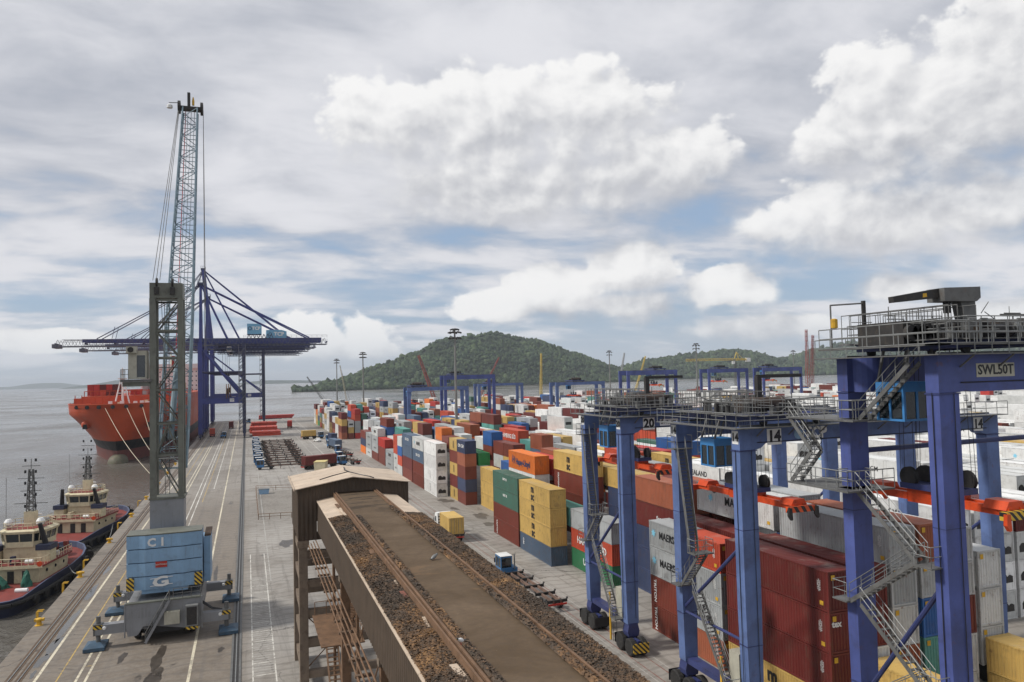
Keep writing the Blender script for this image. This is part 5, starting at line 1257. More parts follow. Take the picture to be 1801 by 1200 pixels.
    rl = MB(); rl.rail([(-reach+1, w*.32-1.9, zbm+.2), (gauge+back, w*.32-1.9, zbm+.2)], 1.3, .05, 3.); rl.rail([(gauge, w*.32-1, zbm+2.4), (gauge+back, w*.32-1, zbm+2.4)], 1.3, .05, 2.5)
    tag(rl.build('railing', MAT['sts_grey'], t), kind='stuff')
    return t
material('sts_blue', (.038, .05, .20), .5, vary=.15, scale=.2, dirt=(.03, .035, .08), dirt_amt=.4, streak=.2)
material('sts_dark', (.035, .04, .09), .55, vary=.2, scale=.3, dirt=(.03, .03, .03), dirt_amt=.5)
material('sts_grey', (.12, .125, .15), .55, vary=.2)
material('sts_house', (.16, .37, .54), .5, vary=.08)
sts(377., 19.15, 44.8, 73.5, 60., 39., 'blue quay gantry crane nearest the camera with boom over the red ship', house=1.6, hl=6.6)
sts(424., 19.15, 44.8, 72.0, 58., 37., 'blue quay gantry crane second along the quay, boom just behind the nearest one', lean=1.0, house=11.5)
sts(500., 30.5, 46.0, 98., 55., 28., 'tall blue quay gantry crane farthest along, pylon rising highest and leaning back', lean=-5., wide=20., house=4., pw=2.8)

# ================================================================ CONTAINER SHIP
def ship():
    cx = -48.5
    t = empty('container_ship', (cx, 330, SEA_Z), 0, 'large red container ship moored bow towards the camera under the quay cranes', 'ship')
    zd = 18.8
    deckY = [(-6.5, 0.), (-5.8, 3.2), (-4.5, 6.2), (-1.5, 10.4), (4, 14.8), (12, 18.4), (22, 20.6), (36, 21.5), (60, 21.5), (230, 21.5), (250, 21.)]
    wlY = [(6., 0.), (6.6, .35), (8, .9), (11, 2.0), (18, 4.6), (30, 8.6), (46, 13.), (70, 18.), (100, 21.), (230, 21.3), (250, 19.)]
    zs = [-3., -.0, .3, 4.1, 4.2, 5.5, 8., 10.5, 12.8, 14.6, 16.6, zd]
    zs = [z-SEA_Z if i else SEA_Z-2-SEA_Z for i, z in enumerate(zs)]
    def interp(tab, v): return float(np.interp(v, [a for a, _ in tab], [b for _, b in tab]))
    N = 46
    def level(z):
        f = max(0., min(1., (z-0.)/(14.6-SEA_Z))); fl = f**1.55
        y0_ = 6.+(-6.5-6.)*max(0., min(1., z/(zd-SEA_Z)))**.8
        row = []
        for k in range(N+1):
            s = (k/N)**2.1; yd = -6.5+s*256.5; yw = 6.+s*244.
            b = interp(wlY, yw)*(1-fl)+interp(deckY, yd)*fl; y = y0_+s*(250-y0_)
            row.append((y, b))
        return row
    rows = [(z, level(z)) for z in zs]
    bands = [('antifouling', 0, 2, 'hull_pink'), ('boot_top', 2, 4, 'hull_black'), ('hull', 4, len(zs)-1, 'hull_red')]
    for nm, a, b_, mt in bands:
        m_ = MB()
        for sg in (-1, 1):
            n0 = len(m_.v)
            for i in range(a, b_+1):
                z, row = rows[i]; m_.v += [(sg*bb, yy, z) for yy, bb in row]
            for i in range(b_-a):
                for k in range(N):
                    q = (n0+i*(N+1)+k, n0+i*(N+1)+k+1, n0+(i+1)*(N+1)+k+1, n0+(i+1)*(N+1)+k)
                    m_.f.append(q if sg > 0 else q[::-1])
        m_.build(nm, MAT[mt], t, smooth=True)
    z, row = rows[-1]
    dk = MB(); pts = [(-b, y, z-1.1) for y, b in row]+[(b, y, z-1.1) for y, b in row[::-1]]; dk.add(pts, [tuple(range(len(pts)))]); dk.build('deck', MAT['hull_red'], t)
    rim = MB()
    for sg in (-1, 1):
        for k in range(18): (y0_, b0), (y1_, b1) = row[k], row[k+1]; rim.beam((sg*b0, y0_, z+.05), (sg*b1, y1_, z+.05), .35, .3)
    rim.build('bulwark_rail', MAT['hull_red'], t)
    MB().lathe((0, 4.5, 0), [(-5.5, .2), (-5., 1.5), (-3.5, 2.7), (-1., 3.4), (3., 3.5), (7., 3.0), (12, 1.5)], 1, 20).build('bulbous_bow', MAT['hull_bulb'], t, (0, 0, .1), smooth=True)
    for sg in (-1, 1):
        an = MB().lathe((sg*11.2, 6.5, 15.4), [(-1.6, 1.2), (-1.0, 1.7), (1.2, 1.8)], 1, 16).build('anchor_pocket', MAT['hull_red'], t, smooth=True)
        MB().prism([(sg*11.4-.9, 13.8), (sg*11.4+.9, 13.8), (sg*11.4+.5, 15.6), (sg*11.4-.5, 15.6)], 1, 4.3, 4.9).build('anchor', MAT['black_paint'], an)
    for x in (-14, -9.5, -5, 0., 4.5, 9.5, 14.):
        yy = float(np.interp(abs(x), [b for _, b in deckY[:8]], [a for a, _ in deckY[:8]]))
        MB().lathe((x, yy-.1, z-1.0), [(-.15, .75), (.15, .75)], 1, 12).build('fairlead', MAT['dark_machine'], t)
    # forecastle fittings and breakwater, foremast
    bw = MB(); bw.box(-19., 19., 24.2, 24.6, z-1, z+2.2)
    for k in range(16): bw.beam((-18.5+k*2.46, 23.9, z-1), (-18.5+k*2.46, 24.2, z+3.4), .25)
    bw.build('breakwater_plate', MAT['hull_red'], t)
    q = random.Random(3)
    for k in range(14):
        x, y = q.uniform(-13, 13), q.uniform(4, 20)
        MB().box(x-.7, x+.7, y-.6, y+.6, z-1.1, z+q.uniform(.2, 1.3)).build(q.choice(['winch', 'bitts', 'vent']), MAT[q.choice(['cream', 'hull_red', 'white_paint'])], t)
    fm = MB(); fm.tube((-2.8, 17, z-1), (-.5, 17, z+10), .32, 8, .2); fm.tube((2.8, 17, z-1), (.5, 17, z+10), .32, 8, .2); fm.tube((0, 18.5, z-1), (0, 17.5, z+14.5), .5, 8, .25); fm.beam((-1.9, 17, z+4), (1.9, 17, z+4), .3); fm.box(-1.6, 1.6, 16.4, 18.4, z+9.8, z+10.2); fm.tube((-1.2, 17.4, z+13), (1.2, 17.4, z+13), .1, 5)
    fm.build('foremast', MAT['white_paint'], t)
    # lashing bridges and hatch line
    for yy in (54., 84., 114.):
        lb = MB()
        for k in range(17): lb.beam((-20.5+k*2.56, yy, z-1), (-20.5+k*2.56, yy, z+4.6), .3)
        lb.box(-20.6, 20.6, yy-.5, yy+.5, z+2.2, z+2.4); lb.box(-20.6, 20.6, yy-.4, yy+.4, z+4.6, z+4.9); lb.build('lashing_bridge', MAT['hull_red'], t)
    MB().box(-21., 21., 50, 240, z-1.0, z+2.5).build('hatch_coaming', MAT['hull_red'], t)
    # bridge house
    bh = MB(); bh.box(-18, 18, 226, 238, z-1, z+17.5); bh.box(-20.5, 20.5, 224.5, 232, z+17.5, z+20.6); bhs = bh.build('bridge_house', MAT['white_paint'], t)
    for i in range(14):
        for k in range(5): MB().box(-16.4+i*2.5-.35, -16.4+i*2.5+.35, 225.94, 226.0, z+2.4+k*3.1, z+3.3+k*3.1).build('window', MAT['window_glass'], bhs)
    fl = MB().box(14.2, 17.8, 238.2, 244, z+2, z+21).build('funnel', MAT['cream'], t)
    mm = MB(); mm.tube((0, 230, z+20.6), (0, 230, z+29), .4, 6); mm.beam((-4, 230, z+25), (4, 230, z+25), .25); mm.build('radar_mast', MAT['cream'], t)
    # mooring lines from the bow to the quay bollards
    return t
material('hull_red', (.47, .072, .022), .45, vary=.12, scale=.12, dirt=(.25, .06, .04), dirt_amt=.3, streak=.18)
material('hull_black', (.012, .013, .014), .5, vary=.3, scale=.4, dirt=(.06, .02, .015), dirt_amt=.5)
material('hull_pink', (.20, .07, .06), .6, vary=.25, scale=.3, dirt=(.08, .05, .045), dirt_amt=.5, streak=.4)
material('hull_bulb', (.13, .125, .085), .7, vary=.3, scale=.4, dirt=(.30, .12, .08), dirt_amt=.4)
ship()
for i, (a, b_) in enumerate([((-51.5, 325.4, 17.6), (-21.9, 215.5, .8)), ((-44., 325.4, 17.6), (-21.9, 240., .8)), ((-38.8, 328.5, 17.6), (-21.9, 240., .9))]):
    a, b_ = Vector(a), Vector(b_); pts = [a.lerp(b_, k/12)-Vector((0, 0, 2.2*math.sin(math.pi*k/12))) for k in range(13)]
    tag(MB().path(pts, .085, 5).build('mooring_line', MAT['rope']), ['pale mooring line from the ship bow, longest of the three', 'pale mooring line from the middle of the ship bow to the quay', 'pale mooring line from the ship bow, closest to the quay'][i], 'rope', 'ship mooring lines')
SHIPC = [(['red', 'red'], -20.), (['red', 'red'], -17.4), (['maroon', 'redorange'], -14.8), (['red', 'maroon'], -12.2), (['maroon', 'maroon'], -9.6), (['red'], -2.2), (['red'], .4), (['grey', 'grey'], 3.0), (['grey', 'red'], 5.6), (['grey', 'redorange'], 8.2), (['rust', 'redorange'], 10.8), (['white', 'red'], 13.4), (['maroon', 'red'], 16.0), (['tan', 'rust'], 18.6)]
for i, (cols, x) in enumerate(SHIPC):
    z = 21.4
    for k, c in enumerate(cols[::-1]):
        new_container(-48.5+x+.4, 392.5+L40/2, z, L40, H5, c, 'dry', None, '%s container on the ship front deck row, column %s from left, %s tier' % (PNAME[c], ['one', 'two', 'three', 'four', 'five', 'six', 'seven', 'eight', 'nine', 'ten', 'eleven', 'twelve', 'thirteen', 'fourteen'][i], ['lower', 'upper'][k]), 'containers on the ship deck', rz=0)
        z += H5

# ================================================================ TUGBOATS
material('tug_slate', (.075, .095, .16), .5, vary=.2, dirt=(.2, .18, .15), dirt_amt=.3)
def tug(loc, head, label, detail=True, mast=10.5):
    t = empty('tugboat', (loc[0], loc[1], SEA_Z), -R(head), label, 'tugboat', 'tugboats moored at the quay')
    L, Bm = 29., 11.
    plan = [(-14.5, 3.4), (-13.8, 4.5), (-12, 5.2), (-6, 5.5), (2, 5.5), (7, 5.2), (10, 4.4), (12.2, 3.2), (13.7, 1.6), (14.4, 0.)]
    def deckz(y): return 2.0 if y < -2 else 2.0+1.6*((y+2)/16.4)**1.3
    def ring(scale, zf, dy=0.): return [(b*scale, y*(.97 if scale < 1 else 1)+dy, zf(y)) for y, b in plan]+[(-b*scale, y*(.97 if scale < 1 else 1)+dy, zf(y)) for y, b in plan[-2::-1]]
    lv = [ring(.82, lambda y: -1.5), ring(.90, lambda y: .2), ring(.985, lambda y: deckz(y)-.5), ring(1., lambda y: deckz(y)+.05), ring(1.0, lambda y: deckz(y)+(.25 if y < -9 else .95))]
    h = MB(); n = len(lv[0])
    for r_ in lv: h.v += r_
    for i in range(len(lv)-1):
        for k in range(n): h.f.append((i*n+k, i*n+(k+1) % n, (i+1)*n+(k+1) % n, (i+1)*n+k))
    h.f.append(tuple(range(n)))
    h.build('hull', MAT['hull_navy'], t)
    ib = MB(); a = lv[4]; b_ = ring(.96, lambda y: deckz(y)+(.25 if y < -9 else .95)); c_ = ring(.955, lambda y: deckz(y)+.02)
    ib.v = list(a)+list(b_)+list(c_)
    for i in range(2):
        for k in range(n): ib.f.append((i*n+(k+1) % n, i*n+k, (i+1)*n+k, (i+1)*n+(k+1) % n)[::-1])
    ib.build('bulwark', MAT['tug_slate'], t)
    d = ring(.965, lambda y: deckz(y)+.03); MB().add(d, [tuple(range(n))]).build('deck', MAT['deck_red'], t)
    fd = MB(); q = ring(1.012, lambda y: deckz(y)-.35)
    for k in range(n): fd.tube(q[k], q[(k+1) % n], .32, 8)
    fd.build('rubber_fender', MAT['rubber'], t)
    for sg in (-1, 1):
        for (y, b) in plan[5:-1]:
            MB().lathe((0, 0, 0), [(-.3, .3), (-.3, .62), (-.15, .72), (.15, .72), (.3, .62), (.3, .3)], 0, 14).build('tyre_fender', MAT['rubber'], t, (sg*(b+.42), y, deckz(y)-.1), rot=(0, 0, sg*-R(18+max(0, (y-6)*9))))
    MB().lathe((0, 14.6, deckz(14.)-.2), [(-2.2, .5), (-2.2, .75), (2.2, .75), (2.2, .5)], 0, 12).build('bow_fender', MAT['rubber'], t)
    # deckhouse, upper deck, wheelhouse
    C = MAT['cream']; z0 = 2.05
    dh = MB().prism([(-3.9, -4.6), (3.9, -4.6), (4.0, 4.0), (2.6, 7.6), (-2.6, 7.6), (-4.0, 4.0)], 2, z0, z0+2.6).build('deckhouse', C, t)
    for sx in (-2.4, 0., 2.0): MB().box(sx-.45, sx+.45, -4.66, -4.6, z0+.15, z0+2.05).build('door', MAT['dark_machine'], dh)
    for sg in (-1, 1):
        for yy in (-2.5, .2, 2.8): MB().lathe((sg*3.98, yy, z0+1.6), [(-.05, .25), (.05, .25)], 0, 12).build('porthole', MAT['window_glass'], dh)
    ud = MB().prism([(-4.6, -5.4), (4.6, -5.4), (4.6, 4.4), (3., 8.1), (-3., 8.1), (-4.6, 4.4)], 2, z0+2.6, z0+2.85).build('upper_deck', MAT['deck_red'], t)
    MB().box(-4.65, 4.65, -5.46, -5.38, z0+2.5, z0+2.95).build('deck_edge', C, ud)
    tag(MB().rail([(4.5, 4.3, z0+2.85), (4.5, -5.3, z0+2.85), (-4.5, -5.3, z0+2.85), (-4.5, 4.3, z0+2.85)], 1.1, .045, .9).build('railing', C, ud), kind='stuff')
    for x in (-3.6, -1.6, .8, 2.6): MB().lathe((x, -4.8, z0+3.4), [(-.55, .1), (-.5, .3), (.5, .3), (.55, .1)], 0, 12).build('life_raft', MAT['deck_red'] if x < 2 else MAT['white_paint'], ud)
    zw = z0+2.85
    MB().prism([(-2.4, -1.8), (2.4, -1.8), (2.6, 2.4), (1.6, 4.2), (-1.6, 4.2), (-2.6, 2.4)], 2, zw, zw+2.1).build('house_tier', C, t)
    zw2 = zw+2.1
    octo = [(-1.9, -2.2), (1.9, -2.2), (3.0, -.9), (3.0, 2.6), (1.8, 3.9), (-1.8, 3.9), (-3.0, 2.6), (-3.0, -.9)]
    wh = MB(); wh.prism(octo, 2, zw2, zw2+.8); whs = wh.build('wheelhouse', C, t)
    gl = MB(); n8 = len(octo); big = [(x*1.06, y*1.06) for x, y in octo]
    gl.add([(x*.97, y*.97, zw2+.8) for x, y in octo]+[(x*1.02, y*1.02, zw2+2.0) for x, y in octo], [(k, (k+1) % n8, (k+1) % n8+n8, k+n8) for k in range(n8)]); gl.build('wheelhouse_window', MAT['window_glass'], whs)
    mu = MB()
    for (x, y) in octo: mu.beam((x*.98, y*.98, zw2+.8), (x*1.04, y*1.04, zw2+2.0), .2)
    for k in range(8):
        (xa, ya), (xb, yb) = octo[k], octo[(k+1) % 8]; mu.beam(((xa+xb)/2*.985, (ya+yb)/2*.985, zw2+.8), ((xa+xb)/2*1.04, (ya+yb)/2*1.04, zw2+2.0), .1)
    mu.build('window_mullion', C, whs)
    ro = MB(); ro.add([(x*1.1, y*1.1, zw2+2.0) for x, y in octo]+[(x*1.14, y*1.14, zw2+2.35) for x, y in octo]+[(x*.98, y*.98, zw2+2.6) for x, y in octo], [(k+i*8, (k+1) % 8+i*8, (k+1) % 8+8+i*8, k+8+i*8) for i in range(2) for k in range(8)]+[tuple(range(16, 24)), tuple(range(7, -1, -1))]); rf = ro.build('wheelhouse_roof', C, t)
    MB().prism([(x*.9, y*.9) for x, y in octo], 2, zw2+2.6, zw2+2.66).build('roof_deck', MAT['deck_red'], rf)
    tag(MB().rail([(x*.95, y*.95, zw2+2.6) for x, y in octo]+[(octo[0][0]*.95, octo[0][1]*.95, zw2+2.6)], .9, .04, .8).build('railing', C, rf), kind='stuff')
    # funnels with leaning black uptakes
    for sg in (-1, 1):
        f = MB().box(sg*3.6-.9, sg*3.6+.9, -2.8, -.8, zw, zw+1.7).build('funnel_casing', MAT['cream'], t)
        MB().box(sg*3.6-1.05, sg*3.6+1.05, -2.95, -.65, zw+1.7, zw+2.5).build('funnel_top', MAT['hull_navy'], f)
        MB().tube((sg*3.5, -1.8, zw+2.4), (sg*3.0, -2.6, zw+5.6), .42, 10, .3).build('exhaust_uptake', MAT['black_paint'], f)
    # mast
    mz = zw2+2.6
    m_ = MB(); m_.box(-.75, .75, .6, 1.8, mz, mz+2.2); m_.build('mast_base', C, t)
    mm = MB(); lattice(mm, [(-.5, .8, mz+2.2), (.5, .8, mz+2.2), (.5, 1.6, mz+2.2), (-.5, 1.6, mz+2.2)], [(-.25, 1., mz+mast), (.25, 1., mz+mast), (.25, 1.4, mz+mast), (-.25, 1.4, mz+mast)], .09, .05, 9)
    for k, wd in enumerate((2.4, 1.5, 1.9, 1.3)): mm.beam((-wd, 1.2, mz+3.4+k*1.9), (wd, 1.2, mz+3.4+k*1.9), .09)
    mm.tube((0, 1.2, mz+mast), (0, 1.2, mz+mast+1.6), .05, 5)
    tag(mm.build('mast', MAT['steel_grey'], t), kind='stuff')
    for k in range(5):
        for sg in (-1, 1): MB().lathe((sg*.75, 1.0, mz+3.0+k*1.75), [(-.22, .16), (.22, .16)], 2, 8).build('mast_lamp', MAT['black_paint'], t)
    MB().box(-1.1, 1.1, 2.0, 2.25, mz+1.4, mz+1.65).build('radar_scanner', MAT['white_paint'], t)
    for sx in (-2.3, 2.2): MB().lathe((sx, -.6, mz+.9), [(-.6, .2), (-.35, .55), (.1, .6), (.5, .35)], 2, 12).build('antenna_dome', MAT['white_paint'], t)
    MB().tube((-3.2, .5, mz), (-3.2, .5, mz+7.5), .035, 4).build('whip_antenna', MAT['steel_grey'], t)
    # aft deck gear
    if detail:
        q = random.Random(2); tp = MB()
        def heap(x, y, a, b, hh, m_, nm):
            mb = MB(); nn = 10; v = []; f = []
            for i in range(6):
                for k in range(nn):
                    an = 2*math.pi*k/nn; rr = (1-i/5)**.6*(1+q.uniform(-.2, .2)) if i < 5 else .05
                    v.append((x+a*rr*math.cos(an), y+b*rr*math.sin(an), 2.05+hh*(i/5)**.8+q.uniform(-.1, .1)*(i > 0)))
            for i in range(5):
                for k in range(nn): f.append((i*nn+k, i*nn+(k+1) % nn, (i+1)*nn+(k+1) % nn, (i+1)*nn+k))
            mb.add(v, f).build(nm, m_, t)
        heap(-1.2, -6.6, 2.2, 1.2, 2.1, MAT['tarp_green'], 'covered_winch'); heap(2.9, -6.2, .8, .9, 2.6, MAT['tarp_green'], 'covered_hose_reel')
        heap(-1.8, -9.2, 1.1, .8, .55, MAT['rope'], 'rope_coil')
        MB().box(-2.5, .2, -8.4, -7.6, 2.1, 3.0).build('towing_gear', MAT['dark_machine'], t)
        MB().lathe((-3.4, -6.8, 2.7), [(-.6, .45), (.6, .45)], 2, 12).build('blue_drum', MAT['cab_blue'], t)
        MB().lathe((3.6, -9.0, 2.4), [(-.8, .3), (.8, .3)], 0, 10).build('white_fender', MAT['white_paint'], t)
    qq = random.Random(int(loc[1]))
    for k in range(9):
        x, y = qq.uniform(-4.2, 4.2), qq.uniform(-4.6, 6.); MB().box(x-.3, x+.3, y-.3, y+.3, zw, zw+qq.uniform(.5, 1.3)).build(qq.choice(['deck_box', 'vent', 'locker']), MAT[qq.choice(['cream', 'white_paint', 'deck_red', 'hull_navy'])], ud)
    for sx in (-1.6, 1.6): MB().lathe((sx, 3.0, mz+.5), [(-.3, .12), (-.25, .28), (.25, .28), (.3, .12)], 1, 10).build('searchlight', MAT['galvanised'], t)
    for sg in (-1, 1):
        for yy in (-9.5, -6.5, -3.5, -.5, 2.5): MB().lathe((0, 0, 0), [(-.2, .3), (-.2, .55), (-.1, .62), (.1, .62), (.2, .55), (.2, .3)], 0, 12).build('tyre_fender', MAT['rubber'], t, (sg*5.75, yy, 1.2))
    MB().path([(-3.9, -4.9, 4.6), (-2.8, -5.0, 4.3), (-1.2, -5.0, 4.55)], .06, 5).build('hose', MAT['rope'], t)
    for sg in (-1, 1): MB().lathe((sg*4.3, -5.42, 5.15), [(-.06, .22), (-.06, .38), (.06, .38), (.06, .22)], 1, 14).build('lifebuoy', MAT['spreader_orange'], ud)
    wn = MB(); wn.lathe((0, 9.8, 3.7), [(-1.6, .9), (-1.5, .9), (-1.45, .5), (1.45, .5), (1.5, .9), (1.6, .9)], 0, 14); wn.build('anchor_winch', MAT['cream'], t)
    return t
tug((-31.6, 133.2), 12, 'nearer cream and navy tugboat with a red aft deck and tall lattice mast', True, 8.6)
tug((-30.8, 172.0), 16, 'farther cream and navy tugboat moored ahead of the nearer tug', False, 7.0)
# mooring lines of the tugs
for a, b_, lb in [((-26.8, 136.5, -1.8), (-21.9, 118.3, .5), 'grey mooring rope from the nearer tugboat to a quay bollard'), ((-25.6, 171., -1.6), (-21.9, 141.6, .5), 'grey mooring rope between the farther tugboat and the quay')]:
    a, b_ = Vector(a), Vector(b_); tag(MB().path([a.lerp(b_, k/8)-Vector((0, 0, .5*math.sin(math.pi*k/8))) for k in range(9)], .06, 5).build('mooring_line', MAT['galvanised']), lb, 'rope', 'tugboat mooring ropes')
# ---------------------------------------------------------------- bollards, ladders and fenders of the quay
def bollard(y, lb):
    t = empty('bollard', (-21.75, y, 0), 0, lb, 'bollard', 'yellow bollards along the quay edge')
    MB().lathe((0, 0, 0), [(.0, .42), (.06, .42), (.08, .26), (.45, .24), (.55, .34), (.72, .36), (.8, .2)], 2, 14).build('post', MAT['yellow_paint'], t); MB().box(-.45, .5, -.2, .2, .48, .74).build('horn', MAT['yellow_paint'], t)
BY = [96.7, 118.3, 141.6, 166.9, 190.5, 215.5, 240., 265., 290.]
BL_ = ['yellow bollard on the quay edge nearest the camera', 'yellow bollard beside the nearer tugboat', 'yellow bollard by the bow of the nearer tugboat', 'yellow bollard beside the farther tugboat', 'yellow bollard just past the bow of the farther tugboat'] + ['yellow bollard on the far quay edge, %s past the tugs' % s for s in ('second', 'third', 'fourth', 'fifth')]
for y, lb in zip(BY, BL_): bollard(y, lb)
for y, lb in zip((98.9, 111.5, 124.5, 155., 182.), ('nearest', 'second nearest', 'third nearest', 'fourth nearest', 'farthest')):
    t = empty('quay_ladder', (-22.42, y, -3.4), 0, 'yellow ladder rails hung over the quay edge, %s of five' % lb, 'ladder', 'yellow ladders over the quay edge')
    for dy in (-.3, .3): MB().path([(0, dy, 0), (0, dy, 4.4), (.6, dy, 4.4)], .07, 6).build('rail', MAT['yellow_paint'], t)
    tag(MB().path([(0, -.3, .5), (0, .3, .5)], .04, 5).path([(0, -.3, 1.), (0, .3, 1.)], .04, 5).path([(0, -.3, 1.5), (0, .3, 1.5)], .04, 5).path([(0, -.3, 2.), (0, .3, 2.)], .04, 5).path([(0, -.3, 2.5), (0, .3, 2.5)], .04, 5).path([(0, -.3, 3.), (0, .3, 3.)], .04, 5).build('rungs', MAT['yellow_paint'], t), kind='stuff')
bu = empty('navigation_buoy', (-330, 560, SEA_Z), 0, 'small dark navigation buoy far out on the water at left', 'buoy')
MB().lathe((0, 0, 0), [(-.5, 1.2), (.5, 1.3), (.8, .6), (3.4, .25), (3.6, .5), (4.4, .4)], 2, 10).build('float', MAT['black_paint'], bu)
# ================================================================ CONVEYOR GALLERY
def conveyor():
    t = empty('conveyor_gallery', (8.9, 66.7, 0), 0, 'brown clad conveyor gallery with flat roof and gabled head house on concrete legs', 'conveyor')
    CL, RF, DK = MAT['clad_brown'], MAT['clad_roof'], MAT['roof_deck']
    ox, oy = 8.9, 66.7
    X = lambda x: x-ox
    Ya, Yb = 6.0-oy, -.02               # gallery runs from under the camera to the head house
    zw0, zs_, zc = 13.3, 15.9, 16.38
    xl, xr, rl, rr_ = X(5.6), X(12.4), X(7.15), X(10.6)
    for x, sg, nm in ((xl, -1, 'side_wall'), (xr, 1, 'side_wall')):
        w = MB()
        for (a, da), (c, dc) in zip(corr(Ya, Yb, .42, .05)[:-1], corr(Ya, Yb, .42, .05)[1:]):
            q = [(x-sg*da, a, zw0), (x-sg*dc, c, zw0), (x-sg*dc, c, zs_-.03), (x-sg*da, a, zs_-.03)]
            w.add(q if sg > 0 else q[::-1], [(0, 1, 2, 3)])
        w.build(nm, CL, t)
    MB().box(xl+.08, xr-.08, Ya, Yb, zw0+.02, zw0+.3).build('floor_slab', MAT['timber_brown'], t)
    # roof: sloping side sheets and raised middle deck
    for a, b_, nm in ((xl-.06, rl-.16, 'roof_sheet'), (xr+.06, rr_+.16, 'roof_sheet')):
        n = 9; L_ = (Yb-Ya)/n
        for k in range(n):
            y0, y1 = Ya+k*L_, Ya+(k+1)*L_
            z0, z1 = zs_, zs_+.22
            m_ = MB(); o_ = .012*(k % 2)
            m_.add([(a, y0, z0+o_), (b_, y0, z1+o_), (b_, y1+.05, z1+o_), (a, y1+.05, z0+o_), (a, y0, z0-.06), (b_, y0, z1-.06), (b_, y1+.05, z1-.06), (a, y1+.05, z0-.06)],
                   [(0, 1, 2, 3), (4, 7, 6, 5), (0, 4, 5, 1), (1, 5, 6, 2), (2, 6, 7, 3), (3, 7, 4, 0)])
            m_.build(nm, RF, t)
    MB().box(rl+.12, rr_-.12, Ya, Yb, zs_+.1, zc).build('roof_deck', MAT['conv_deck'], t)
    for sx, c in ((-1, rl), (1, rr_)):
        for d_, w_, h_ in ((-.17, .09, .20), (.0, .10, .24), (.13, .05, .14)): MB().box(c+d_-w_/2, c+d_+w_/2, Ya, Yb-.05, zs_+.12, zc+h_-.08).build('guide_rail', MAT['rust_rail'], t)
    q = random.Random(9)
    for k in range(14):           # loose sheets and pipes lying along the rails
        y0 = Ya+4+q.uniform(0, 1)*(Yb-Ya-8); sx = q.choice([rl-.42, rl-.36])
        MB().beam((sx, y0, zs_+.3), (sx+q.uniform(-.08, .08), y0+q.uniform(.8, 2.0), zs_+.32), q.uniform(.1, .28), .04).build('loose_sheet', MAT[q.choice(['clad_roof', 'conv_red', 'rust_rail'])], t)
    # head house
    hx0, hx1, hy1, ze, zr = X(4.0), X(13.5), 8.7, 17.0, 17.78; xm = X(8.6)
    zb = 12.6
    fw = MB(); pf = corr(hx0, hx1, .36, .05)
    for (a, da), (c, dc) in zip(pf[:-1], pf[1:]):
        def zt_(x): return ze+(zr-ze)*(1-abs(x-xm)/(xm-hx0 if x < xm else hx1-xm))-.08
        def zlow(x): return 15.95 if (xl-.05 < x < xr+.05) else zb
        def zop(x): return 16.45 if rl+.0 < x < rr_ else zlow(x)
        fw.add([(a, da, zop((a+c)/2)), (c, dc, zop((a+c)/2)), (c, dc, zt_(c)), (a, da, zt_(a))], [(0, 1, 2, 3)])
        if xl < (a+c)/2 < xr: fw.add([(a, da, zb), (c, dc, zb), (c, dc, 13.28), (a, da, 13.28)], [(0, 1, 2, 3)])
    fw.build('front_wall', CL, t)
    for x, sg in ((hx0, -1), (hx1, 1)):
        w = MB(); p2 = corr(0, hy1, .36, .05)
        for (a, da), (c, dc) in zip(p2[:-1], p2[1:]):
            qd = [(x-sg*da, a, zb), (x-sg*dc, c, zb), (x-sg*dc, c, ze-.03), (x-sg*da, a, ze-.03)]; w.add(qd if sg > 0 else qd[::-1], [(0, 1, 2, 3)])
        w.build('side_wall', CL, t)
    MB().prism([(hx0, zb), (hx1, zb), (hx1, ze-.05), (xm, zr-.1), (hx0, ze-.05)], 1, hy1-.1, hy1).build('rear_wall', CL, t)
    for x0_, x1_, z0, z1, nm in ((X(3.72), xm, ze, zr, 'roof_slope'), (xm, X(13.74), zr, ze, 'roof_slope')):
        n = 6
        for k in range(n):
            a, b_ = -.35+(hy1+.7)*k/n, -.35+(hy1+.7)*(k+1)/n
            m_ = MB(); o_ = .01*(k % 2); m_.add([(x0_, a, z0+o_), (x1_, a, z1+o_), (x1_, b_+.03, z1+o_), (x0_, b_+.03, z0+o_), (x0_, a, z0-.07), (x1_, a, z1-.07), (x1_, b_+.03, z1-.07), (x0_, b_+.03, z0-.07)], [(0, 1, 2, 3), (4, 7, 6, 5), (0, 4, 5, 1), (1, 5, 6, 2), (2, 6, 7, 3), (3, 7, 4, 0)]); m_.build(nm, RF, t)
    MB().box(X(3.66), X(3.72), -.4, hy1+.4, ze-.12, ze+.1).build('gutter', RF, t)
    # cable lying on the roof
    def roofz(x): return ze+(zr-ze)*(1-abs(x-xm)/(5.0))+.05
    pts = [(xm+.1, 6.8, roofz(xm+.1)), (xm-.1, 4.6, roofz(xm-.1)), (xm+.05, 3.0, roofz(xm)), (xm+.8, 1.6, roofz(xm+.8)), (xm+1.6, .6, roofz(xm+1.6)), (xm+1.8, -.3, roofz(xm+1.8))]
    MB().path(pts, .05, 5).build('roof_cable', MAT['black_paint'], t)
    MB().path([(xm+.05, 3.0, roofz(xm)), (xm-1.4, 2.6, roofz(xm-1.4)), (xm-2.6, 1.8, roofz(xm-2.6))], .04, 5).build('roof_cable', MAT['black_paint'], t)
    # concrete legs and beams of the tower
    for x in (X(4.05), X(12.75)):
        for y in (.05, 7.7): MB().box(x, x+.72, y, y+.85, 0, zb-.02).build('column', MAT['concrete_brown'], t)
        MB().box(x-.12, x+.85, .0, 1.0, 12.0, zb-.03).build('corbel', MAT['concrete_brown'], t)
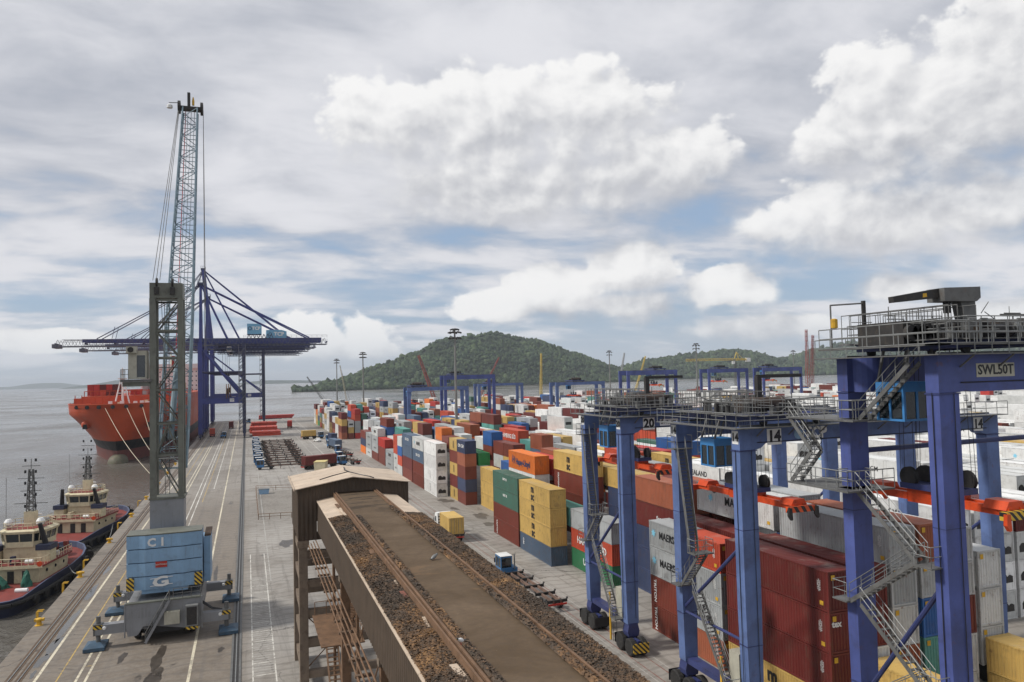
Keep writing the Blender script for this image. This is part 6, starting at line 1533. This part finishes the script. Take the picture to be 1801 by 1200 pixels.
    for z in (1.0, 3.7, 6.1, 8.6, 11.0):
        MB().box(X(4.78), X(12.74), .2, .75, z, z+.62).build('cross_beam', MAT['concrete_brown'], t); MB().box(X(4.78), X(12.74), 7.8, 8.4, z, z+.62).build('cross_beam', MAT['concrete_brown'], t)
        MB().box(X(4.2), X(4.7), .92, 7.68, z+.02, z+.6).build('cross_beam', MAT['concrete_brown'], t)
    # trestles carrying the gallery toward the camera, pipe run and catwalk with stairs
    for y in (-14., -30., -46.):
        for x in (X(6.2), X(11.2)): MB().box(x-.3, x+.3, y-.3, y+.3, 0, zw0).build('trestle_leg', MAT['rust_rail'], t)
        MB().box(X(5.8), X(12.2), y-.3, y+.3, zw0-.8, zw0-.02).build('trestle_beam', MAT['concrete_brown'], t)
    pr = MB()
    for k, x in enumerate((4.85, 5.05, 5.25, 5.45)): pr.tube((X(x), .0, 12.2+.12*k), (X(x), -50, 11.9+.12*k), .045, 6)
    tag(pr.build('pipe_run', MAT['rust_rail'], t), kind='stuff')
    pr = MB()
    for k in range(22): pr.box(X(4.75), X(5.58), -1.2-k*2.2, -.95-k*2.2, 11.95, 12.07)
    tag(pr.build('pipe_support', MAT['timber_brown'], t), kind='stuff')
    stt = MB().stair((X(6.4), -7.5, .3), (X(6.4), -1.5, 5.2), .9, (1, 0, 0)).build('stair_flight', MAT['rust_rail'], t); tag(MB().stair_rail((X(6.4), -7.5, .3), (X(6.4), -1.5, 5.2), .9, (1, 0, 0)).build('handrail', MAT['rust_rail'], stt), kind='stuff')
    stt = MB().stair((X(7.5), -1.5, 5.2), (X(7.5), -8.5, 9.6), .9, (1, 0, 0)).build('stair_flight', MAT['rust_rail'], t); tag(MB().stair_rail((X(7.5), -1.5, 5.2), (X(7.5), -8.5, 9.6), .9, (1, 0, 0)).build('handrail', MAT['rust_rail'], stt), kind='stuff')
    br = MB()
    for a, b_ in (((4.4, .4, 1.6), (9., .4, 6.)), ((9., .4, 1.6), (4.8, .4, 6.)), ((4.5, 1., 6.8), (4.5, 7.8, 11.)), ((4.5, 7.8, 6.8), (4.5, 1., 11.))): br.tube((X(a[0]), a[1], a[2]), (X(b_[0]), b_[1], b_[2]), .05, 5)
    br.rail([(X(5.2), -1.2, 6.6), (X(8.), -1.2, 6.6), (X(8.), -9., 6.6)], 1.1, .03, 1.); br.box(X(5.0), X(8.2), -9., -1.0, 6.5, 6.58)
    for y in (-3., -10., -17.): br.tube((X(6.6), y, .0), (X(6.6), y, zw0), .12, 6); br.tube((X(6.6), y, 4), (X(8.6), y-3, 12), .06, 5)
    tag(br.build('catwalk_framing', MAT['rust_rail'], t), kind='stuff')
    return t
material('yellow_pale', (.62, .50, .20), .5, vary=.1)
material('conv_red', (.22, .085, .06), .8, vary=.25); material('concrete_brown', (.20, .155, .115), .85, vary=.22, scale=.8, dirt=(.08, .055, .04), dirt_amt=.55, streak=.4)
def deck_mat():
    m_ = bpy.data.materials.new('conv_deck'); m_.use_nodes = True; t = NT(m_.node_tree); b = t.n['Principled BSDF']; b.inputs['Roughness'].default_value = .95; b.inputs['Specular IOR Level'].default_value = .12
    P = t.node('ShaderNodeTexCoord').outputs['Object']
    n = t.noise(P, .35, 6, .65, .5); f = t.noise(P, 3., 6, .7); sp = t.noise(P, 14., 3, .6)
    c = t.mix(t.mr(n, .35, .65), (.100, .070, .044, 1), (.150, .108, .072, 1))
    c = t.mix(t.mr(f, .4, .7, 0., .35), c, (.07, .055, .045, 1)); c = t.mix(t.mr(sp, .70, .76, 0., .6), c, (.3, .27, .22, 1))
    x, y, z = t.sep(P)
    st = t.node('ShaderNodeMapping'); t.put(st.inputs[0], P); st.inputs['Scale'].default_value = (.5, 1.4, 1)
    k = t.m('MULTIPLY', t.mr(t.noise(st.outputs[0], .8, 5, .7, .6), .50, .60, 0., 1., True), t.mr(y, -14., -4., 0., .85, True))
    c = t.mix(k, c, (.03, .026, .022, 1))
    k2 = t.mr(t.noise(st.outputs[0], .31, 5, .72, 1.6), .60, .68, 0., .35, True); c = t.mix(k2, c, (.20, .125, .07, 1))
    t.put(b.inputs['Base Color'], c); bn = t.node('ShaderNodeBump'); bn.inputs['Strength'].default_value = .3; bn.inputs['Distance'].default_value = .03; t.put(bn.inputs['Height'], f); t.put(b.inputs['Normal'], bn.outputs[0]); MAT['conv_deck'] = m_
deck_mat()
conveyor()
def debris(x0, x1, ya, yb, zf, seed, n, label):
    """spilled grain and husk: a lumpy sheet plus thousands of loose flakes"""
    rs = np.random.RandomState(seed)
    nx, ny = 10, int((yb-ya)/.16)
    gx, gy = np.meshgrid(np.linspace(x0, x1, nx), np.linspace(ya, yb, ny), indexing='ij')
    s_ = np.sin(math.pi*(gx-x0)/(x1-x0))
    ed = np.clip((yb-gy)/1.5, 0, 1)
    h = (.05+.16*s_*(.6+.4*np.sin(gy*.55+seed)*np.sin(gy*.21+gx*1.3))+rs.uniform(0, .04, gx.shape))*ed-.01
    base = zf[0]+(zf[1]-zf[0])*(gx-x0)/(x1-x0)
    V = np.stack([gx+rs.uniform(-.04, .04, gx.shape)*(s_ > .1), gy+rs.uniform(-.05, .05, gx.shape), base+h], -1).reshape(-1, 3)
    idx = np.arange(V.shape[0]).reshape(gx.shape); F = np.stack([idx[:-1, :-1], idx[1:, :-1], idx[1:, 1:], idx[:-1, 1:]], -1).reshape(-1, 4)
    tint = (.5+.35*np.sin(gy*.42+seed)+.25*np.sin(gy*1.1+gx*2)+rs.uniform(-.3, .3, gx.shape)).ravel()
    fx = rs.uniform(x0, x1, n); fy = rs.uniform(ya, yb, n); u = (fx-x0)/(x1-x0)
    fz = zf[0]+(zf[1]-zf[0])*u+(.05+.16*np.sin(math.pi*u)*(.6+.4*np.sin(fy*.55+seed)*np.sin(fy*.21+fx*1.3)))*np.clip((yb-fy)/1.5, 0, 1)+.05
    a = rs.uniform(0, 6.28, n); l = rs.uniform(.025, .085, n); w = rs.uniform(.015, .045, n); tl = rs.uniform(-.04, .04, (n, 4))
    dx, dy = np.cos(a), np.sin(a)
    Q = np.stack([np.stack([fx-dx*l-dy*w, fy-dy*l+dx*w, fz+tl[:, 0]], -1), np.stack([fx+dx*l-dy*w, fy+dy*l+dx*w, fz+tl[:, 1]], -1), np.stack([fx+dx*l+dy*w, fy+dy*l-dx*w, fz+tl[:, 2]], -1), np.stack([fx-dx*l+dy*w, fy-dy*l-dx*w, fz+tl[:, 3]], -1)], 1).reshape(-1, 3)
    F2 = np.arange(4*n).reshape(-1, 4)+len(V)
    t2 = np.repeat(np.clip(.5+.35*np.sin(fy*.42+seed)+rs.uniform(-.55, .55, n), -.2, 1.2), 4)
    me = np_mesh('spilled_grain', np.concatenate([V, Q]), np.concatenate([F, F2]), MAT['grain'], np.clip(np.concatenate([tint, t2]), 0, 1))
    tag(obj('spilled_grain', me), label, 'spilled grain', kind='stuff')
def grain_mat():
    m_ = bpy.data.materials.new('grain'); m_.use_nodes = True; t = NT(m_.node_tree); b = t.n['Principled BSDF']; b.inputs['Roughness'].default_value = .9
    at = t.node('ShaderNodeAttribute', attribute_name='tint'); P = t.node('ShaderNodeTexCoord').outputs['Object']
    n = t.noise(P, .45, 5, .65, .6); n2 = t.noise(P, 5., 4, .7)
    f = t.m('ADD', t.m('MULTIPLY', at.outputs['Fac'], .42), t.m('MULTIPLY', t.mr(n, .3, .7), .58))
    cr_ = t.node('ShaderNodeValToRGB'); t.put(cr_.inputs[0], f); e = cr_.color_ramp.elements
    e[0].position = .25; e[0].color = (.055, .041, .029, 1); e[1].position = .95; e[1].color = (.36, .205, .085, 1)
    for p, c in ((.42, (.088, .062, .042, 1)), (.6, (.125, .075, .042, 1)), (.78, (.215, .118, .052, 1))): k = e.new(p); k.color = c
    t.put(b.inputs['Base Color'], t.vm('SCALE', cr_.outputs[0], scale=t.mr(n2, .3, .7, .6, 1.3))); MAT['grain'] = m_
grain_mat()
debris(5.62, 6.95, 8., 57.5, (15.90, 16.10), 2, 26000, 'spilled brown grain and husk along the left side of the conveyor roof')
debris(10.85, 12.42, 8., 56.5, (16.10, 15.92), 5, 28000, 'spilled dark grain and husk along the right side of the conveyor roof')
debris(7.32, 7.62, 8., 55., (16.40, 16.385), 8, 1800, 'line of orange grain beside the left rail of the conveyor roof')
debris(10.15, 10.46, 8., 58., (16.385, 16.40), 11, 1800, 'line of orange grain beside the right rail of the conveyor roof')
# birds on the roof
def bird(loc, rz, body, label, s=1.):
    t = empty('bird', loc, rz, label, 'bird')
    b = MB(); b.lathe((0, 0, 0), [(-.20, .015), (-.14, .05), (-.05, .085), (.06, .085), (.12, .055), (.155, .045), (.19, .05), (.22, .035), (.235, .01)], 1, 10); o = b.build('body', body, t, (0, 0, .16), True, (R(24), 0, 0)); o.scale = (s, s, s)
    MB().lathe((0, .235, .275), [(-.045, .02), (-.02, .042), (.02, .042), (.045, .015)], 1, 8).build('head', MAT['dark_machine'], t, smooth=True); MB().tube((0, .27, .275), (0, .315, .265), .012, 5, .003).build('beak', MAT['yellow_paint'], t)
    for sx in (-.03, .03): MB().tube((sx, .02, 0), (sx, 0, .1), .008, 4).build('leg', MAT['red_paint'], t)
    MB().prism([(-.03, -.16), (.03, -.16), (.045, -.30), (-.045, -.30)], 2, .09, .105).build('tail', MAT['dark_machine'], t)
bird((9.42, 40., 16.385), R(-60), MAT['galvanised'], 'small grey pigeon standing on the conveyor roof', 1.25)
bird((7.2, 26.6, 16.56), R(130), MAT['white_paint'], 'white gull perched on the left rail of the conveyor roof', .9)

# ================================================================ TRUCKS AND TRAILERS
def truck(loc, rz, label, cab='blue', trailer=12.4, group='terminal trucks', wheels=True):
    """local +Y is forward; origin under the trailer rear end"""
    t = empty('terminal_truck', (loc[0], loc[1], 0), rz, label, 'truck', group)
    fm = MAT['trailer_rust']
    for sx in (-.45, .45): MB().box(sx-.08, sx+.08, .1, trailer, .95, 1.25).build('trailer_beam', fm, t)
    n = 5
    for k in range(n):
        y = .25+k*(trailer-.5)/(n-1); b = MB(); b.box(-1.22, 1.22, y-.12, y+.12, 1.0, 1.3)
        for sx in (-1.18, 1.18): b.prism([(sx-.05, 1.28), (sx+.05, 1.28), (sx+.1*(1 if sx > 0 else -1)+.05, 1.5), (sx+.1*(1 if sx > 0 else -1)-.05, 1.5)], 1, y-.14, y+.14)
        b.build('bolster', MAT['dark_machine'], t)
    for y in (1.5, 2.8):
        for sx in (-.9, .9): MB().wheel((0, 0, 0), .5, .5, 0, 14, .45).build('wheel', MAT['rubber'], t, (sx, y, .5))
    for sx in (-.55, .55): MB().box(sx-.06, sx+.06, trailer-3.4, trailer-3.25, .1, .98).build('landing_leg', fm, t)
    y0 = trailer-1.6; road = cab == 'white'
    MB().box(-.5, .5, y0, y0+5.0, .6, .9).build('tractor_frame', MAT['dark_machine'], t)
    for y in ((y0+.9,) if not road else (y0+.6, y0+1.8)):
        for sx in (-.95, .95): MB().wheel((0, 0, 0), .52, .5, 0, 14, .45).build('wheel', MAT['rubber'], t, (sx, y, .52))
    for sx in (-1.0, 1.0): MB().wheel((0, 0, 0), .52, .34, 0, 14, .45).build('wheel', MAT['rubber'], t, (sx, y0+4.1, .52))
    cm = MAT['white_paint'] if road else MAT['truck_blue']
    if road:
        c = MB(); c.prism([(y0+2.9, .7), (y0+5.1, .7), (y0+5.15, 1.6), (y0+4.8, 3.1), (y0+4.2, 3.45), (y0+2.9, 3.5)], 0, -1.22, 1.22); cb = c.build('cab', cm, t)
        MB().prism([(y0+5.16, 1.9), (y0+5.18, 1.9), (y0+4.86, 3.0), (y0+4.84, 3.0)], 0, -1.05, 1.05).build('windscreen', MAT['window_glass'], cb)
        for sx in (-1.225, 1.225): MB().box(sx-.01, sx+.01, y0+3.7, y0+4.6, 1.9, 2.8).build('side_window', MAT['window_glass'], cb)
        for k in range(5): MB().box(-1.1, -.4, y0+2.86, y0+2.9, .9+k*.48, 1.05+k*.48).build('vent_slat', MAT['dark_machine'], cb)
    else:
        c = MB(); c.box(-1.2, .35, y0+2.9, y0+5.0, .75, 1.5); c.box(-1.2, .35, y0+2.9, y0+5.0, 2.75, 2.95)
        for a, b_ in ((-1.2, y0+2.9), (.23, y0+2.9), (-1.2, y0+4.88), (.23, y0+4.88), (-1.2, y0+3.9)): c.box(a, a+.12, b_, b_+.12, 1.5, 2.75)
        c.box(.35, 1.2, y0+3.2, y0+5.0, .75, 1.35); cb = c.build('cab', cm, t)
        MB().box(-1.17, .32, y0+2.94, y0+4.96, 1.5, 2.75).build('cab_window', MAT['window_glass'], cb); MB().box(-1.22, .37, y0+2.85, y0+5.05, 2.955, 3.0).build('cab_roof', MAT['white_paint'], cb)
        MB().tube((.75, y0+3.1, 1.2), (.75, y0+3.1, 3.1), .09, 8).build('exhaust', MAT['galvanised'], t)
    for sx in (-1.42, 1.35 if road else .6): MB().box(sx-.04, sx+.1, y0+4.7, y0+4.8, 1.9, 2.5).build('mirror', MAT['black_paint'], cb)
    MB().box(-1.1, 1.1, .0, .08, .75, .95).build('rear_bar', MAT['red_paint'], t)
    for sx in (-.95, .95): MB().box(sx-.14, sx+.14, -.02, .0, .78, .92).build('tail_lamp', MAT['red_paint'], t)
    return t
material('trailer_rust', (.16, .10, .075), .7, vary=.3, dirt=(.05, .04, .035), dirt_amt=.6); material('truck_blue', (.05, .16, .34), .45, vary=.12, dirt=(.05, .08, .12), dirt_amt=.3)
TG = 'trucks driving about the terminal'
def loaded(loc, rz, tl, cl, colour, Lc, cab='blue', kind='dry', trailer=12.4, mark=None, at=.3):
    truck(loc, rz, tl, cab, trailer, TG)
    d = Vector((-math.sin(rz), math.cos(rz), 0)); c = Vector((loc[0], loc[1], 0))+d*(at+Lc/2)
    new_container(c.x, c.y, 1.31, Lc, H5, colour, kind, mark, cl, 'containers carried on trucks', rz=rz)
loaded((31.1, 115.8), 0, 'white road truck carrying a tan container beside the conveyor', 'tan container with doors on the white truck beside the conveyor', 'tan', L20, 'white', 'door', 6.6)
truck((32.1, 77.6), R(1.5), 'blue terminal tractor pulling an empty skeletal trailer beside the conveyor', 'blue', 13.6, TG)
loaded((15.2, 229.), R(-68), 'truck carrying a maroon container across the yard beyond the conveyor roof', 'maroon container on the truck beyond the conveyor roof', 'maroon', 10.2, 'blue', 'dry', 10.6)
loaded((28.4, 161.), R(2), 'truck with a maroon container half hidden behind the conveyor roof', 'maroon container half hidden behind the conveyor roof', 'maroon', L40)
loaded((22.6, 347.), R(-80), 'truck carrying a short tan container in the open yard', 'short tan container on a truck in the open yard', 'tan', L20, 'blue', 'dry', 6.6)
loaded((31.8, 283.), R(6), 'truck carrying a slate blue container on the access road', 'slate blue container on a truck on the access road', 'slate', L40)
truck((32.6, 258.), R(8), 'empty trailer truck right behind the slate blue container truck', 'blue', 12.4, TG); truck((31.9, 234.), R(14), 'empty trailer truck on the access road nearest the stacks of brown containers', 'blue', 12.4, TG)
loaded((22., 431.), R(-4), 'far truck with a red container right of the hatch covers', 'red container on the far truck right of the hatch covers', 'red', L40)
loaded((-15.8, 391.), R(2), 'truck with an orange red container under the nearest quay crane', 'orange red container on the truck under the nearest quay crane', 'redorange', L20, 'blue', 'dry', 6.6)
truck((-10.6, 396.), R(180), 'blue terminal truck facing the camera under the nearest quay crane', 'blue', 12.4, TG); loaded((-8.4, 452.), R(0), 'truck with a maroon container behind the blue truck on the quay', 'maroon container on the truck under the second quay crane', 'maroon', L20, 'blue', 'dry', 6.6)
truck((.9, 520.), R(180), 'small dark truck between the far crane legs', 'blue', 12.4, TG); loaded((34., 318.), R(8), 'truck under a navy container just past the slate blue one', 'navy container on a truck at the crossing aisle', 'navy', L20, 'blue', 'dry', 6.6)
NUMW = ['nearest', 'second nearest', 'third nearest', 'fourth nearest', 'fifth nearest', 'sixth nearest', 'seventh nearest', 'eighth nearest', 'ninth nearest', 'tenth nearest', 'eleventh nearest', 'twelfth nearest', 'thirteenth nearest', 'farthest']
for k in range(14): truck((18.4-.35*(k % 3), 236.+k*7.6), R(90-4), 'blue tractor with empty trailer in the parked row, %s' % NUMW[k], 'blue', 12.4, 'parked tractors with empty trailers')
# red hatch covers stacked on the ground
def hatch(x, y, z, label):
    t = empty('hatch_cover', (x, y, z), 0, label, 'hatch cover', 'red ship hatch covers stacked on the quay')
    MB().box(0, 13.2, 0, 12.4, .55, .95).build('top_plate', MAT['hatch_red'], t)
    for k in range(5): MB().box(.2, 13.0, .1+k*2.95, .5+k*2.95, 0, .54).build('rib', MAT['hatch_red'], t)
    for k in range(4):
        for j in range(3): MB().box(1.2+k*3.2, 1.9+k*3.2, 1.5+j*4., 2.1+j*4., .955, 1.08).build('container_socket', MAT['letter_white'] if j == 1 else MAT['hatch_red'], t)
material('hatch_red', (.50, .06, .03), .5, vary=.15, scale=.3, dirt=(.25, .05, .03), dirt_amt=.35)
HC = [(2.4, 382., 0, 'bottom of the nearest pile'), (2.2, 382.2, 1.1, 'top of the nearest pile'), (1.2, 402., 0, 'bottom of the middle pile'), (1.6, 402.3, 1.1, 'second in the middle pile'), (1.4, 402.1, 2.2, 'top of the middle pile'), (1.0, 424., 0, 'bottom of the farthest pile'), (1.4, 424.2, 1.1, 'second in the farthest pile'), (1.8, 424., 2.2, 'third in the farthest pile'), (2.2, 424.2, 3.3, 'top of the farthest pile')]
for x, y, z, s in HC: hatch(x, y, z, 'red ship hatch cover, %s' % s)
# fenced work area beside the conveyor tower
t = empty('pipe_fence', (1.9, 151.5, 0), 0, 'low pipe barrier round the muddy work area left of the conveyor tower', 'fence')
tag(MB().rail([(0, 0, 0), (0, 41, 0), (9, 38, 0)], 1.1, .05, 4.).rail([(0, 0, 0), (8, -1, 0)], 1.1, .05, 2.).build('barrier_rail', MAT['rust_rail'], t), kind='stuff')
t = empty('blue_bin', (3.6, 186., 0), 0, 'small pale blue bin inside the barrier', 'bin'); MB().prism([(-1., 0), (1., 0), (1.2, 1.1), (-1.2, 1.1)], 1, -.8, .8).build('tub', MAT['mhc_blue'], t); MB().box(-1.25, 1.25, -.86, .86, 1.1, 1.22).build('rim', MAT['galvanised'], t)
strip('work_area', 2.2, 10., 152., 189., 'mudarea', z=.0035) if 'mudarea' in MAT else None
# small white car and a yellow skip
def car(x, y, rz):
    t = empty('parked_car', (x, y, 0), rz, 'small white pickup car beside the truck with the tan container', 'car')
    MB().prism([(-2.2, .35), (2.2, .35), (2.25, .8), (1.3, .95), (.7, 1.45), (-.5, 1.5), (-1.0, .98), (-2.25, .95)], 0, -.85, .85).build('body', MAT['white_paint'], t)
    for sg in (-.86, .86): MB().prism([(.95, .98), (.6, 1.4), (-.4, 1.43), (-.8, 1.0)], 0, sg-.01, sg+.01).build('window', MAT['window_glass'], t)
    for sx in (-.75, .75):
        for sy in (-1.35, 1.4): MB().wheel((0, 0, 0), .34, .22, 0, 12, .5).build('wheel', MAT['rubber'], t, (sx, sy, .34))
car(28.2, 330., R(20))
t = empty('yellow_skip', (19.8, 221.5, 0), R(-15), 'yellow box body in front of the maroon container truck', 'skip'); MB().prism([(-1.4, .4), (1.4, .4), (1.6, 3.0), (-1.6, 3.0)], 1, -2.4, 2.4).build('body', MAT['cream'], t); MB().box(-1.65, 1.65, -2.45, 2.45, 3.0, 3.12).build('lid', MAT['yellow_pale'], t)
for sx in (-1., 1.): MB().box(sx-.1, sx+.1, -2.2, 2.2, 0, .4).build('skid', MAT['dark_machine'], t)

# ================================================================ HIGH LIGHTING MASTS
def mast(x, y, label, h=40.5):
    t = empty('lighting_mast', (x, y, 0), 0, label, 'lamp mast', 'high lighting masts')
    MB().tube((0, 0, 0), (0, 0, h), .55, 10, .26).build('pole', MAT['mast_grey'], t); MB().box(-.9, .9, -.9, .9, 0, .9).build('footing', MAT['concrete_beam'], t)
    for k, (z, r_) in enumerate(((h-2.6, 1.6), (h-.9, 1.7), (h, 1.0))):
        rg = MB(); n = 10
        for i in range(n):
            a = 2*math.pi*i/n; rg.tube((0, 0, z), (r_*math.cos(a), r_*math.sin(a), z), .05, 4)
            b_ = 2*math.pi*(i+1)/n; rg.tube((r_*math.cos(a), r_*math.sin(a), z), (r_*math.cos(b_), r_*math.sin(b_), z), .06, 4)
        hd = rg.build('lamp_ring', MAT['steel_grey'], t)
        for i in range(6 if k < 2 else 4):
            a = 2*math.pi*i/(6 if k < 2 else 4); MB().box(-.45, .45, -.3, .3, -.3, .12).build('floodlight', MAT['dark_machine'], hd, (r_*math.cos(a), r_*math.sin(a), z), False, (0, R(20), a))
material('mast_grey', (.20, .20, .19), .6, vary=.15, scale=.3, dirt=(.08, .07, .06), dirt_amt=.4)
for x, y, lb in [(59.5, 219.6, 'nearest tall lighting mast, in front of the big hill'), (59.6, 411., 'second lighting mast, left of the big hill top'), (59.6, 537., 'third lighting mast, at the left foot of the big hill'), (224.5, 443., 'lighting mast in the gap between the two hills'), (226.5, 345., 'lighting mast in front of the yellow tower crane jib'), (420., 500., 'lighting mast beside the red and white lattice cranes')]: mast(x, y, lb)

# ================================================================ FAR CRANES BEHIND THE YARD
def boom_crane(base, tip, mat, label, w=1.6, n=14):
    t = empty('crawler_crane', (base[0], base[1], 0), 0, label, 'crane')
    MB().box(-3, 3, -2.5, 2.5, 1.2, 4.2).build('body', MAT[mat], t)
    for sy in (-2.6, 2.6): MB().prism([(-4, .2), (-3.4, 0), (3.4, 0), (4, .2), (4, 1.), (3.4, 1.2), (-3.4, 1.2), (-4, 1.)], 1, sy-.5, sy+.5).build('track', MAT['dark_machine'], t)
    b = Vector((0, 0, 3.)); e = Vector((tip[0]-base[0], tip[1]-base[1], tip[2])); ax = (e-b).normalized(); s_ = Vector((0, 1, 0)); u_ = s_.cross(ax).normalized()
    q = lambda c, w_: [c+s_*(-w_/2)+u_*(-w_/2), c+s_*(w_/2)+u_*(-w_/2), c+s_*(w_/2)+u_*(w_/2), c+s_*(-w_/2)+u_*(w_/2)]
    lb = MB(); lattice(lb, q(b, w), q(e, w*.5), w*.10, w*.055, n); lb.build('boom', MAT[mat], t)
    MB().tube(e, (2.5*(1 if e.x < 0 else -1), 0, 4.5), .1, 4).build('pendant', MAT['steel_grey'], t)
material('faded_red', (.30, .09, .08), .6, vary=.15); material('pale_grey', (.42, .43, .44), .6, vary=.1); material('tower_yellow', (.62, .46, .12), .55, vary=.1)
boom_crane((132., 538.), (118.2, 538., 42.4), 'faded_red', 'far red lattice boom leaning left in front of the big hill', 2.4)
boom_crane((160., 538.), (180., 538., 39.8), 'faded_red', 'far brown lattice boom leaning right behind the tall yard crane', 1.4)
boom_crane((213., 538.), (214.3, 538., 42.4), 'tower_yellow', 'far yellow lattice boom standing upright below the big hill', 1.7)
boom_crane((466.2, 538.), (467., 538., 60.), 'faded_red', 'tallest far red lattice boom near the right edge hills', 2.6)
boom_crane((470., 538.), (474., 538., 55.), 'faded_red', 'shorter of the two far red lattice booms side by side', 2.6)
boom_crane((278., 538.), (286.2, 538., 41.8), 'pale_grey', 'far pale grey boom rising in the gap between the hills', 1.6)
boom_crane((292., 538.), (305.2, 538., 38.8), 'tower_yellow', 'far small yellow boom right of the pale grey one', 1.4)
boom_crane((56., 540.), (39.6, 540., 28.6), 'steel_grey', 'far dark boom leaning left at the foot of the big hill', 1.2)
boom_crane((68., 540.), (62.2, 540., 36.), 'rope', 'far thin pale boom beside the third lighting mast', .9)
def tower_crane():
    t = empty('tower_crane', (385.5, 530., 0), 0, 'yellow tower crane with a long horizontal jib before the right hill', 'tower crane')
    Y_ = MAT['tower_yellow']
    q = lambda x, y, z, w: [(x-w, y-w, z), (x+w, y-w, z), (x+w, y+w, z), (x-w, y+w, z)]
    m_ = MB(); lattice(m_, q(0, 0, 0, .8), q(0, 0, 33., .8), .16, .08, 16); m_.build('tower', MAT['steel_grey'], t)
    def span(x0, x1, z, w):
        b = MB(); lattice(b, [(x0, -w, z-w), (x0, w, z-w), (x0, w, z+w), (x0, -w, z+w)], [(x1, -w, z-w*.8), (x1, w, z-w*.8), (x1, w, z+w*.8), (x1, -w, z+w*.8)], .2, .1, 18); return b
    span(-47., -1., 34.8, .8).build('jib', Y_, t); span(1., 13.5, 34.6, .7).build('counter_jib', Y_, t)
    MB().box(11., 14.6, -1.2, 1.2, 32.6, 35.8).build('counterweight', MAT['white_paint'], t); MB().box(-2.8, -.9, -1., 1., 31.0, 33.2).build('cab', MAT['white_paint'], t)
    a = MB(); a.beam((-.8, 0, 35), (1.6, 0, 40.9), .5); a.beam((1.6, 0, 40.9), (3.4, 0, 35.2), .4); a.beam((1.6, 0, 40.9), (7.5, 0, 35.3), .25); a.build('apex', Y_, t)
    MB().box(-1.6, 1.6, -1.6, 1.6, 0, 1.).build('base', MAT['concrete_beam'], t)
tower_crane()
# red-hulled coaster beyond the quay end
def coaster(x, y, s, label):
    t = empty('cargo_barge', (x, y, SEA_Z), 0, label, 'barge')
    MB().prism([(-13*s, 0), (12*s, 0), (14.5*s, 3.4), (-13*s, 3.4)], 1, -4, 4).build('hull', MAT['red_paint'], t); MB().prism([(-13.1*s, -.6), (12.1*s, -.6), (12.6*s, .9), (-13.1*s, .9)], 1, -4.1, 4.1).build('boot_top', MAT['hull_navy'], t)
    MB().box(-12*s, -8*s, -3, 3, 3.4, 6.2).build('house', MAT['white_paint'], t)
coaster(22., 640., 1., 'red barge lying beyond the far end of the quay')
coaster(190., 760., 1.4, 'red and white barge on the water behind the far containers')
# ================================================================ HAZE
def haze():
    q = 25200.
    o = MB().box(-q, q, -1950., q, SEA_Z-1., 215.).build('haze', MAT['mud']); o['kind'] = 'stuff'; o['label'] = 'thin pale haze over the bay'; o['category'] = 'haze'
    m_ = bpy.data.materials.new('haze_air'); m_.use_nodes = True; t = m_.node_tree; t.nodes.clear()
    out = t.nodes.new('ShaderNodeOutputMaterial'); v = t.nodes.new('ShaderNodeVolumePrincipled'); v.inputs['Density'].default_value = 7.5e-5; v.inputs['Color'].default_value = (.80, .87, .95, 1); v.inputs['Anisotropy'].default_value = 0.
    t.links.new(v.outputs[0], out.inputs['Volume']); o.data.materials.clear(); o.data.materials.append(m_)
haze()
